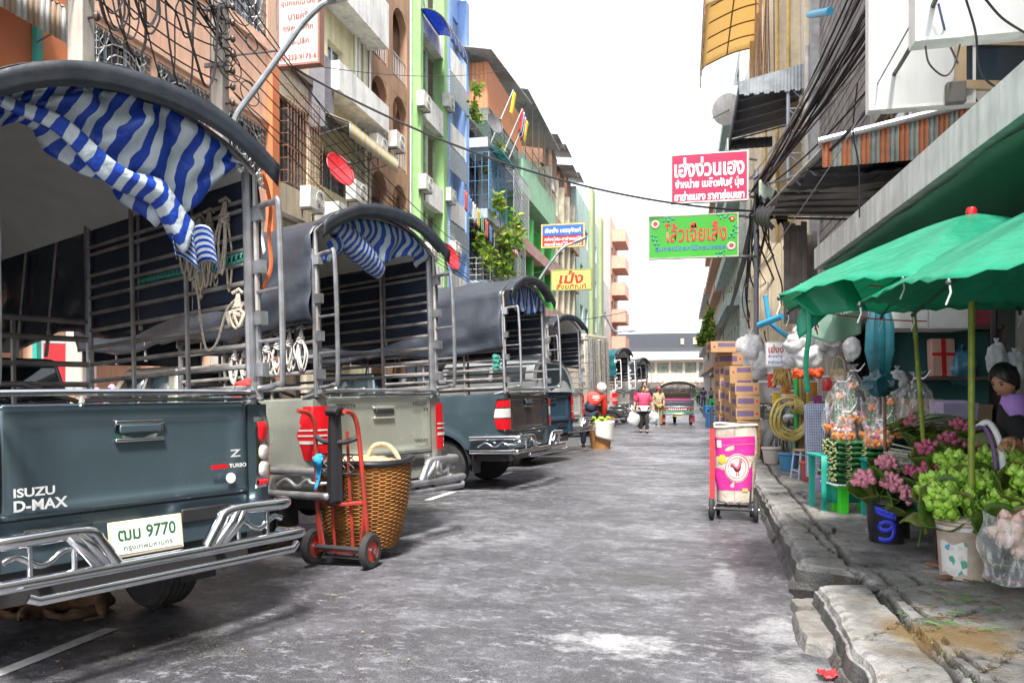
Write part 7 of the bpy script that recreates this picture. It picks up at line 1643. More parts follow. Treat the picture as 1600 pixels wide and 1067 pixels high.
for i,(px,py,d,m,lb)in enumerate(((1120,668,22,'blue','blue plastic drum by the cartons'),(1118,640,30,'green','green crate stacked far down the pavement'),(1112,652,29,'blue','blue crate under the far green one'))):
 c=at(px,py,d);t=thing('plastic_crate',lb,'crate',(c.x,c.y,max(.0,c.z-.0)),YAW,'plastic crates down the pavement');mb=MB();w=.55;mb.wall((-w/2,0,w/2,.4),[(-w/2+.05+.12*k,.08,-w/2+.13+.12*k,.3)for k in range(4)],(0,-.2,0),XV,ZV,.03);mb.b2(-w/2,-w/2+.03,-.17,.2,0,.4);mb.b2(w/2-.03,w/2,-.17,.2,0,.4);mb.b2(-w/2+.03,w/2-.03,.17,.2,0,.4);mb.b2(-w/2+.03,w/2-.03,-.17,.17,0,.03);mb.build('crate_body',M('crate_'+m,(.02,.16,.45)if m=='blue' else(.03,.30,.12),.4),t,smooth=0)
 mb=MB();mb.b2(-w/2-.012,w/2+.012,-.215,.215,.40,.43);mb.build('crate_rim',M('crate_'+m),t)
c=at(1246,720,12.4);t=thing('wooden_post','tan bamboo and green pipe post with a hose hung on it','post',(c.x,c.y,KZ));mb=MB();mb.tube([(.03,.02,0),(.06,.0,1.1),(.04,0,1.6)],.04,8);mb.tube([(.09,.03,0),(.1,0,1.5)],.035,8);mb.build('bamboo',M('bamboo_tan',(.26,.17,.06),.6,var=.25),t);mb=MB();mb.tube([(-.02,0,0),(-.02,0,1.75)],.035,10);mb.build('green_pipe',M('pipe_green',(.03,.40,.06),.4),t)
hose=M('hose_yellow',(.38,.30,.09),.45,var=.15,scale=30);c2=at(1243,645,12.2);t=thing('hose_coil','coil of thick yellowish hose hung on the post','hose',c2,YAW);mb=MB();rr=random.Random(2)
for k in range(8):
 rx_,rz_=.20+.012*k,.24+.03*(k%4);ox,oz=-.05-.012*k,-.05-.04*(k%3);mb.tube([(ox+rx_*math.cos(q*.2618),-.02-.03*(k%3)+.02*math.sin(q),oz+rz_*math.sin(q*.2618)*(1 if True else 0))for q in range(24)],.022,7,closed=True)
mb.build('loops',hose,t);mb=MB()
for k in range(5):mb.tube([(.06+.03*k-.1,-.02+.11*math.cos(q*.6),.13+.10*math.sin(q*.6)-.01*k)for q in range(11)],.02,7)
mb.build('binding_turns',hose,t)
def bicycle(label,c,rz):
 t=thing('bicycle',label,'bicycle',c,rz)
 for y in(0,1.0):
  mb=MB();mb.tube([(0,y+.31*math.cos(k*.2618),.32+.31*math.sin(k*.2618))for k in range(24)],.018,8,closed=True);w=mb.build('wheel',tyre_m,t);mb=MB()
  for k in range(16):a=k*.3927;mb.tube([(0,y,.32),(.0,y+.295*math.cos(a),.32+.295*math.sin(a))],.003,4)
  mb.tube([(0,y+.29*math.cos(k*.2618),.32+.29*math.sin(k*.2618))for k in range(24)],.008,6,closed=True);mb.build('rim',chrome,w)
 mb=MB();mb.tube([(0,1.0,.32),(0,.82,.85),(0,.80,.98)],.016,8);mb.tube([(0,.83,.80),(0,.42,.32)],.016,8);mb.tube([(0,.42,.32),(0,.25,.82)],.015,8);mb.tube([(0,.83,.76),(0,.30,.66)],.014,8);mb.tube([(0,.42,.32),(0,0,.32),(0,.29,.70)],.012,8);mb.build('frame',M('bike_black',(.02,.02,.025),.35),t)
 mb=MB();mb.ball((0,.22,.85),(.10,.14,.05),14,8);mb.build('saddle',M('saddle_white',(.5,.5,.52),.5),t);mb=MB();mb.tube(smooth_path([(-.28,.62,1.0),(-.2,.75,1.03),(0,.80,1.0),(.2,.75,1.03),(.28,.62,1.0)],5),.013,8);mb.build('handlebar',chrome,t)
 mb=MB();mb.tube([(-.06,-.25,.66),(-.06,.28,.66),(.06,.28,.66),(.06,-.25,.66)],.01,6,closed=True);mb.tube([(.05,0,.32),(.06,-.1,.66)],.008,6);mb.tube([(-.05,0,.32),(-.06,-.1,.66)],.008,6);mb.build('rack',chrome,t)
 mb=MB();mb.box((0,-.33,.55),(.05,.03,.06));mb.build('reflector',red_l,t);return t
c=at(1238,728,12.6);bicycle('old black bicycle with pale saddle parked by the hose post',(c.x,c.y,KZ),YAW+R(-8))
c=at(1262,750,11.2);bm=M('stool_bluegrey',(.36,.42,.58),.4);t=thing('stool','blue grey metal stool with wooden seat on the pavement','stool',(c.x,c.y,KZ),YAW);mb=MB();mb.b2(-.17,.17,-.15,.15,.405,.435);mb.build('seat',M('stool_wood',(.34,.24,.15),.6),t,bevel=.01)
for sx in(-1,1):
 for sy in(-1,1):mb=MB();mb.tube([(sx*.15,sy*.13,.40),(sx*.19,sy*.16,.0)],.016,8);mb.build('leg',bm,t)
mb=MB();mb.tube([(-.178,-.155,.12),(.178,-.155,.12),(.178,.155,.12),(-.178,.155,.12)],.012,6,closed=True);mb.tube([(-.158,-.138,.36),(.158,-.138,.36),(.158,.138,.36),(-.158,.138,.36)],.012,6,closed=True);mb.build('stretcher',bm,t)
c=at(1284,745,10.2);t=thing('broom','upright reddish brown twig broom tied with green string','broom',(c.x,c.y,KZ));mb=MB();rr=random.Random(4)
for k in range(60):a,q=rr.uniform(0,6.28),rr.uniform(0,1)**.5;mb.tube([(.10*q*math.cos(a),.08*q*math.sin(a),0),(.04*q*math.cos(a)+.06,.03*q*math.sin(a),.5),(.05*q*math.cos(a)+.13,.05*q*math.sin(a),1.05+rr.uniform(-.15,.1))],.007,4)
mb.build('twigs',M('twig_brown',(.16,.07,.045),.8,var=.3),t);mb=MB();mb.tube([(.03+.075*math.cos(k*.6),.06*math.sin(k*.6),.24+.01*math.sin(k*.6))for k in range(11)],.014,6,closed=True);mb.tube([(.09,-.04,.24),(.16,-.06,.27)],.012,6);mb.build('green_tie',M('tie_green',(.2,.5,.2),.5),t)
c=at(1290,758,10.0);t=thing('plastic_basket','pale violet plastic basket on the ground beside the broom','basket',(c.x,c.y,KZ),YAW);mb=MB();w,d,h=.28,.22,.17
mb.wall((-w/2,0,w/2,h),[(-w/2+.02+.032*k,.02+.05*j,-w/2+.042+.032*k,.055+.05*j)for k in range(8)for j in range(2)],(0,-d/2,0),XV,ZV,.008)
for s in(-1,1):mb.b2(s*w/2-.004,s*w/2+.004,-d/2+.01,d/2,0,h)
mb.b2(-w/2+.005,w/2-.005,d/2-.008,d/2,0,h);mb.b2(-w/2+.006,w/2-.006,-d/2,d/2-.01,0,.01);mb.build('basket_body',M('violet_plastic',(.36,.30,.50),.4,alpha=.9),t,smooth=0);mb=MB();mb.tube([(-w/2,-d/2,h),(w/2,-d/2,h),(w/2,d/2,h),(-w/2,d/2,h)],.010,6,closed=True);mb.build('basket_rim',M('violet_plastic'),t)
c=at(1290,705,10.6);t=thing('wire_panel','pale blue lattice panel leaning behind the broom','panel',(c.x,c.y,KZ+.1),YAW);mb=MB()
for k in range(15):mb.tube([(-.22+.0314*k,.06,0),(-.22+.0314*k,.14,1.0)],.006,4)
for k in range(28):mb.tube([(-.22,.06+.08*k/27,1.0*k/27),(.22,.06+.08*k/27,1.0*k/27)],.006,4)
mb.build('lattice',M('lattice_blue',(.52,.57,.70),.5),t);mb=MB();mb.b2(-.23,.23,.10,.115,0,1.0);mb.build('backing',M('backing_blue',(.30,.34,.48),.6),t,rot=(R(-4),0,0))
c=at(1262,583,9.4);t=thing('flower_garland','orange plastic flower garland hanging under the white bags','garland',c);mb=MB()
for k in range(18):mb.ball((.16*math.cos(k*1.3)*.9,.08*math.sin(k*2.1),-.03*math.sin(k)),.04,8,5,jit=.5,seed=k)
mb.build('flowers',marir,t)
c=at(1310,585,8.8);t=thing('wicker_handbag','small tan wicker handbag hanging above the plastic bags','basket',c);mb=MB();mb.lathe([(.07,-.08),(.09,0),(.085,.06)],20,sy=.6,wob=lambda a,i:1+.04*math.sin(a*10+i*3));mb.build('body',M('raffia_pale'),t,solid=.008);mb=MB();mb.tube(smooth_path([(-.07,0,.05),(-.05,0,.16),(0,0,.20),(.05,0,.16),(.07,0,.05)],5),.009,6);mb.build('handle',M('raffia_pale'),t)
c=at(1222,583,13);t=thing('brush_bundle','bundle of tan grass brushes hanging under the shop sign','brush',c);mb=MB();rr=random.Random(9)
for k in range(60):a=rr.uniform(0,6.28);mb.tube([(.25*(rr.random()-.5),0,.08),(.35*(rr.random()-.5),.08*math.sin(a),-.18+rr.uniform(-.06,.06))],.010,4)
mb.build('bristles',M('bristle_tan',(.45,.28,.09),.8,var=.3),t)
t=thing('shop_shelf','dark shelf unit at the back of the flower shop','shelf',(0,0,.1));mb=MB();q=at(1490,600,8.4)
mb.b2(q.x-.7,q.x+.5,q.y,q.y+.4,.95,.99);mb.b2(q.x-.7,q.x+.5,q.y,q.y+.4,1.50,1.54);mb.b2(q.x-.7,q.x+.5,q.y,q.y+.4,2.05,2.09);mb.b2(q.x-.72,q.x-.68,q.y,q.y+.4,0,2.1);mb.b2(q.x+.48,q.x+.52,q.y,q.y+.4,0,2.1);mb.build('boards',woodd,t,smooth=0);mb=MB();mb.b2(q.x-.68,q.x+.48,q.y+.38,q.y+.40,0,2.1);mb.build('back_panel',M('panel_teal',(.03,.12,.12),.7),t)
SQ=q
def sbox(label,x,y,z,w,d,h,m,rz=0,rx=0,name='box',ribbon=None):
 t=thing(name,label,'box',(x,y,z),rz,rx=rx);mb=MB();mb.b2(-w/2,w/2,-d/2,d/2,0,h);mb.build('carton_body',m,t,bevel=.006);mb=MB();mb.b2(-w/2-.003,w/2+.003,-d/2-.003,d/2+.003,h-.05,h+.004)if ribbon is None else(mb.b2(-.025,.025,-d/2-.004,-d/2-.001,0,h),mb.b2(-w/2,w/2,-d/2-.006,-d/2-.002,h*.55,h*.62));mb.build('lid' if ribbon is None else 'ribbon',ribbon or m,t);return t
sbox('tall pink gift box tied with red ribbon on the shop shelf',q.x-.08,q.y+.12,1.64,.26,.10,.42,M('box_pink',(.60,.36,.30),.6),YAW,R(-4),'gift_box',red_t)
blob_bag('blue plastic bag stuffed full beside the gift box',1500,575,8.55,.32,.42,M('bag_blue',(.06,.20,.30),.25,var=.2,bump=.4),None,44)
sbox('brown carton on the lower board of the shop shelf',q.x-.32,q.y+.18,1.09,.4,.3,.3,card,YAW);sbox('tan box beside the brown carton on the shop shelf',q.x+.2,q.y+.18,1.09,.36,.3,.24,M('box_tan',(.28,.20,.12),.7),YAW)
for i,(dx,m_,lb)in enumerate(((-.5,(.5,.12,.05),'red and orange packet on the top board of the shelf'),(-.25,(.08,.12,.35),'blue packet on the top board of the shelf'),(.05,(.55,.32,.05),'golden packet on the top board of the shelf'),(.3,(.3,.05,.08),'dark red packet on the top board of the shelf'))):sbox(lb,q.x+dx,q.y+.18,2.19,.18,.2,.22+.04*(i%2),M('packet_%d'%i,m_,.5),YAW,0,'packet')
c=at(1450,483,7.5);t=thing('white_cabinet','white wall cabinet hanging above the shop shelf','cabinet',c,YAW);cabm=M('cabinet_white',(.55,.55,.53),.4,dirt=.2)
mb=MB();mb.b2(-.42,.42,0,.35,-.2,.34);mb.build('carcass',cabm,t)
for s in(-1,1):mb=MB();mb.b2(s*.21-.2,s*.21+.2,-.02,-.002,-.19,.33);d_=mb.build('door',cabm,t,bevel=.004);mb=MB();mb.b2(s*.04-.01,s*.04+.01,-.04,-.021,.02,.12);mb.build('handle',alu,d_)
sbox('pale violet basket box on the floor of the shop',*at(1488,662,7.7),.34,.26,.22,M('violet_box',(.40,.36,.55),.5),YAW,R(6),'plastic_box')
for i,(px,py,w,h,lb)in enumerate(((1557,562,.16,.3,'pale bag hanging on the pillar above the seller'),(1585,575,.18,.28,'dull bag hanging behind the seller'))):blob_bag(lb,px,py,6.7,w,h,M('bag_grey',(.42,.45,.50),.4,bump=.4),'bags hanging by the seller',50+i)
mb=MB();mb.tube([at(1554,470,6.8),at(1552,555,6.8)],.03,8);tag(mb.build('rolled_cloth',M('cloth_black',(.015,.015,.018),.8)),'dark rolled cloth hanging on the pale pillar above the seller','cloth')
for i,(px,w,m_,lb)in enumerate(((1243,.5,board,'weathered grey plank sheet leaning on the shop front, left'),(1262,.45,board,'weathered grey plank sheet leaning on the shop front, right'),(1205,1.0,beige,'beige wall panel behind the tangled cables'))):
 c=at(px,400,16.5+i);t=thing('plank_sheet',lb,'panel',(c.x,c.y,2.9),YAW);mb=MB()
 for k in range(4):mb.b2(-w/2+w/4*k+.004,-w/2+w/4*(k+1)-.004,.0,.03+.006*(k%2),0,2.2-.04*(k%3))
 mb.build('planks',m_,t,smooth=0);mb=MB();mb.b2(-w/2,w/2,.037,.06,.4,.48);mb.b2(-w/2,w/2,.037,.06,1.6,1.68);mb.build('batten',woodd,t)
mb=MB();q=[at(1190,505,12),at(1232,490,11),at(1240,460,11)]
mb.tube([at(1186,508,12),at(1222,494,11.6)],.05,8);mb.tube(smooth_path([at(1196,462,12),at(1202,500,12),at(1212,512,12),at(1232,528,12)],5),.035,8);tag(mb.build('blue_pipe',M('blue_pipe',(.04,.30,.50),.5)),'bright blue plastic pipes among the tangled cables','pipe')
def leafy_plant(label,c,sx,sy,sz,n,mats,name='climbing_plant',ls=.12,cat='plant',stem=True,group=None,seed=1):
 t=thing(name,label,cat,c,0,group);rr=random.Random(seed);mb=MB();st_=MB()
 cl=[Vector((rr.gauss(0,.5)*sx,rr.gauss(0,.4)*sy,rr.uniform(-.5,.5)*sz))for _ in range(max(6,n//90))]
 for p in cl:st_.tube(smooth_path([(0,0,-sz*.5),p*.5+Vector((0,0,-.1*sz)),p],3),[.03,.025,.02,.015,.012,.01,.006],5)
 for k in range(n):
  p=rr.choice(cl)+Vector((rr.gauss(0,sx*.16),rr.gauss(0,sy*.16),rr.gauss(0,sz*.08)));d=Vector((rr.gauss(0,1),rr.gauss(0,1),rr.gauss(-.2,.7))).normalized();e=d.orthogonal().normalized();e=Matrix.Rotation(rr.uniform(0,6.28),3,d)@e;s=ls*rr.uniform(.6,1.3)
  mb.add([p,p+d*s*.5+e*s*.3,p+d*s,p+d*s*.5-e*s*.3],[(0,1,2),(0,2,3)],rr.randrange(len(mats)))
 mb.build('foliage',mats,t,smooth=0);st_.build('stem',M('stem_brown',(.10,.07,.04),.8),t);return t
lv=[sheet_mat('leaf_bright',(.16,.30,.03),.4,.5,0),sheet_mat('leaf_mid',(.07,.17,.02),.4,.5,0),sheet_mat('leaf_yellow',(.36,.40,.06),.4,.5,0)]
p=OX(788,370,XL+1.8);leafy_plant('bushy yellow green climber spilling from the caged balcony',(p.x,p.y-.5,p.z),.8,1.7,3.2,1100,lv,ls=.32)
p=OX(738,160,XL+1.2);leafy_plant('balcony plant behind the upper cage',p,.4,1.4,1.6,350,lv,ls=.22,seed=4)
p=OX(775,255,XL+1.0);leafy_plant('potted greenery inside the diamond mesh balcony',p,.4,2.0,1.6,400,lv,ls=.22,seed=5)
p=at(1107,520,52);leafy_plant('leafy vine hanging on the far right teal house',p,.6,1.2,3.6,700,lv,ls=.34,seed=6)
c=G(1223,718,KZ);leafy_plant('small potted green plant beside the bicycle',(c.x,c.y,KZ+.25),.16,.16,.34,160,lv,'potted_plant',.06,seed=7)
#  more goods that crowd the stalls
rnd.seed(21)
def packet(label,px,py,d,w,h,col,group,hang=True):
 c=at(px,py,d);t=thing('packet',label,'packet',c,YAW+rnd.uniform(-.4,.4),group);mb=MB();mb.grid(lambda u,v:(w*(u-.5),-.02*math.sin(u*3.14)*math.sin(v*3.14),h*(v-.5)),6,6);mb.grid(lambda u,v:(w*(u-.5),.02*math.sin(u*3.14)*math.sin(v*3.14),h*(v-.5)),6,6);mb.build('wrapper',M('wrap_%02d'%(int(col[0]*9)*10+int(col[1]*9)),col,.35,var=.35,scale=14),t)
 mb=MB();mb.b2(-w/2,w/2,-.004,.004,h/2,h/2+.03)
 if hang:mb.tube([(0,0,h/2+.03),(0,0,h/2+.25)],.004,4)
 mb.build('header',white_p,t)
cols=[((.6,.05,.05),'red'),((.65,.45,.05),'yellow'),((.05,.2,.5),'blue'),((.6,.25,.05),'orange'),((.5,.1,.35),'pink'),((.08,.35,.12),'green')]
for k in range(14):
 px=1206+7.2*k;py=600+22*(k%3)+rnd.uniform(-8,8);c,nm=cols[k%6];packet('small %s packet hanging in the dim shop front behind the hose'%nm,px,py,13.4+.3*(k%3),.16,.24,c,'%s packets hanging in the shop front'%nm)
for i,(px,py,d,s,lb)in enumerate(((1235,596,14.5,.8,'white foam planter on the shelf behind the hose coil'),(1222,655,14.9,.9,'white foam planter half hidden behind the hose coil'),(1165,640,16.8,1.0,'white foam planter between cartons and urns'))):urn(lb,px,py,d,s)
for i,(px,py,w,h,d,lb)in enumerate(((1300,520,.24,.3,8.4,'crumpled white bag hanging right of the main cluster'),(1236,560,.2,.2,8.7,'small white bag low at the left of the cluster'),(1330,545,.18,.26,8.2,'clear grey bag hanging above the tall flower bags'),(1402,600,.2,.3,7.9,'clear grey bag hanging beside the teal bundle'))):blob_bag(lb,px,py,d,w,h,wbag if i<2 else M('bag_haze2',(.45,.46,.46),.3,alpha=.6,bump=.6),'small bags hanging around the stall',60+i)
bcol=[((.45,.06,.05),'dark red'),((.05,.22,.42),'blue'),((.55,.50,.44),'cream')]
for i,(px,py,d)in enumerate(((1268,735,10.9),(1232,742,12.4),(1205,748,13.6))):
 c=at(px,py,d);bucket('%s plastic bucket on the pavement among the far goods'%bcol[i][1],(c.x,c.y,KZ),.12,.16,.28,M('bucket_%d'%i,bcol[i][0],.4,dirt=.3))
for i,(px,py,d,ax,lb)in enumerate(((1583,722,5.9,(.2,-.5,.8),'green lotus bunch beside the taped hoop'),(1475,780,5.5,(-.45,-.6,.6),'green lotus bunch at the far left above the bucket'),(1570,790,5.25,(.1,-.7,.6),'green lotus bunch between bucket and film wrapped bunch'),(1530,765,5.5,(.1,-.6,.7),'green lotus bunch right behind the bamboo pole'),(1595,700,6.2,(0,-.5,.8),'green lotus bunch before the seller'))):bunch(lb,gp(px,py,d),ax,.13,9,'green',br=.046,seed=70+i,group='green lotus bunches')
for i,(px,py,d,ax,lb)in enumerate(((1500,668,6.7,(0,-.4,.9),'pink lotus bunch before the violet box'),(1455,735,6.2,(-.4,-.5,.8),'dusky pink lotus bunch left of the green heap'),(1412,775,6.4,(.4,-.6,.6),'drooping pink lotus bunch at the right side of the black bucket'))):bunch(lb,gp(px,py,d),ax,.10,9,'deep' if i!=2 else 'pink',br=.030,seed=80+i,group='pink lotus behind the heap')
for i,(px,py,d,r_,lb)in enumerate(((1440,800,6.0,.16,'dark lotus leaf drooping left of the white bucket'),(1455,690,6.75,.2,'olive lotus leaf over the reed bundle'),(1550,675,6.3,.22,'olive lotus leaf before the seller'),(1508,655,6.9,.24,'dark lotus leaf behind the pink bunches'),(1572,815,5.15,.16,'torn lotus leaf over the white bucket edge'))):
 c=gp(px,py,d);t=thing('lotus_leaf',lb,'leaf',c,YAW+i,'loose lotus leaves on the stall');mb=MB();mb.grid(lambda u,v:(r_*v*math.cos(6.2832*u)*(1+.06*math.sin(u*50)),r_*v*math.sin(6.2832*u)*.8,-.5*r_*v*v+.10*r_*math.sin(u*25)*v),36,6);mb.build('leaf_blade',leafm if i%2 else leafy,t,smooth=180,solid=.003);mb=MB();mb.tube([(0,0,0),(.02,.03,-.1),(.0,.05,-.28)],.006,5);mb.build('stem',stemm,t)
mb=MB()
for k in range(60):
 q=G(rnd.uniform(1430,1600),rnd.uniform(905,985),KZ+.012);a=rnd.uniform(0,6.28);l=rnd.uniform(.03,.12);e=Vector((math.cos(a),math.sin(a),0))*l;mb.tube([q,q+e*.5+ZV*.006,q+e],.004,4,rnd.randrange(2))
tag(mb.build('cut_stems',[stemm,lm[1]]),'cut green stems scattered on the pavement under the stall','stems',kind='stuff')
for i,(px,w,z0,z1,col,lb)in enumerate(((1530,.5,.5,1.1,(.05,.045,.04),'dark cloth draped over the stall front behind the heap'),(1585,.6,.3,.7,(.03,.03,.035),'black cloth hanging from the stall under the seller'))):
 c=at(px,HOR,6.0-.5*i);mb=MB();mb.grid(lambda u,v:(-w/2+w*u,.03*math.sin(u*22),z0-.2+(z1-z0)*v),20,6);tag(mb.build('stall_cloth',M('stall_cloth_%d'%i,col,.8),None,(c.x,c.y+.3,0),(0,0,YAW),solid=.004),lb,'cloth')
for i,(px,py,X,lb)in enumerate(((612,236,XL+.3,'air conditioner on the brown house between the arches'),(667,405,XL+.45,'lowest air conditioner on the green house'),(705,400,XL+.4,'air conditioner near the small red dish'),(742,352,XL+.5,'air conditioner on the caged house under the red and white awning'),(806,330,XL+.5,'air conditioner between the vivid green pilasters'),(858,300,XL+.5,'air conditioner high on the cream shophouses'),(872,395,XL+.6,'air conditioner on the cream shophouses behind the far signs'),(478,330,XL+.3,'air conditioner low on the weathered cream house'))):
 q=OX(px,py,X);ac_unit((X+.35,q.y,q.z),lb)
lc=[(.5,.1,.1),(.1,.2,.45),(.6,.6,.55),(.5,.4,.1),(.15,.3,.2)]
for i in range(8):
 q=OX(728+6.5*i,300+9*i,XL+1.45);mb=MB();mb.grid(lambda u,v:(.02*math.sin(u*9),.5*(u-.5)*(1-.2*v),-.8*v+.03*math.sin(u*7)),6,6);tag(mb.build('laundry',M('laundry_%d'%(i%5),lc[i%5],.8),None,q,solid=.01),['red','blue','white','mustard','green'][i%5]+' laundry garment drying on the caged balconies, '+['leftmost','second','third','fourth','fifth','sixth','seventh','rightmost'][i]+' of the row','laundry','laundry on the caged balconies')
 #  people, tuk-tuk, motorbike
skin_m=M('skin_tan',(.42,.22,.13),.5,var=.08,scale=20);hair_m=M('hair_black',(.012,.010,.010),.45,var=.4,scale=60);eye_m=M('eye_dark',(.015,.012,.012),.2);lip_m=M('lip',(.35,.11,.09),.5)
def skinned(verts,edges,root_v,lv=2):
 ""
 names=list(verts);me=bpy.data.meshes.new('skeleton');me.from_pydata([verts[n][0]for n in names],[(names.index(a),names.index(b))for a,b in edges],[])
 o=bpy.data.objects.new('skeleton',me);COL.objects.link(o);sm=o.modifiers.new('k','SKIN');sm.use_smooth_shade=True
 sk_=me.skin_vertices[0].data
 for i,n in enumerate(names):
  r_=verts[n][1];sk_[i].radius=r_ if isinstance(r_,tuple)else(r_,r_);sk_[i].use_root=(n==root_v)
 ss=o.modifiers.new('s','SUBSURF');ss.levels=lv;ss.render_levels=lv
 dg=bpy.context.evaluated_depsgraph_get();m2=bpy.data.meshes.new_from_object(o.evaluated_get(dg));vs=[v.co.copy()for v in m2.vertices];fs=[tuple(p.vertices)for p in m2.polygons]
 bpy.data.objects.remove(o);bpy.data.meshes.remove(me);bpy.data.meshes.remove(m2);return vs,fs
def head_into(mb,c,s,Q):
 ""
 c=Vector(c)
 def f(d):
  x,y,z=d;p=Vector((x*.074,y*.093,z*.115))
  if y<0:
   g=lambda cx,cz,w,h:math.exp(-((x-cx)/w)**2-((z-cz)/h)**2)
   p.y-=.024*g(0,-.14,.13,.16)+.008*g(0,.05,.10,.25)+.010*g(0,-.52,.26,.09)+.010*g(0,-.85,.3,.15)
   p.y+=.014*(g(.36,.06,.2,.12)+g(-.36,.06,.2,.12))
  if z<-.3:p.x*=1-.30*(-.3-z);p.y=p.y*(1-.15*(-.3-z))-.006
  return p
 vs=[];nu,nv=28,20
 for i in range(nv+1):
  ph=math.pi*i/nv
  for j in range(nu):
   a=2*math.pi*j/nu;d=(math.sin(ph)*math.cos(a),math.sin(ph)*math.sin(a),-math.cos(ph));vs.append(c+Q@(f(d)*s))
 mb.add(vs,[(i*nu+j,i*nu+(j+1)%nu,(i+1)*nu+(j+1)%nu,(i+1)*nu+j)for i in range(nv)for j in range(nu)],0)
 for sx in(-1,1):
  mb.ball(c+Q@(Vector((sx*.076,.012,-.005))*s),(.012*s,.022*s,.032*s),8,6,0,M=Q)
  mb.ball(c+Q@(Vector((sx*.030,-.079,.008))*s),(.014*s,.007*s,.006*s),8,5,1,M=Q);mb.ball(c+Q@(Vector((sx*.030,-.082,.028))*s),(.02*s,.006*s,.004*s),8,5,1,M=Q)
 mb.ball(c+Q@(Vector((0,-.097,-.060))*s),(.022*s,.007*s,.007*s),8,5,2,M=Q)
def hand_into(mb,w,d,n,s=1.0,curl=.6,side=1):
 ""
 d=Vector(d).normalized();n=Vector(n);n=(n-d*n.dot(d)).normalized();b=d.cross(n)*side;w=Vector(w)
 mb.tube([w-d*.02*s,w+d*.02*s,w+d*.055*s,w+d*.085*s],[.022*s,.030*s,.034*s,.026*s],8)
 for k,L_ in enumerate((.066,.078,.072,.055)):
  o=w+d*.078*s+b*(.026-.0175*k)*s;p=[o];a=0
  for q in(.42,.32,.26):a+=curl*.9;p.append(p[-1]+(d*math.cos(a)+n*math.sin(a))*L_*q*s)
  mb.tube(p,[.0095*s,.009*s,.008*s,.006*s],7)
 o=w+d*.028*s+b*.03*s;mb.tube([o,o+(b*.6+d*.7+n*.35)*.032*s,o+(b*.5+d*1.2+n*.9)*.052*s,o+(b*.2+d*1.6+n*1.2)*.058*s],[.013*s,.0115*s,.010*s,.007*s],7)
BE=[('pelvis','waist'),('waist','chest'),('chest','neck'),('neck','headb'),('pelvis','hipL'),('hipL','kneeL'),('kneeL','ankL'),('ankL','toeL'),('pelvis','hipR'),('hipR','kneeR'),('kneeR','ankR'),('ankR','toeR'),('chest','shL'),('shL','elL'),('elL','wrL'),('chest','shR'),('shR','elR'),('elR','wrR')]
RAD=dict(pelvis=(.15,.11),waist=(.125,.095),chest=(.15,.105),neck=.055,headb=.05,hipL=.085,hipR=.085,kneeL=.056,kneeR=.056,ankL=.036,ankR=.036,toeL=.03,toeR=.03,shL=.058,shR=.058,elL=.042,elR=.042,wrL=.027,wrR=.027)
def person(label,loc,J,s=1.0,rz=YAW,face=(0,-1,0),up=(0,0,1),tops=None,bottoms=None,hair=None,shoes=None,hands=None,girth=1.0,group=None,hlen=.0,skin=None,name='person'):
 ""
 t=thing(name,label,'person',loc,rz,group);V_={n:(Vector(p)*s,(tuple(q*s*girth for q in RAD[n])if isinstance(RAD[n],tuple)else RAD[n]*s*girth**.6))for n,p in J.items()if n in RAD}
 E_=[e for e in BE if e[0]in V_ and e[1]in V_];mb=MB();mb.add(*skinned(V_,E_,'pelvis'))
 fy=Vector(face).normalized();uz=Vector(up);uz=(uz-fy*uz.dot(fy)).normalized();Q=Matrix(((-fy).cross(uz),-fy,uz)).transposed();hc=Vector(J['head'])*s
 head_into(mb,hc,s,Q)
 for(w,d,n,side,curl)in hands or[]:hand_into(mb,Vector(J[w])*s,d,n,s,curl,side)
 body=mb.build('body',[skin or skin_m,eye_m,lip_m],t,smooth=180,weld=False)
 def shell(nm,spec):
  m,keep,gr=spec;ks={}
  for n in V_:
   if n in keep:r_=V_[n][1];g=gr[n]if isinstance(gr,dict)and n in gr else(gr if not isinstance(gr,dict)else .018);ks[n]=(V_[n][0],tuple(q+g*s for q in r_)if isinstance(r_,tuple)else r_+g*s)
  for n,(p,r_)in keep.items()if isinstance(keep,dict)else[]:
   if r_ is not None:ks[n]=(Vector(p)*s,tuple(q*s for q in r_)if isinstance(r_,tuple)else r_*s)
  ed=[e for e in BE if e[0]in ks and e[1]in ks]+[(a,b)for a,b in spec_extra.get(nm,[])if a in ks and b in ks]
  m2=MB();m2.add(*skinned(ks,ed,'pelvis' if 'pelvis' in ks else('chest' if 'chest' in ks else list(ks)[0])));return m2.build(nm,m,t,smooth=180,weld=False)
 spec_extra={}
 for nm,spec in(tops or[]):shell(nm,spec)
 for nm,spec in(bottoms or[]):shell(nm,spec)
 if hair is not None:
  m2=MB()
  def hf(u,v):
   a=2*math.pi*u;back=.5+.5*math.sin(a);lim=(.30+(.42+hlen)*back**.7)*math.pi*1.0;ph=v*min(lim,2.6);d=Vector((math.sin(ph)*math.cos(a),math.sin(ph)*math.sin(a),math.cos(ph)))
   k=1.10+.03*math.sin(a*9)*v+.05*mnoise.noise(Vector((a*6,v*1.5,s)))*v+.02*math.sin(a*43);return hc+Q@(Vector((d.x*.078*k,d.y*.095*k+.006,d.z*.116*k+.004))*s)
  m2.grid(hf,72,14);m2.build('hair',hair,t,smooth=180,solid=.008*s)
 if shoes is not None:
  for sd in 'LR':
   m2=MB();a,b=Vector(J['ank'+sd])*s,Vector(J['toe'+sd])*s;d=(b-a);d.z=0;d.normalize();c=(a+b)/2;q=Vector((c.x,c.y,max(.035*s,min(a.z,b.z))));rot=d.to_track_quat('Y','Z').to_matrix();m2.ball(q+d*.02*s,(.047*s,.135*s,.042*s),12,8,M=rot);m2.build('shoe',shoes,t)
 return t,Q,hc
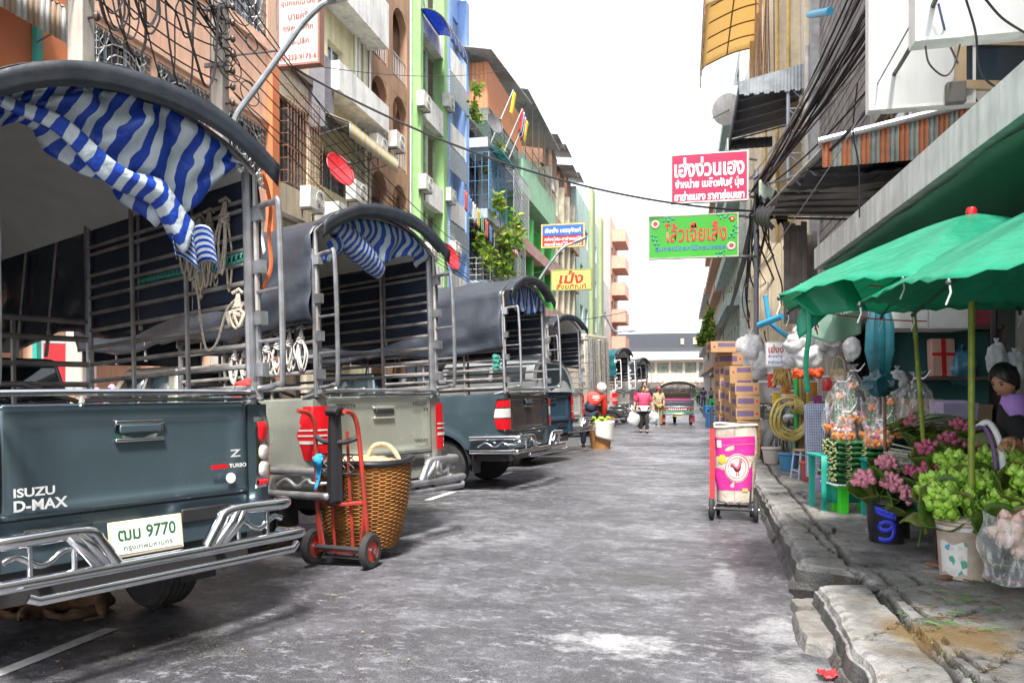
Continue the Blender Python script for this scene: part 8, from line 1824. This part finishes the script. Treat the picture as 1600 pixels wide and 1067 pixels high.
def stand(h=1.0,lean=0):
 ""
 return dict(pelvis=(0,0,.88),waist=(0,0,1.04),chest=(0,0,1.25),neck=(0,.0,1.38),headb=(0,0,1.43),head=(0,-.01,1.50),hipL=(-.09,0,.82),kneeL=(-.10,-.01,.46),ankL=(-.10,.02,.08),toeL=(-.11,-.13,.03),hipR=(.09,0,.82),kneeR=(.10,-.01,.46),ankR=(.10,.02,.08),toeR=(.11,-.13,.03),shL=(-.18,0,1.31),elL=(-.23,.02,1.05),wrL=(-.24,-.04,.82),shR=(.18,0,1.31),elR=(.23,.02,1.05),wrR=(.24,-.04,.82))
LEGS=('pelvis','hipL','hipR','kneeL','kneeR','ankL','ankR');TOR=('pelvis','waist','chest','shL','shR')
def K(*n,**ex):d={k:(None,None)for k in n};d.update(ex);return d
blackcl=M('cloth_dark',(.015,.016,.02),.8);navycl=M('cloth_navy',(.02,.025,.06),.7,var=.2,bump=.2);redcl=M('cloth_red',(.55,.03,.02),.6,var=.15,bump=.3)
pinkcl=M('blouse_pink',(.58,.04,.11),.7,var=.55,scale=26,bump=.2);hemw=M('blouse_hem',(.62,.56,.52),.7)
J=stand();J.update(kneeL=(-.09,-.05,.47),ankL=(-.09,.02,.10),toeL=(-.10,-.12,.04),kneeR=(.10,-.12,.48),ankR=(.10,-.16,.09),toeR=(.10,-.30,.04),elL=(-.28,.02,1.06),wrL=(-.33,-.05,.84),elR=(.28,.02,1.06),wrR=(.33,-.05,.84))
p=G(1005,676);W_,Q,hc=person('woman in pink red blouse and black trousers walking with two shopping bags',(p.x,p.y,0),J,1.0,tops=[('blouse',(pinkcl,K('pelvis','waist','chest','shL','shR','elL','elR'),dict(pelvis=.05,waist=.055,chest=.03,shL=.03,shR=.03,elL=.035,elR=.035)))],bottoms=[('trousers',(blackcl,K(*LEGS),.016))],hair=hair_m,shoes=M('sandal_dark',(.03,.025,.025),.6),hands=[('wrL',(-.1,-.05,-1),(.8,-.2,0),1,.9),('wrR',(.1,-.05,-1),(-.8,-.2,0),-1,.9)],girth=1.12)
mb=MB();mb.lathe([(.250,.76),(.245,.84),(.225,.93)],24,(0,0,0),sy=.80);mb.build('blouse_hem',hemw,W_,solid=.01)
def carry_bag(label,px,py,d,w,h,seed,inner=None):
 c=at(px,py,d);t=thing('shopping_bag',label,'bag',c,YAW,'plastic bags in the walking woman\'s hands');mb=MB();mb.ball((0,0,-h*.55),(w/2,w/3,h*.48),20,14,jit=.3,seed=seed);mb.build('bag_body',M('bag_haze',(.58,.60,.62),.3,var=.3,scale=14,alpha=.8,bump=.5),t,smooth=70)
 mb=MB();mb.tube(smooth_path([(-w*.2,0,-h*.15),(-.03,0,.02),(0,0,.05),(.03,0,.02),(w*.2,0,-h*.15)],4),.012,6);mb.build('bag_handle',M('bag_haze'),t)
 mb=MB();mb.ball((0,0,-h*.72),(w*.36,w*.25,h*.24),12,8,jit=.4,seed=seed);mb.build('contents',inner,t)
wl=Matrix.LocRotScale(W_.location,W_.rotation_euler,None)@Vector((-.34,-.06,.76));wr_=Matrix.LocRotScale(W_.location,W_.rotation_euler,None)@Vector((.34,-.06,.76))
for(q,w,h,sd,mm,lb)in((wl,.42,.56,1,M('veg_dark',(.10,.16,.05),.6),'larger cloudy plastic bag hanging to the walking woman\'s ankle'),(wr_,.34,.44,2,M('veg_light',(.4,.5,.2),.6),'smaller cloudy plastic bag with pale greens carried by the walking woman')):
 u_=q;t=None;d_=(u_-Vector((0,0,EYE)));dep=d_.y*CA-d_.x*SA;pxx=800+F*((d_.x*CA+d_.y*SA)/dep);pyy=HOR-F*d_.z/dep;carry_bag(lb,pxx,pyy,dep,w,h,sd,mm)
J=dict(pelvis=(-.10,.0,.86),waist=(-.06,-.02,1.0),chest=(.06,-.04,1.20),neck=(.13,-.06,1.32),headb=(.16,-.07,1.36),head=(.19,-.08,1.43),hipL=(-.19,0,.80),kneeL=(-.22,.02,.44),ankL=(-.24,.05,.08),toeL=(-.22,.2,.03),hipR=(0,0,.80),kneeR=(.03,.03,.44),ankR=(.02,.05,.08),toeR=(.06,.2,.03),shL=(-.09,-.05,1.27),elL=(-.05,.12,1.02),wrL=(.14,.16,.84),shR=(.23,-.03,1.22),elR=(.28,.03,.96),wrR=(.26,.12,.74))
p=G(927,699);H_,Q,hc=person('man in red and navy jacket and white helmet stooping over a basket',(p.x,p.y,0),J,1.06,face=(.55,.75,-.35),tops=[('jacket_lower',(navycl,K('pelvis','waist',chest=((.0,-.03,1.10),(.19,.14))),dict(pelvis=.06,waist=.07))),('jacket_upper',(redcl,K('waist','chest','shL','shR','elL','elR','wrL','wrR','neck'),dict(waist=.05,chest=.055,shL=.045,shR=.045,elL=.04,elR=.04,wrL=.03,wrR=.03,neck=.02)))],bottoms=[('trousers',(M('cloth_navy_dark',(.012,.016,.04),.8),K(*LEGS),.03))],hair=None,shoes=blackcl,hands=[('wrL',(.6,.3,-.7),(0,.3,-1),1,.5),('wrR',(.0,.3,-1),(0,1,-.3),-1,.5)])
mb=MB();mb.ball(hc+Vector((0,0,.02)),(.135,.15,.14),24,16,M=Q);hl=mb.build('helmet',M('helmet_white',(.70,.68,.68),.25,coat=.5),H_)
mb=MB();mb.ball(hc+Q@Vector((0,-.03,.0)),(.128,.135,.09),20,12,M=Q);mb.build('visor',M('visor_dark',(.02,.02,.03),.1,coat=.5),hl)
mb=MB()
for q in range(9):
 a=R(40+12*q);mb.box(hc+Q@Vector((.07,.148*math.sin(a)*.9,.02+.14*math.cos(a)*.9)),(.03,.03,.012),Q.to_euler())
mb.build('red_stripe',red_t,hl)
A_,B_=Vector((-.04,-.19,1.26)),Vector((.22,-.17,1.22))
for k,(w,z)in enumerate(((.16,1.33),(.18,1.285),(.13,1.24))):
 mb=MB();mb.grid(lambda u,v:(.05+w*(u-.5),-.176-.008*math.sin(u*3.14)+.02*v,z-.02+.026*v),8,2);mb.build('jacket_print',white_t,H_,solid=.004)
p=G(938,701);t=thing('wicker_basket','brown basket with a white sack folded over its side beside the helmeted man','basket',(p.x,p.y+.05,0),YAW);mb=MB();mb.lathe([(0,0),(.24,.0),(.30,.45),(.33,.62),(.30,.62),(.26,.4),(0,.35)],28,wob=lambda a,i:1+.02*math.sin(a*20+i*3));mb.build('basket_body',wick,t)
mb=MB();mb.grid(lambda u,v:((.36+.03*math.sin(u*9))*math.cos(-2.1+3.2*u)*(1-.12*v),(.36+.02*math.sin(u*7))*math.sin(-2.1+3.2*u)*(1-.12*v),.70-.52*v*(1-.5*abs(u-.55))),26,10);mb.build('sack_fold',M('sack_cloth',(.62,.60,.56),.7,var=.1,bump=.5),t,smooth=180,solid=.012)
mb=MB();rr=random.Random(8)
for k in range(30):a,q=rr.uniform(0,6.28),rr.uniform(0,.25);mb.ball((q*math.cos(a),q*math.sin(a),.62+rr.uniform(0,.16)),(.07,.03,.04),8,5,jit=.4,seed=k,M=Matrix.Rotation(rr.uniform(0,6),3,'Z'))
mb.build('vegetables',M('veg_bright',(.28,.42,.06),.5,var=.4,scale=30),t)
J=dict(pelvis=(.22,.18,.62),waist=(.17,.12,.82),chest=(.08,.0,1.10),neck=(-.02,-.05,1.26),headb=(-.05,-.07,1.30),head=(-.12,-.12,1.41),hipL=(.12,.12,.58),kneeL=(.05,-.22,.52),ankL=(.05,-.22,.10),toeL=(.03,-.34,.04),hipR=(.33,.12,.58),kneeR=(.33,-.22,.52),ankR=(.33,-.22,.10),toeR=(.33,-.34,.04),shL=(-.06,-.08,1.16),elL=(-.06,-.30,.92),wrL=(-.28,-.46,1.0),shR=(.24,-.02,1.16),elR=(.20,-.30,.96),wrR=(-.10,-.46,1.05))
lil=M('blouse_lilac',(.36,.20,.58),.6,var=.2,bump=.2);vest=M('vest_black',(.012,.011,.014),.8)
c=at(1578,HOR,6.1);Sx,Q,hc=person('dark-haired flower seller in lilac and black bending over the lotus',(c.x,c.y,.06),J,1.07,face=(-.80,-.35,-.48),tops=[('blouse',(vest,K('waist','chest','shL','shR','elL','elR','neck'),dict(waist=.025,chest=.022,shL=.034,shR=.034,elL=.012,elR=.012,neck=-.004))),('vest',(vest,K('pelvis','waist','chest','shR'),dict(pelvis=.04,waist=.045,chest=.035,shR=.028)))],bottoms=[('trousers',(blackcl,K(*LEGS),.02))],hair=hair_m,hlen=.18,shoes=blackcl,hands=[('wrL',(-.8,-.3,-.2),(.1,-.3,-1),1,.45),('wrR',(-.9,-.2,-.25),(.1,-.2,-1),-1,.5)])
mb=MB();mb.grid(lambda u,v:(Vector((-.04,-.10,1.235))+Vector(((.085-.02*v)*math.cos(6.2832*u),(.075-.015*v)*math.sin(6.2832*u),.075*v-.12*max(0,-math.sin(6.2832*u))*(1-v))))*1.07,24,5);mb.build('collar',lil,Sx,smooth=180,solid=.012)
mb=MB();mb.ball(hc+Q@Vector((0,.10,.02)),(.055,.05,.06),12,8,jit=.3,M=Q);mb.build('hair_bun',hair_m,Sx)
q=at(1600,690,6.0);c=G(1585,700,KZ);table('low stool under the flower seller',(*(Matrix.LocRotScale(Sx.location,Sx.rotation_euler,None)@Vector((.22,.2,0))).xy,.1),.4,.36,.38,woodd,woodd,name='stool')['category']='stool'
mb=MB();mb.tube(smooth_path([at(1527,668,5.75),at(1545,660,5.7),at(1562,690,5.65),at(1568,735,5.6),at(1570,760,5.6)],6),.022,10);t=tag(mb.build('basket_handle',M('tape_white',(.68,.72,.76),.4)),'white and purple taped hoop handle standing before the seller','hoop')
mb=MB();mb.tube(smooth_path([at(1519,672,5.72),at(1538,668,5.72),at(1552,700,5.66),at(1557,740,5.62)],6),.016,10);mb.build('purple_hoop',M('tape_purple',(.16,.08,.22),.5),t)
def far_person(label,px,py,s,top,bot,face=(0,-1,0),hair=hair_m,z=0,group=None,hat=None,d=None):
 p=G(px,py,z)if d is None else Vector((*at(px,HOR,d).xy,z));J=stand();J.update(wrL=(-.16,-.18,.95),wrR=(.2,-.14,.9));t,Q,hc=person(label,(p.x,p.y,z),J,s,face=face,tops=[('shirt',(top,K('pelvis','waist','chest','shL','shR','elL','elR'),.025))],bottoms=[('trousers',(bot,K(*LEGS),.016))],hair=hair,shoes=blackcl,hands=[('wrL',(0,-.5,-1),(1,0,0),1,.5),('wrR',(0,-.5,-1),(-1,0,0),-1,.5)])
 if hat:
  mb=MB();mb.ball(hc+Vector((0,0,.05)),(.092,.105,.085),16,10);mb.box(hc+Q@Vector((0,-.13,.05)),(.13,.09,.012),Q.to_euler());mb.build('cap',hat,t)
 return t
far_person('person in dark blue shirt and jeans far down the right pavement',1099,637,1.02,M('shirt_navy',(.03,.05,.20),.7),M('jeans',(.04,.08,.2),.8),(-.3,.9,0));far_person('person in grey top far down the right pavement beside the blue shirt',1111,632,1.0,M('shirt_grey',(.25,.27,.27),.7),blackcl,(.3,.9,0))
far_person('dark-haired person half hidden behind the walking woman',1007,668,1.12,blackcl,blackcl);far_person('person in a patterned shirt and red cap beside the tuk-tuk',1029,664,.98,M('shirt_pattern',(.35,.30,.18),.7,var=.8,scale=22),M('cloth_mustard',(.26,.19,.08),.7),(.4,-.8,-.2),hat=M('cap_red_navy',(.35,.03,.05),.6))
far_person('man with grey cap on the left pavement seen through the nearest truck bars',113,620,1.0,M('shirt_white',(.6,.6,.6),.7),blackcl,(.9,-.3,0),z=-.07,d=10.3,hat=M('cap_grey',(.2,.22,.22),.6))
far_person('person in a green shirt far along the street beyond the tuk-tuk',1091,632,1.0,M('shirt_green',(.05,.30,.12),.7),blackcl)
q=at(98,600,10.8);t=thing('banner_stand','red vertical banner on the left pavement seen through the nearest truck','banner',(q.x,q.y,-.07),R(40));mb=MB();mb.b2(-.22,.22,-.02,.02,.5,2.2);mb.build('banner_cloth',M('banner_red',(.6,.02,.03),.5),t);mb=MB();mb.tube([(-.24,0,0),(-.24,0,2.25)],.02,6);mb.tube([(.24,0,0),(.24,0,2.25)],.02,6);mb.tube([(-.24,0,2.22),(.24,0,2.22)],.02,6);mb.build('frame',alu,t)
for k,ch in enumerate('GURNEY'[:0]):pass
q=at(175,592,10.5);t=thing('flower_heap','bright magenta orchid heap on the left pavement behind the trucks','flowers',(q.x,q.y,1.3));mb=MB();rr=random.Random(6)
for k in range(160):mb.ball((rr.gauss(0,.35),rr.gauss(0,.2),rr.gauss(0,.10)),.05,6,4,rr.randrange(2),jit=.4,seed=k)
mb.build('blossom',[M('orchid',(.6,.04,.30),.6),M('orchid_pale',(.7,.3,.5),.6)],t);mb=MB();mb.b2(-.7,.7,-.3,.3,-1.37,-.15);mb.build('stand',woodd,t)
p=G(1059,664);t=thing('tuk_tuk','three-wheeled tuk-tuk with striped silver back and yellow plate','tuk-tuk',(p.x,p.y,0),R(4));silv=M('tuk_silver',(.36,.38,.41),.3,.6,var=.1,dirt=.2);mb=MB()
mb.b2(-.66,.66,0,1.5,.42,.62);mb.b2(-.66,.66,.0,.06,.62,1.02);mb.b2(-.66,-.62,.06,1.3,.62,.98);mb.b2(.62,.66,.06,1.3,.62,.98);mb.b2(-.5,.5,1.5,2.4,.40,1.0);mb.build('body',silv,t,bevel=.015)
for z,m_,h,nm in((1.06,M('tuk_magenta',(.30,.05,.16),.5),.10,'magenta_roll'),(.92,blackcl,.03,'stripe'),(.84,blackcl,.03,'stripe'),(.76,silv,.05,'stripe'),(.55,M('tuk_green',(.04,.30,.10),.5),.06,'green_band')):mb=MB();mb.b2(-.64,.64,-.035,-.002,z-h/2,z+h/2);mb.build(nm,m_,t,bevel=.01)
mb=MB()
for s in(-1,1):mb.tube([(s*.58,-.05,1.06),(s*.66,-.05,1.06)],.055,10)
mb.build('green_roll_end',M('tuk_green'),t)
mb=MB();mb.b2(-.42,.42,-.036,-.004,.62,.71);b_=mb.build('red_board',M('tuk_red',(.30,.02,.03),.5),t);mb=MB()
for k in range(9):mb.b2(-.38+.086*k,-.33+.086*k,-.041,-.037,.635,.695)
mb.build('pale_marks',white_t,b_)
for s in(-1,1):mb=MB();mb.lathe([(0,0),(.06,0),(.05,.03),(0,.04)],14,(s*.53,-.03,.66),M=Matrix.Rotation(R(90),3,'X'));mb.build('taillight',red_l,t)
mb=MB();mb.b2(-.17,.17,-.04,-.005,.36,.48);pl=mb.build('number_plate',M('plate_yellow',(.75,.45,.03),.5),t)
mb=MB();mb.b2(-.66,.66,-.08,.04,.44,.50);mb.build('bumper',chrome,t,bevel=.015)
mb=MB();mb.b2(-.55,.55,.35,.45,.62,1.30);mb.b2(-.55,.55,.45,.95,.62,.78);mb.build('seat',M('tuk_seat',(.20,.10,.05),.5),t,bevel=.03)
mb=MB()
for x in(-.62,.62):
 mb.tube([(x,.02,1.0),(x,.0,1.66)],.025,6);mb.tube([(x,1.4,.95),(x,1.45,1.66)],.02,6)
mb.build('roof_post',chrome,t);mb=MB();mb.grid(lambda u,v:(-.70+1.40*u,-.15+2.0*v,1.66+.17*(1-abs(2*u-1)**2.5)),20,8);mb.grid(lambda u,v:(-.70+1.40*u,-.15,1.66+.17*(1-abs(2*u-1)**2.5)-.12*v),20,2);mb.build('roof',M('tuk_roof',(.04,.03,.035),.5),t,solid=.02);mb=MB();mb.tube([(-.70+1.4*k/20,-.17,1.67+.17*(1-abs(k/10-1)**2.5))for k in range(21)],.025,6);mb.build('roof_trim',M('tuk_trim',(.55,.48,.36),.5),t)
for s in(-1,1):small_wheel(t,s*.56,.35,.24,.12,chrome)
small_wheel(t,0,2.2,.24,.12,chrome);mb=MB()
for s in(-1,1):mb.b2(s*.60-.10,s*.60+.10,.02,.04,.12,.40)
mb.build('mud_flap',M('flap_red',(.3,.05,.06),.6),t)
def motorbike(label,px,py,rz,body):
 p=G(px,py);t=thing('motorbike',label,'motorbike',(p.x,p.y,0),rz,'motorbikes by the truck row')
 for y in(0,1.25):small_wheel(t,0,y,.29,.10,M('spoke_orange',(.5,.22,.06),.4,.5))
 mb=MB();mb.tube(smooth_path([(0,1.12,.80),(0,.95,.55),(0,.6,.42),(0,.15,.62),(0,-.25,.68)],5),[.05,.05,.06,.06,.07,.07,.08,.08,.08,.08,.09,.09,.09,.09,.08,.08,.08,.07,.06,.06,.05],8);mb.build('body',body,t);mb=MB();mb.ball((0,.25,.78),(.13,.36,.07),14,8);mb.build('seat',blackcl,t)
 mb=MB();mb.tube([(0,1.25,.29),(0,1.05,.95)],.03,6);mb.tube(smooth_path([(-.33,.92,1.0),(-.2,1.02,1.0),(0,1.05,.95),(.2,1.02,1.0),(.33,.92,1.0)],4),.016,6);mb.tube([(.06,0,.29),(.06,.55,.35)],.04,6);mb.tube([(-.15,-.32,.72),(-.15,.0,.72),(.15,0,.72),(.15,-.32,.72)],.014,6,closed=True);mb.build('frame',steel,t);mb=MB();mb.ball((0,-.32,.62),(.08,.04,.05),10,6);mb.build('taillight',red_l,t)
 mb=MB();mb.ball((0,1.14,.9),(.11,.09,.11),12,8);mb.build('headlight',amber_l,t)
motorbike('black motorbike with orange wheel behind the helmeted man',955,668,R(-60),M('moto_dark',(.03,.03,.035),.3,coat=.5));motorbike('dark motorbike parked tight beside the far white railed truck',975,660,R(-50),M('moto_dark',(.03,.03,.035),.3,coat=.5));motorbike('dark maroon motorbike standing at the far truck tails',988,650,R(-40),M('moto_maroon',(.10,.015,.02),.3,coat=.5))
def lying_dog(label,px,py,rz,s,m):
 p=G(px,py,-.03);t=thing('dog',label,'dog',(p.x,p.y,zr(p.x)),rz,'dogs asleep under the nearest truck');mb=MB()
 V=dict(a=((0,0,.11),.09),b=((.16,.03,.12),.11),c=((.32,.0,.11),.10),d=((.42,-.10,.09),.075),e=((.40,-.22,.07),.05),f=((-.10,-.06,.10),.075),g=((-.17,-.16,.07),.06),h=((-.16,-.27,.05),.035),l1=((.36,-.14,.05),.05),l2=((.24,-.24,.04),.035),l3=((.10,-.26,.03),.025),k1=((-.02,-.12,.05),.045),k2=((.06,-.22,.04),.03),k3=((.16,-.20,.025),.022),t1=((.46,.02,.06),.03),t2=((.44,-.30,.03),.018),t3=((.30,-.36,.025),.012))
 V={k:(Vector(p_)*s,r_*s)for k,(p_,r_)in V.items()}
 mb.add(*skinned(V,[('a','b'),('b','c'),('c','d'),('d','e'),('a','f'),('f','g'),('g','h'),('d','l1'),('l1','l2'),('l2','l3'),('f','k1'),('k1','k2'),('k2','k3'),('c','t1'),('e','t2'),('t2','t3')],'a'))
 for sx in(-1,1):mb.add([Vector((-.17+sx*.05-.02,-.13,.11))*s,Vector((-.17+sx*.05+.02,-.13,.11))*s,Vector((-.17+sx*.07,-.15,.165))*s],[(0,1,2)])
 mb.ball(Vector((-.158,-.30,.05))*s,.016*s,8,6,1);mb.build('body',[m,eye_m],t,smooth=180,weld=False)
fur=M('dog_fur',(.17,.09,.04),.9,var=.6,scale=7,dirt=.9,dcol=(.05,.035,.03),dscale=5,bump=.5,bscale=90)
lying_dog('tan and black dog curled up asleep under the nearest bumper',85,948,R(28),.85,fur);lying_dog('second sleeping dog with its head to the left under the nearest bumper',12,946,R(38),.8,fur)
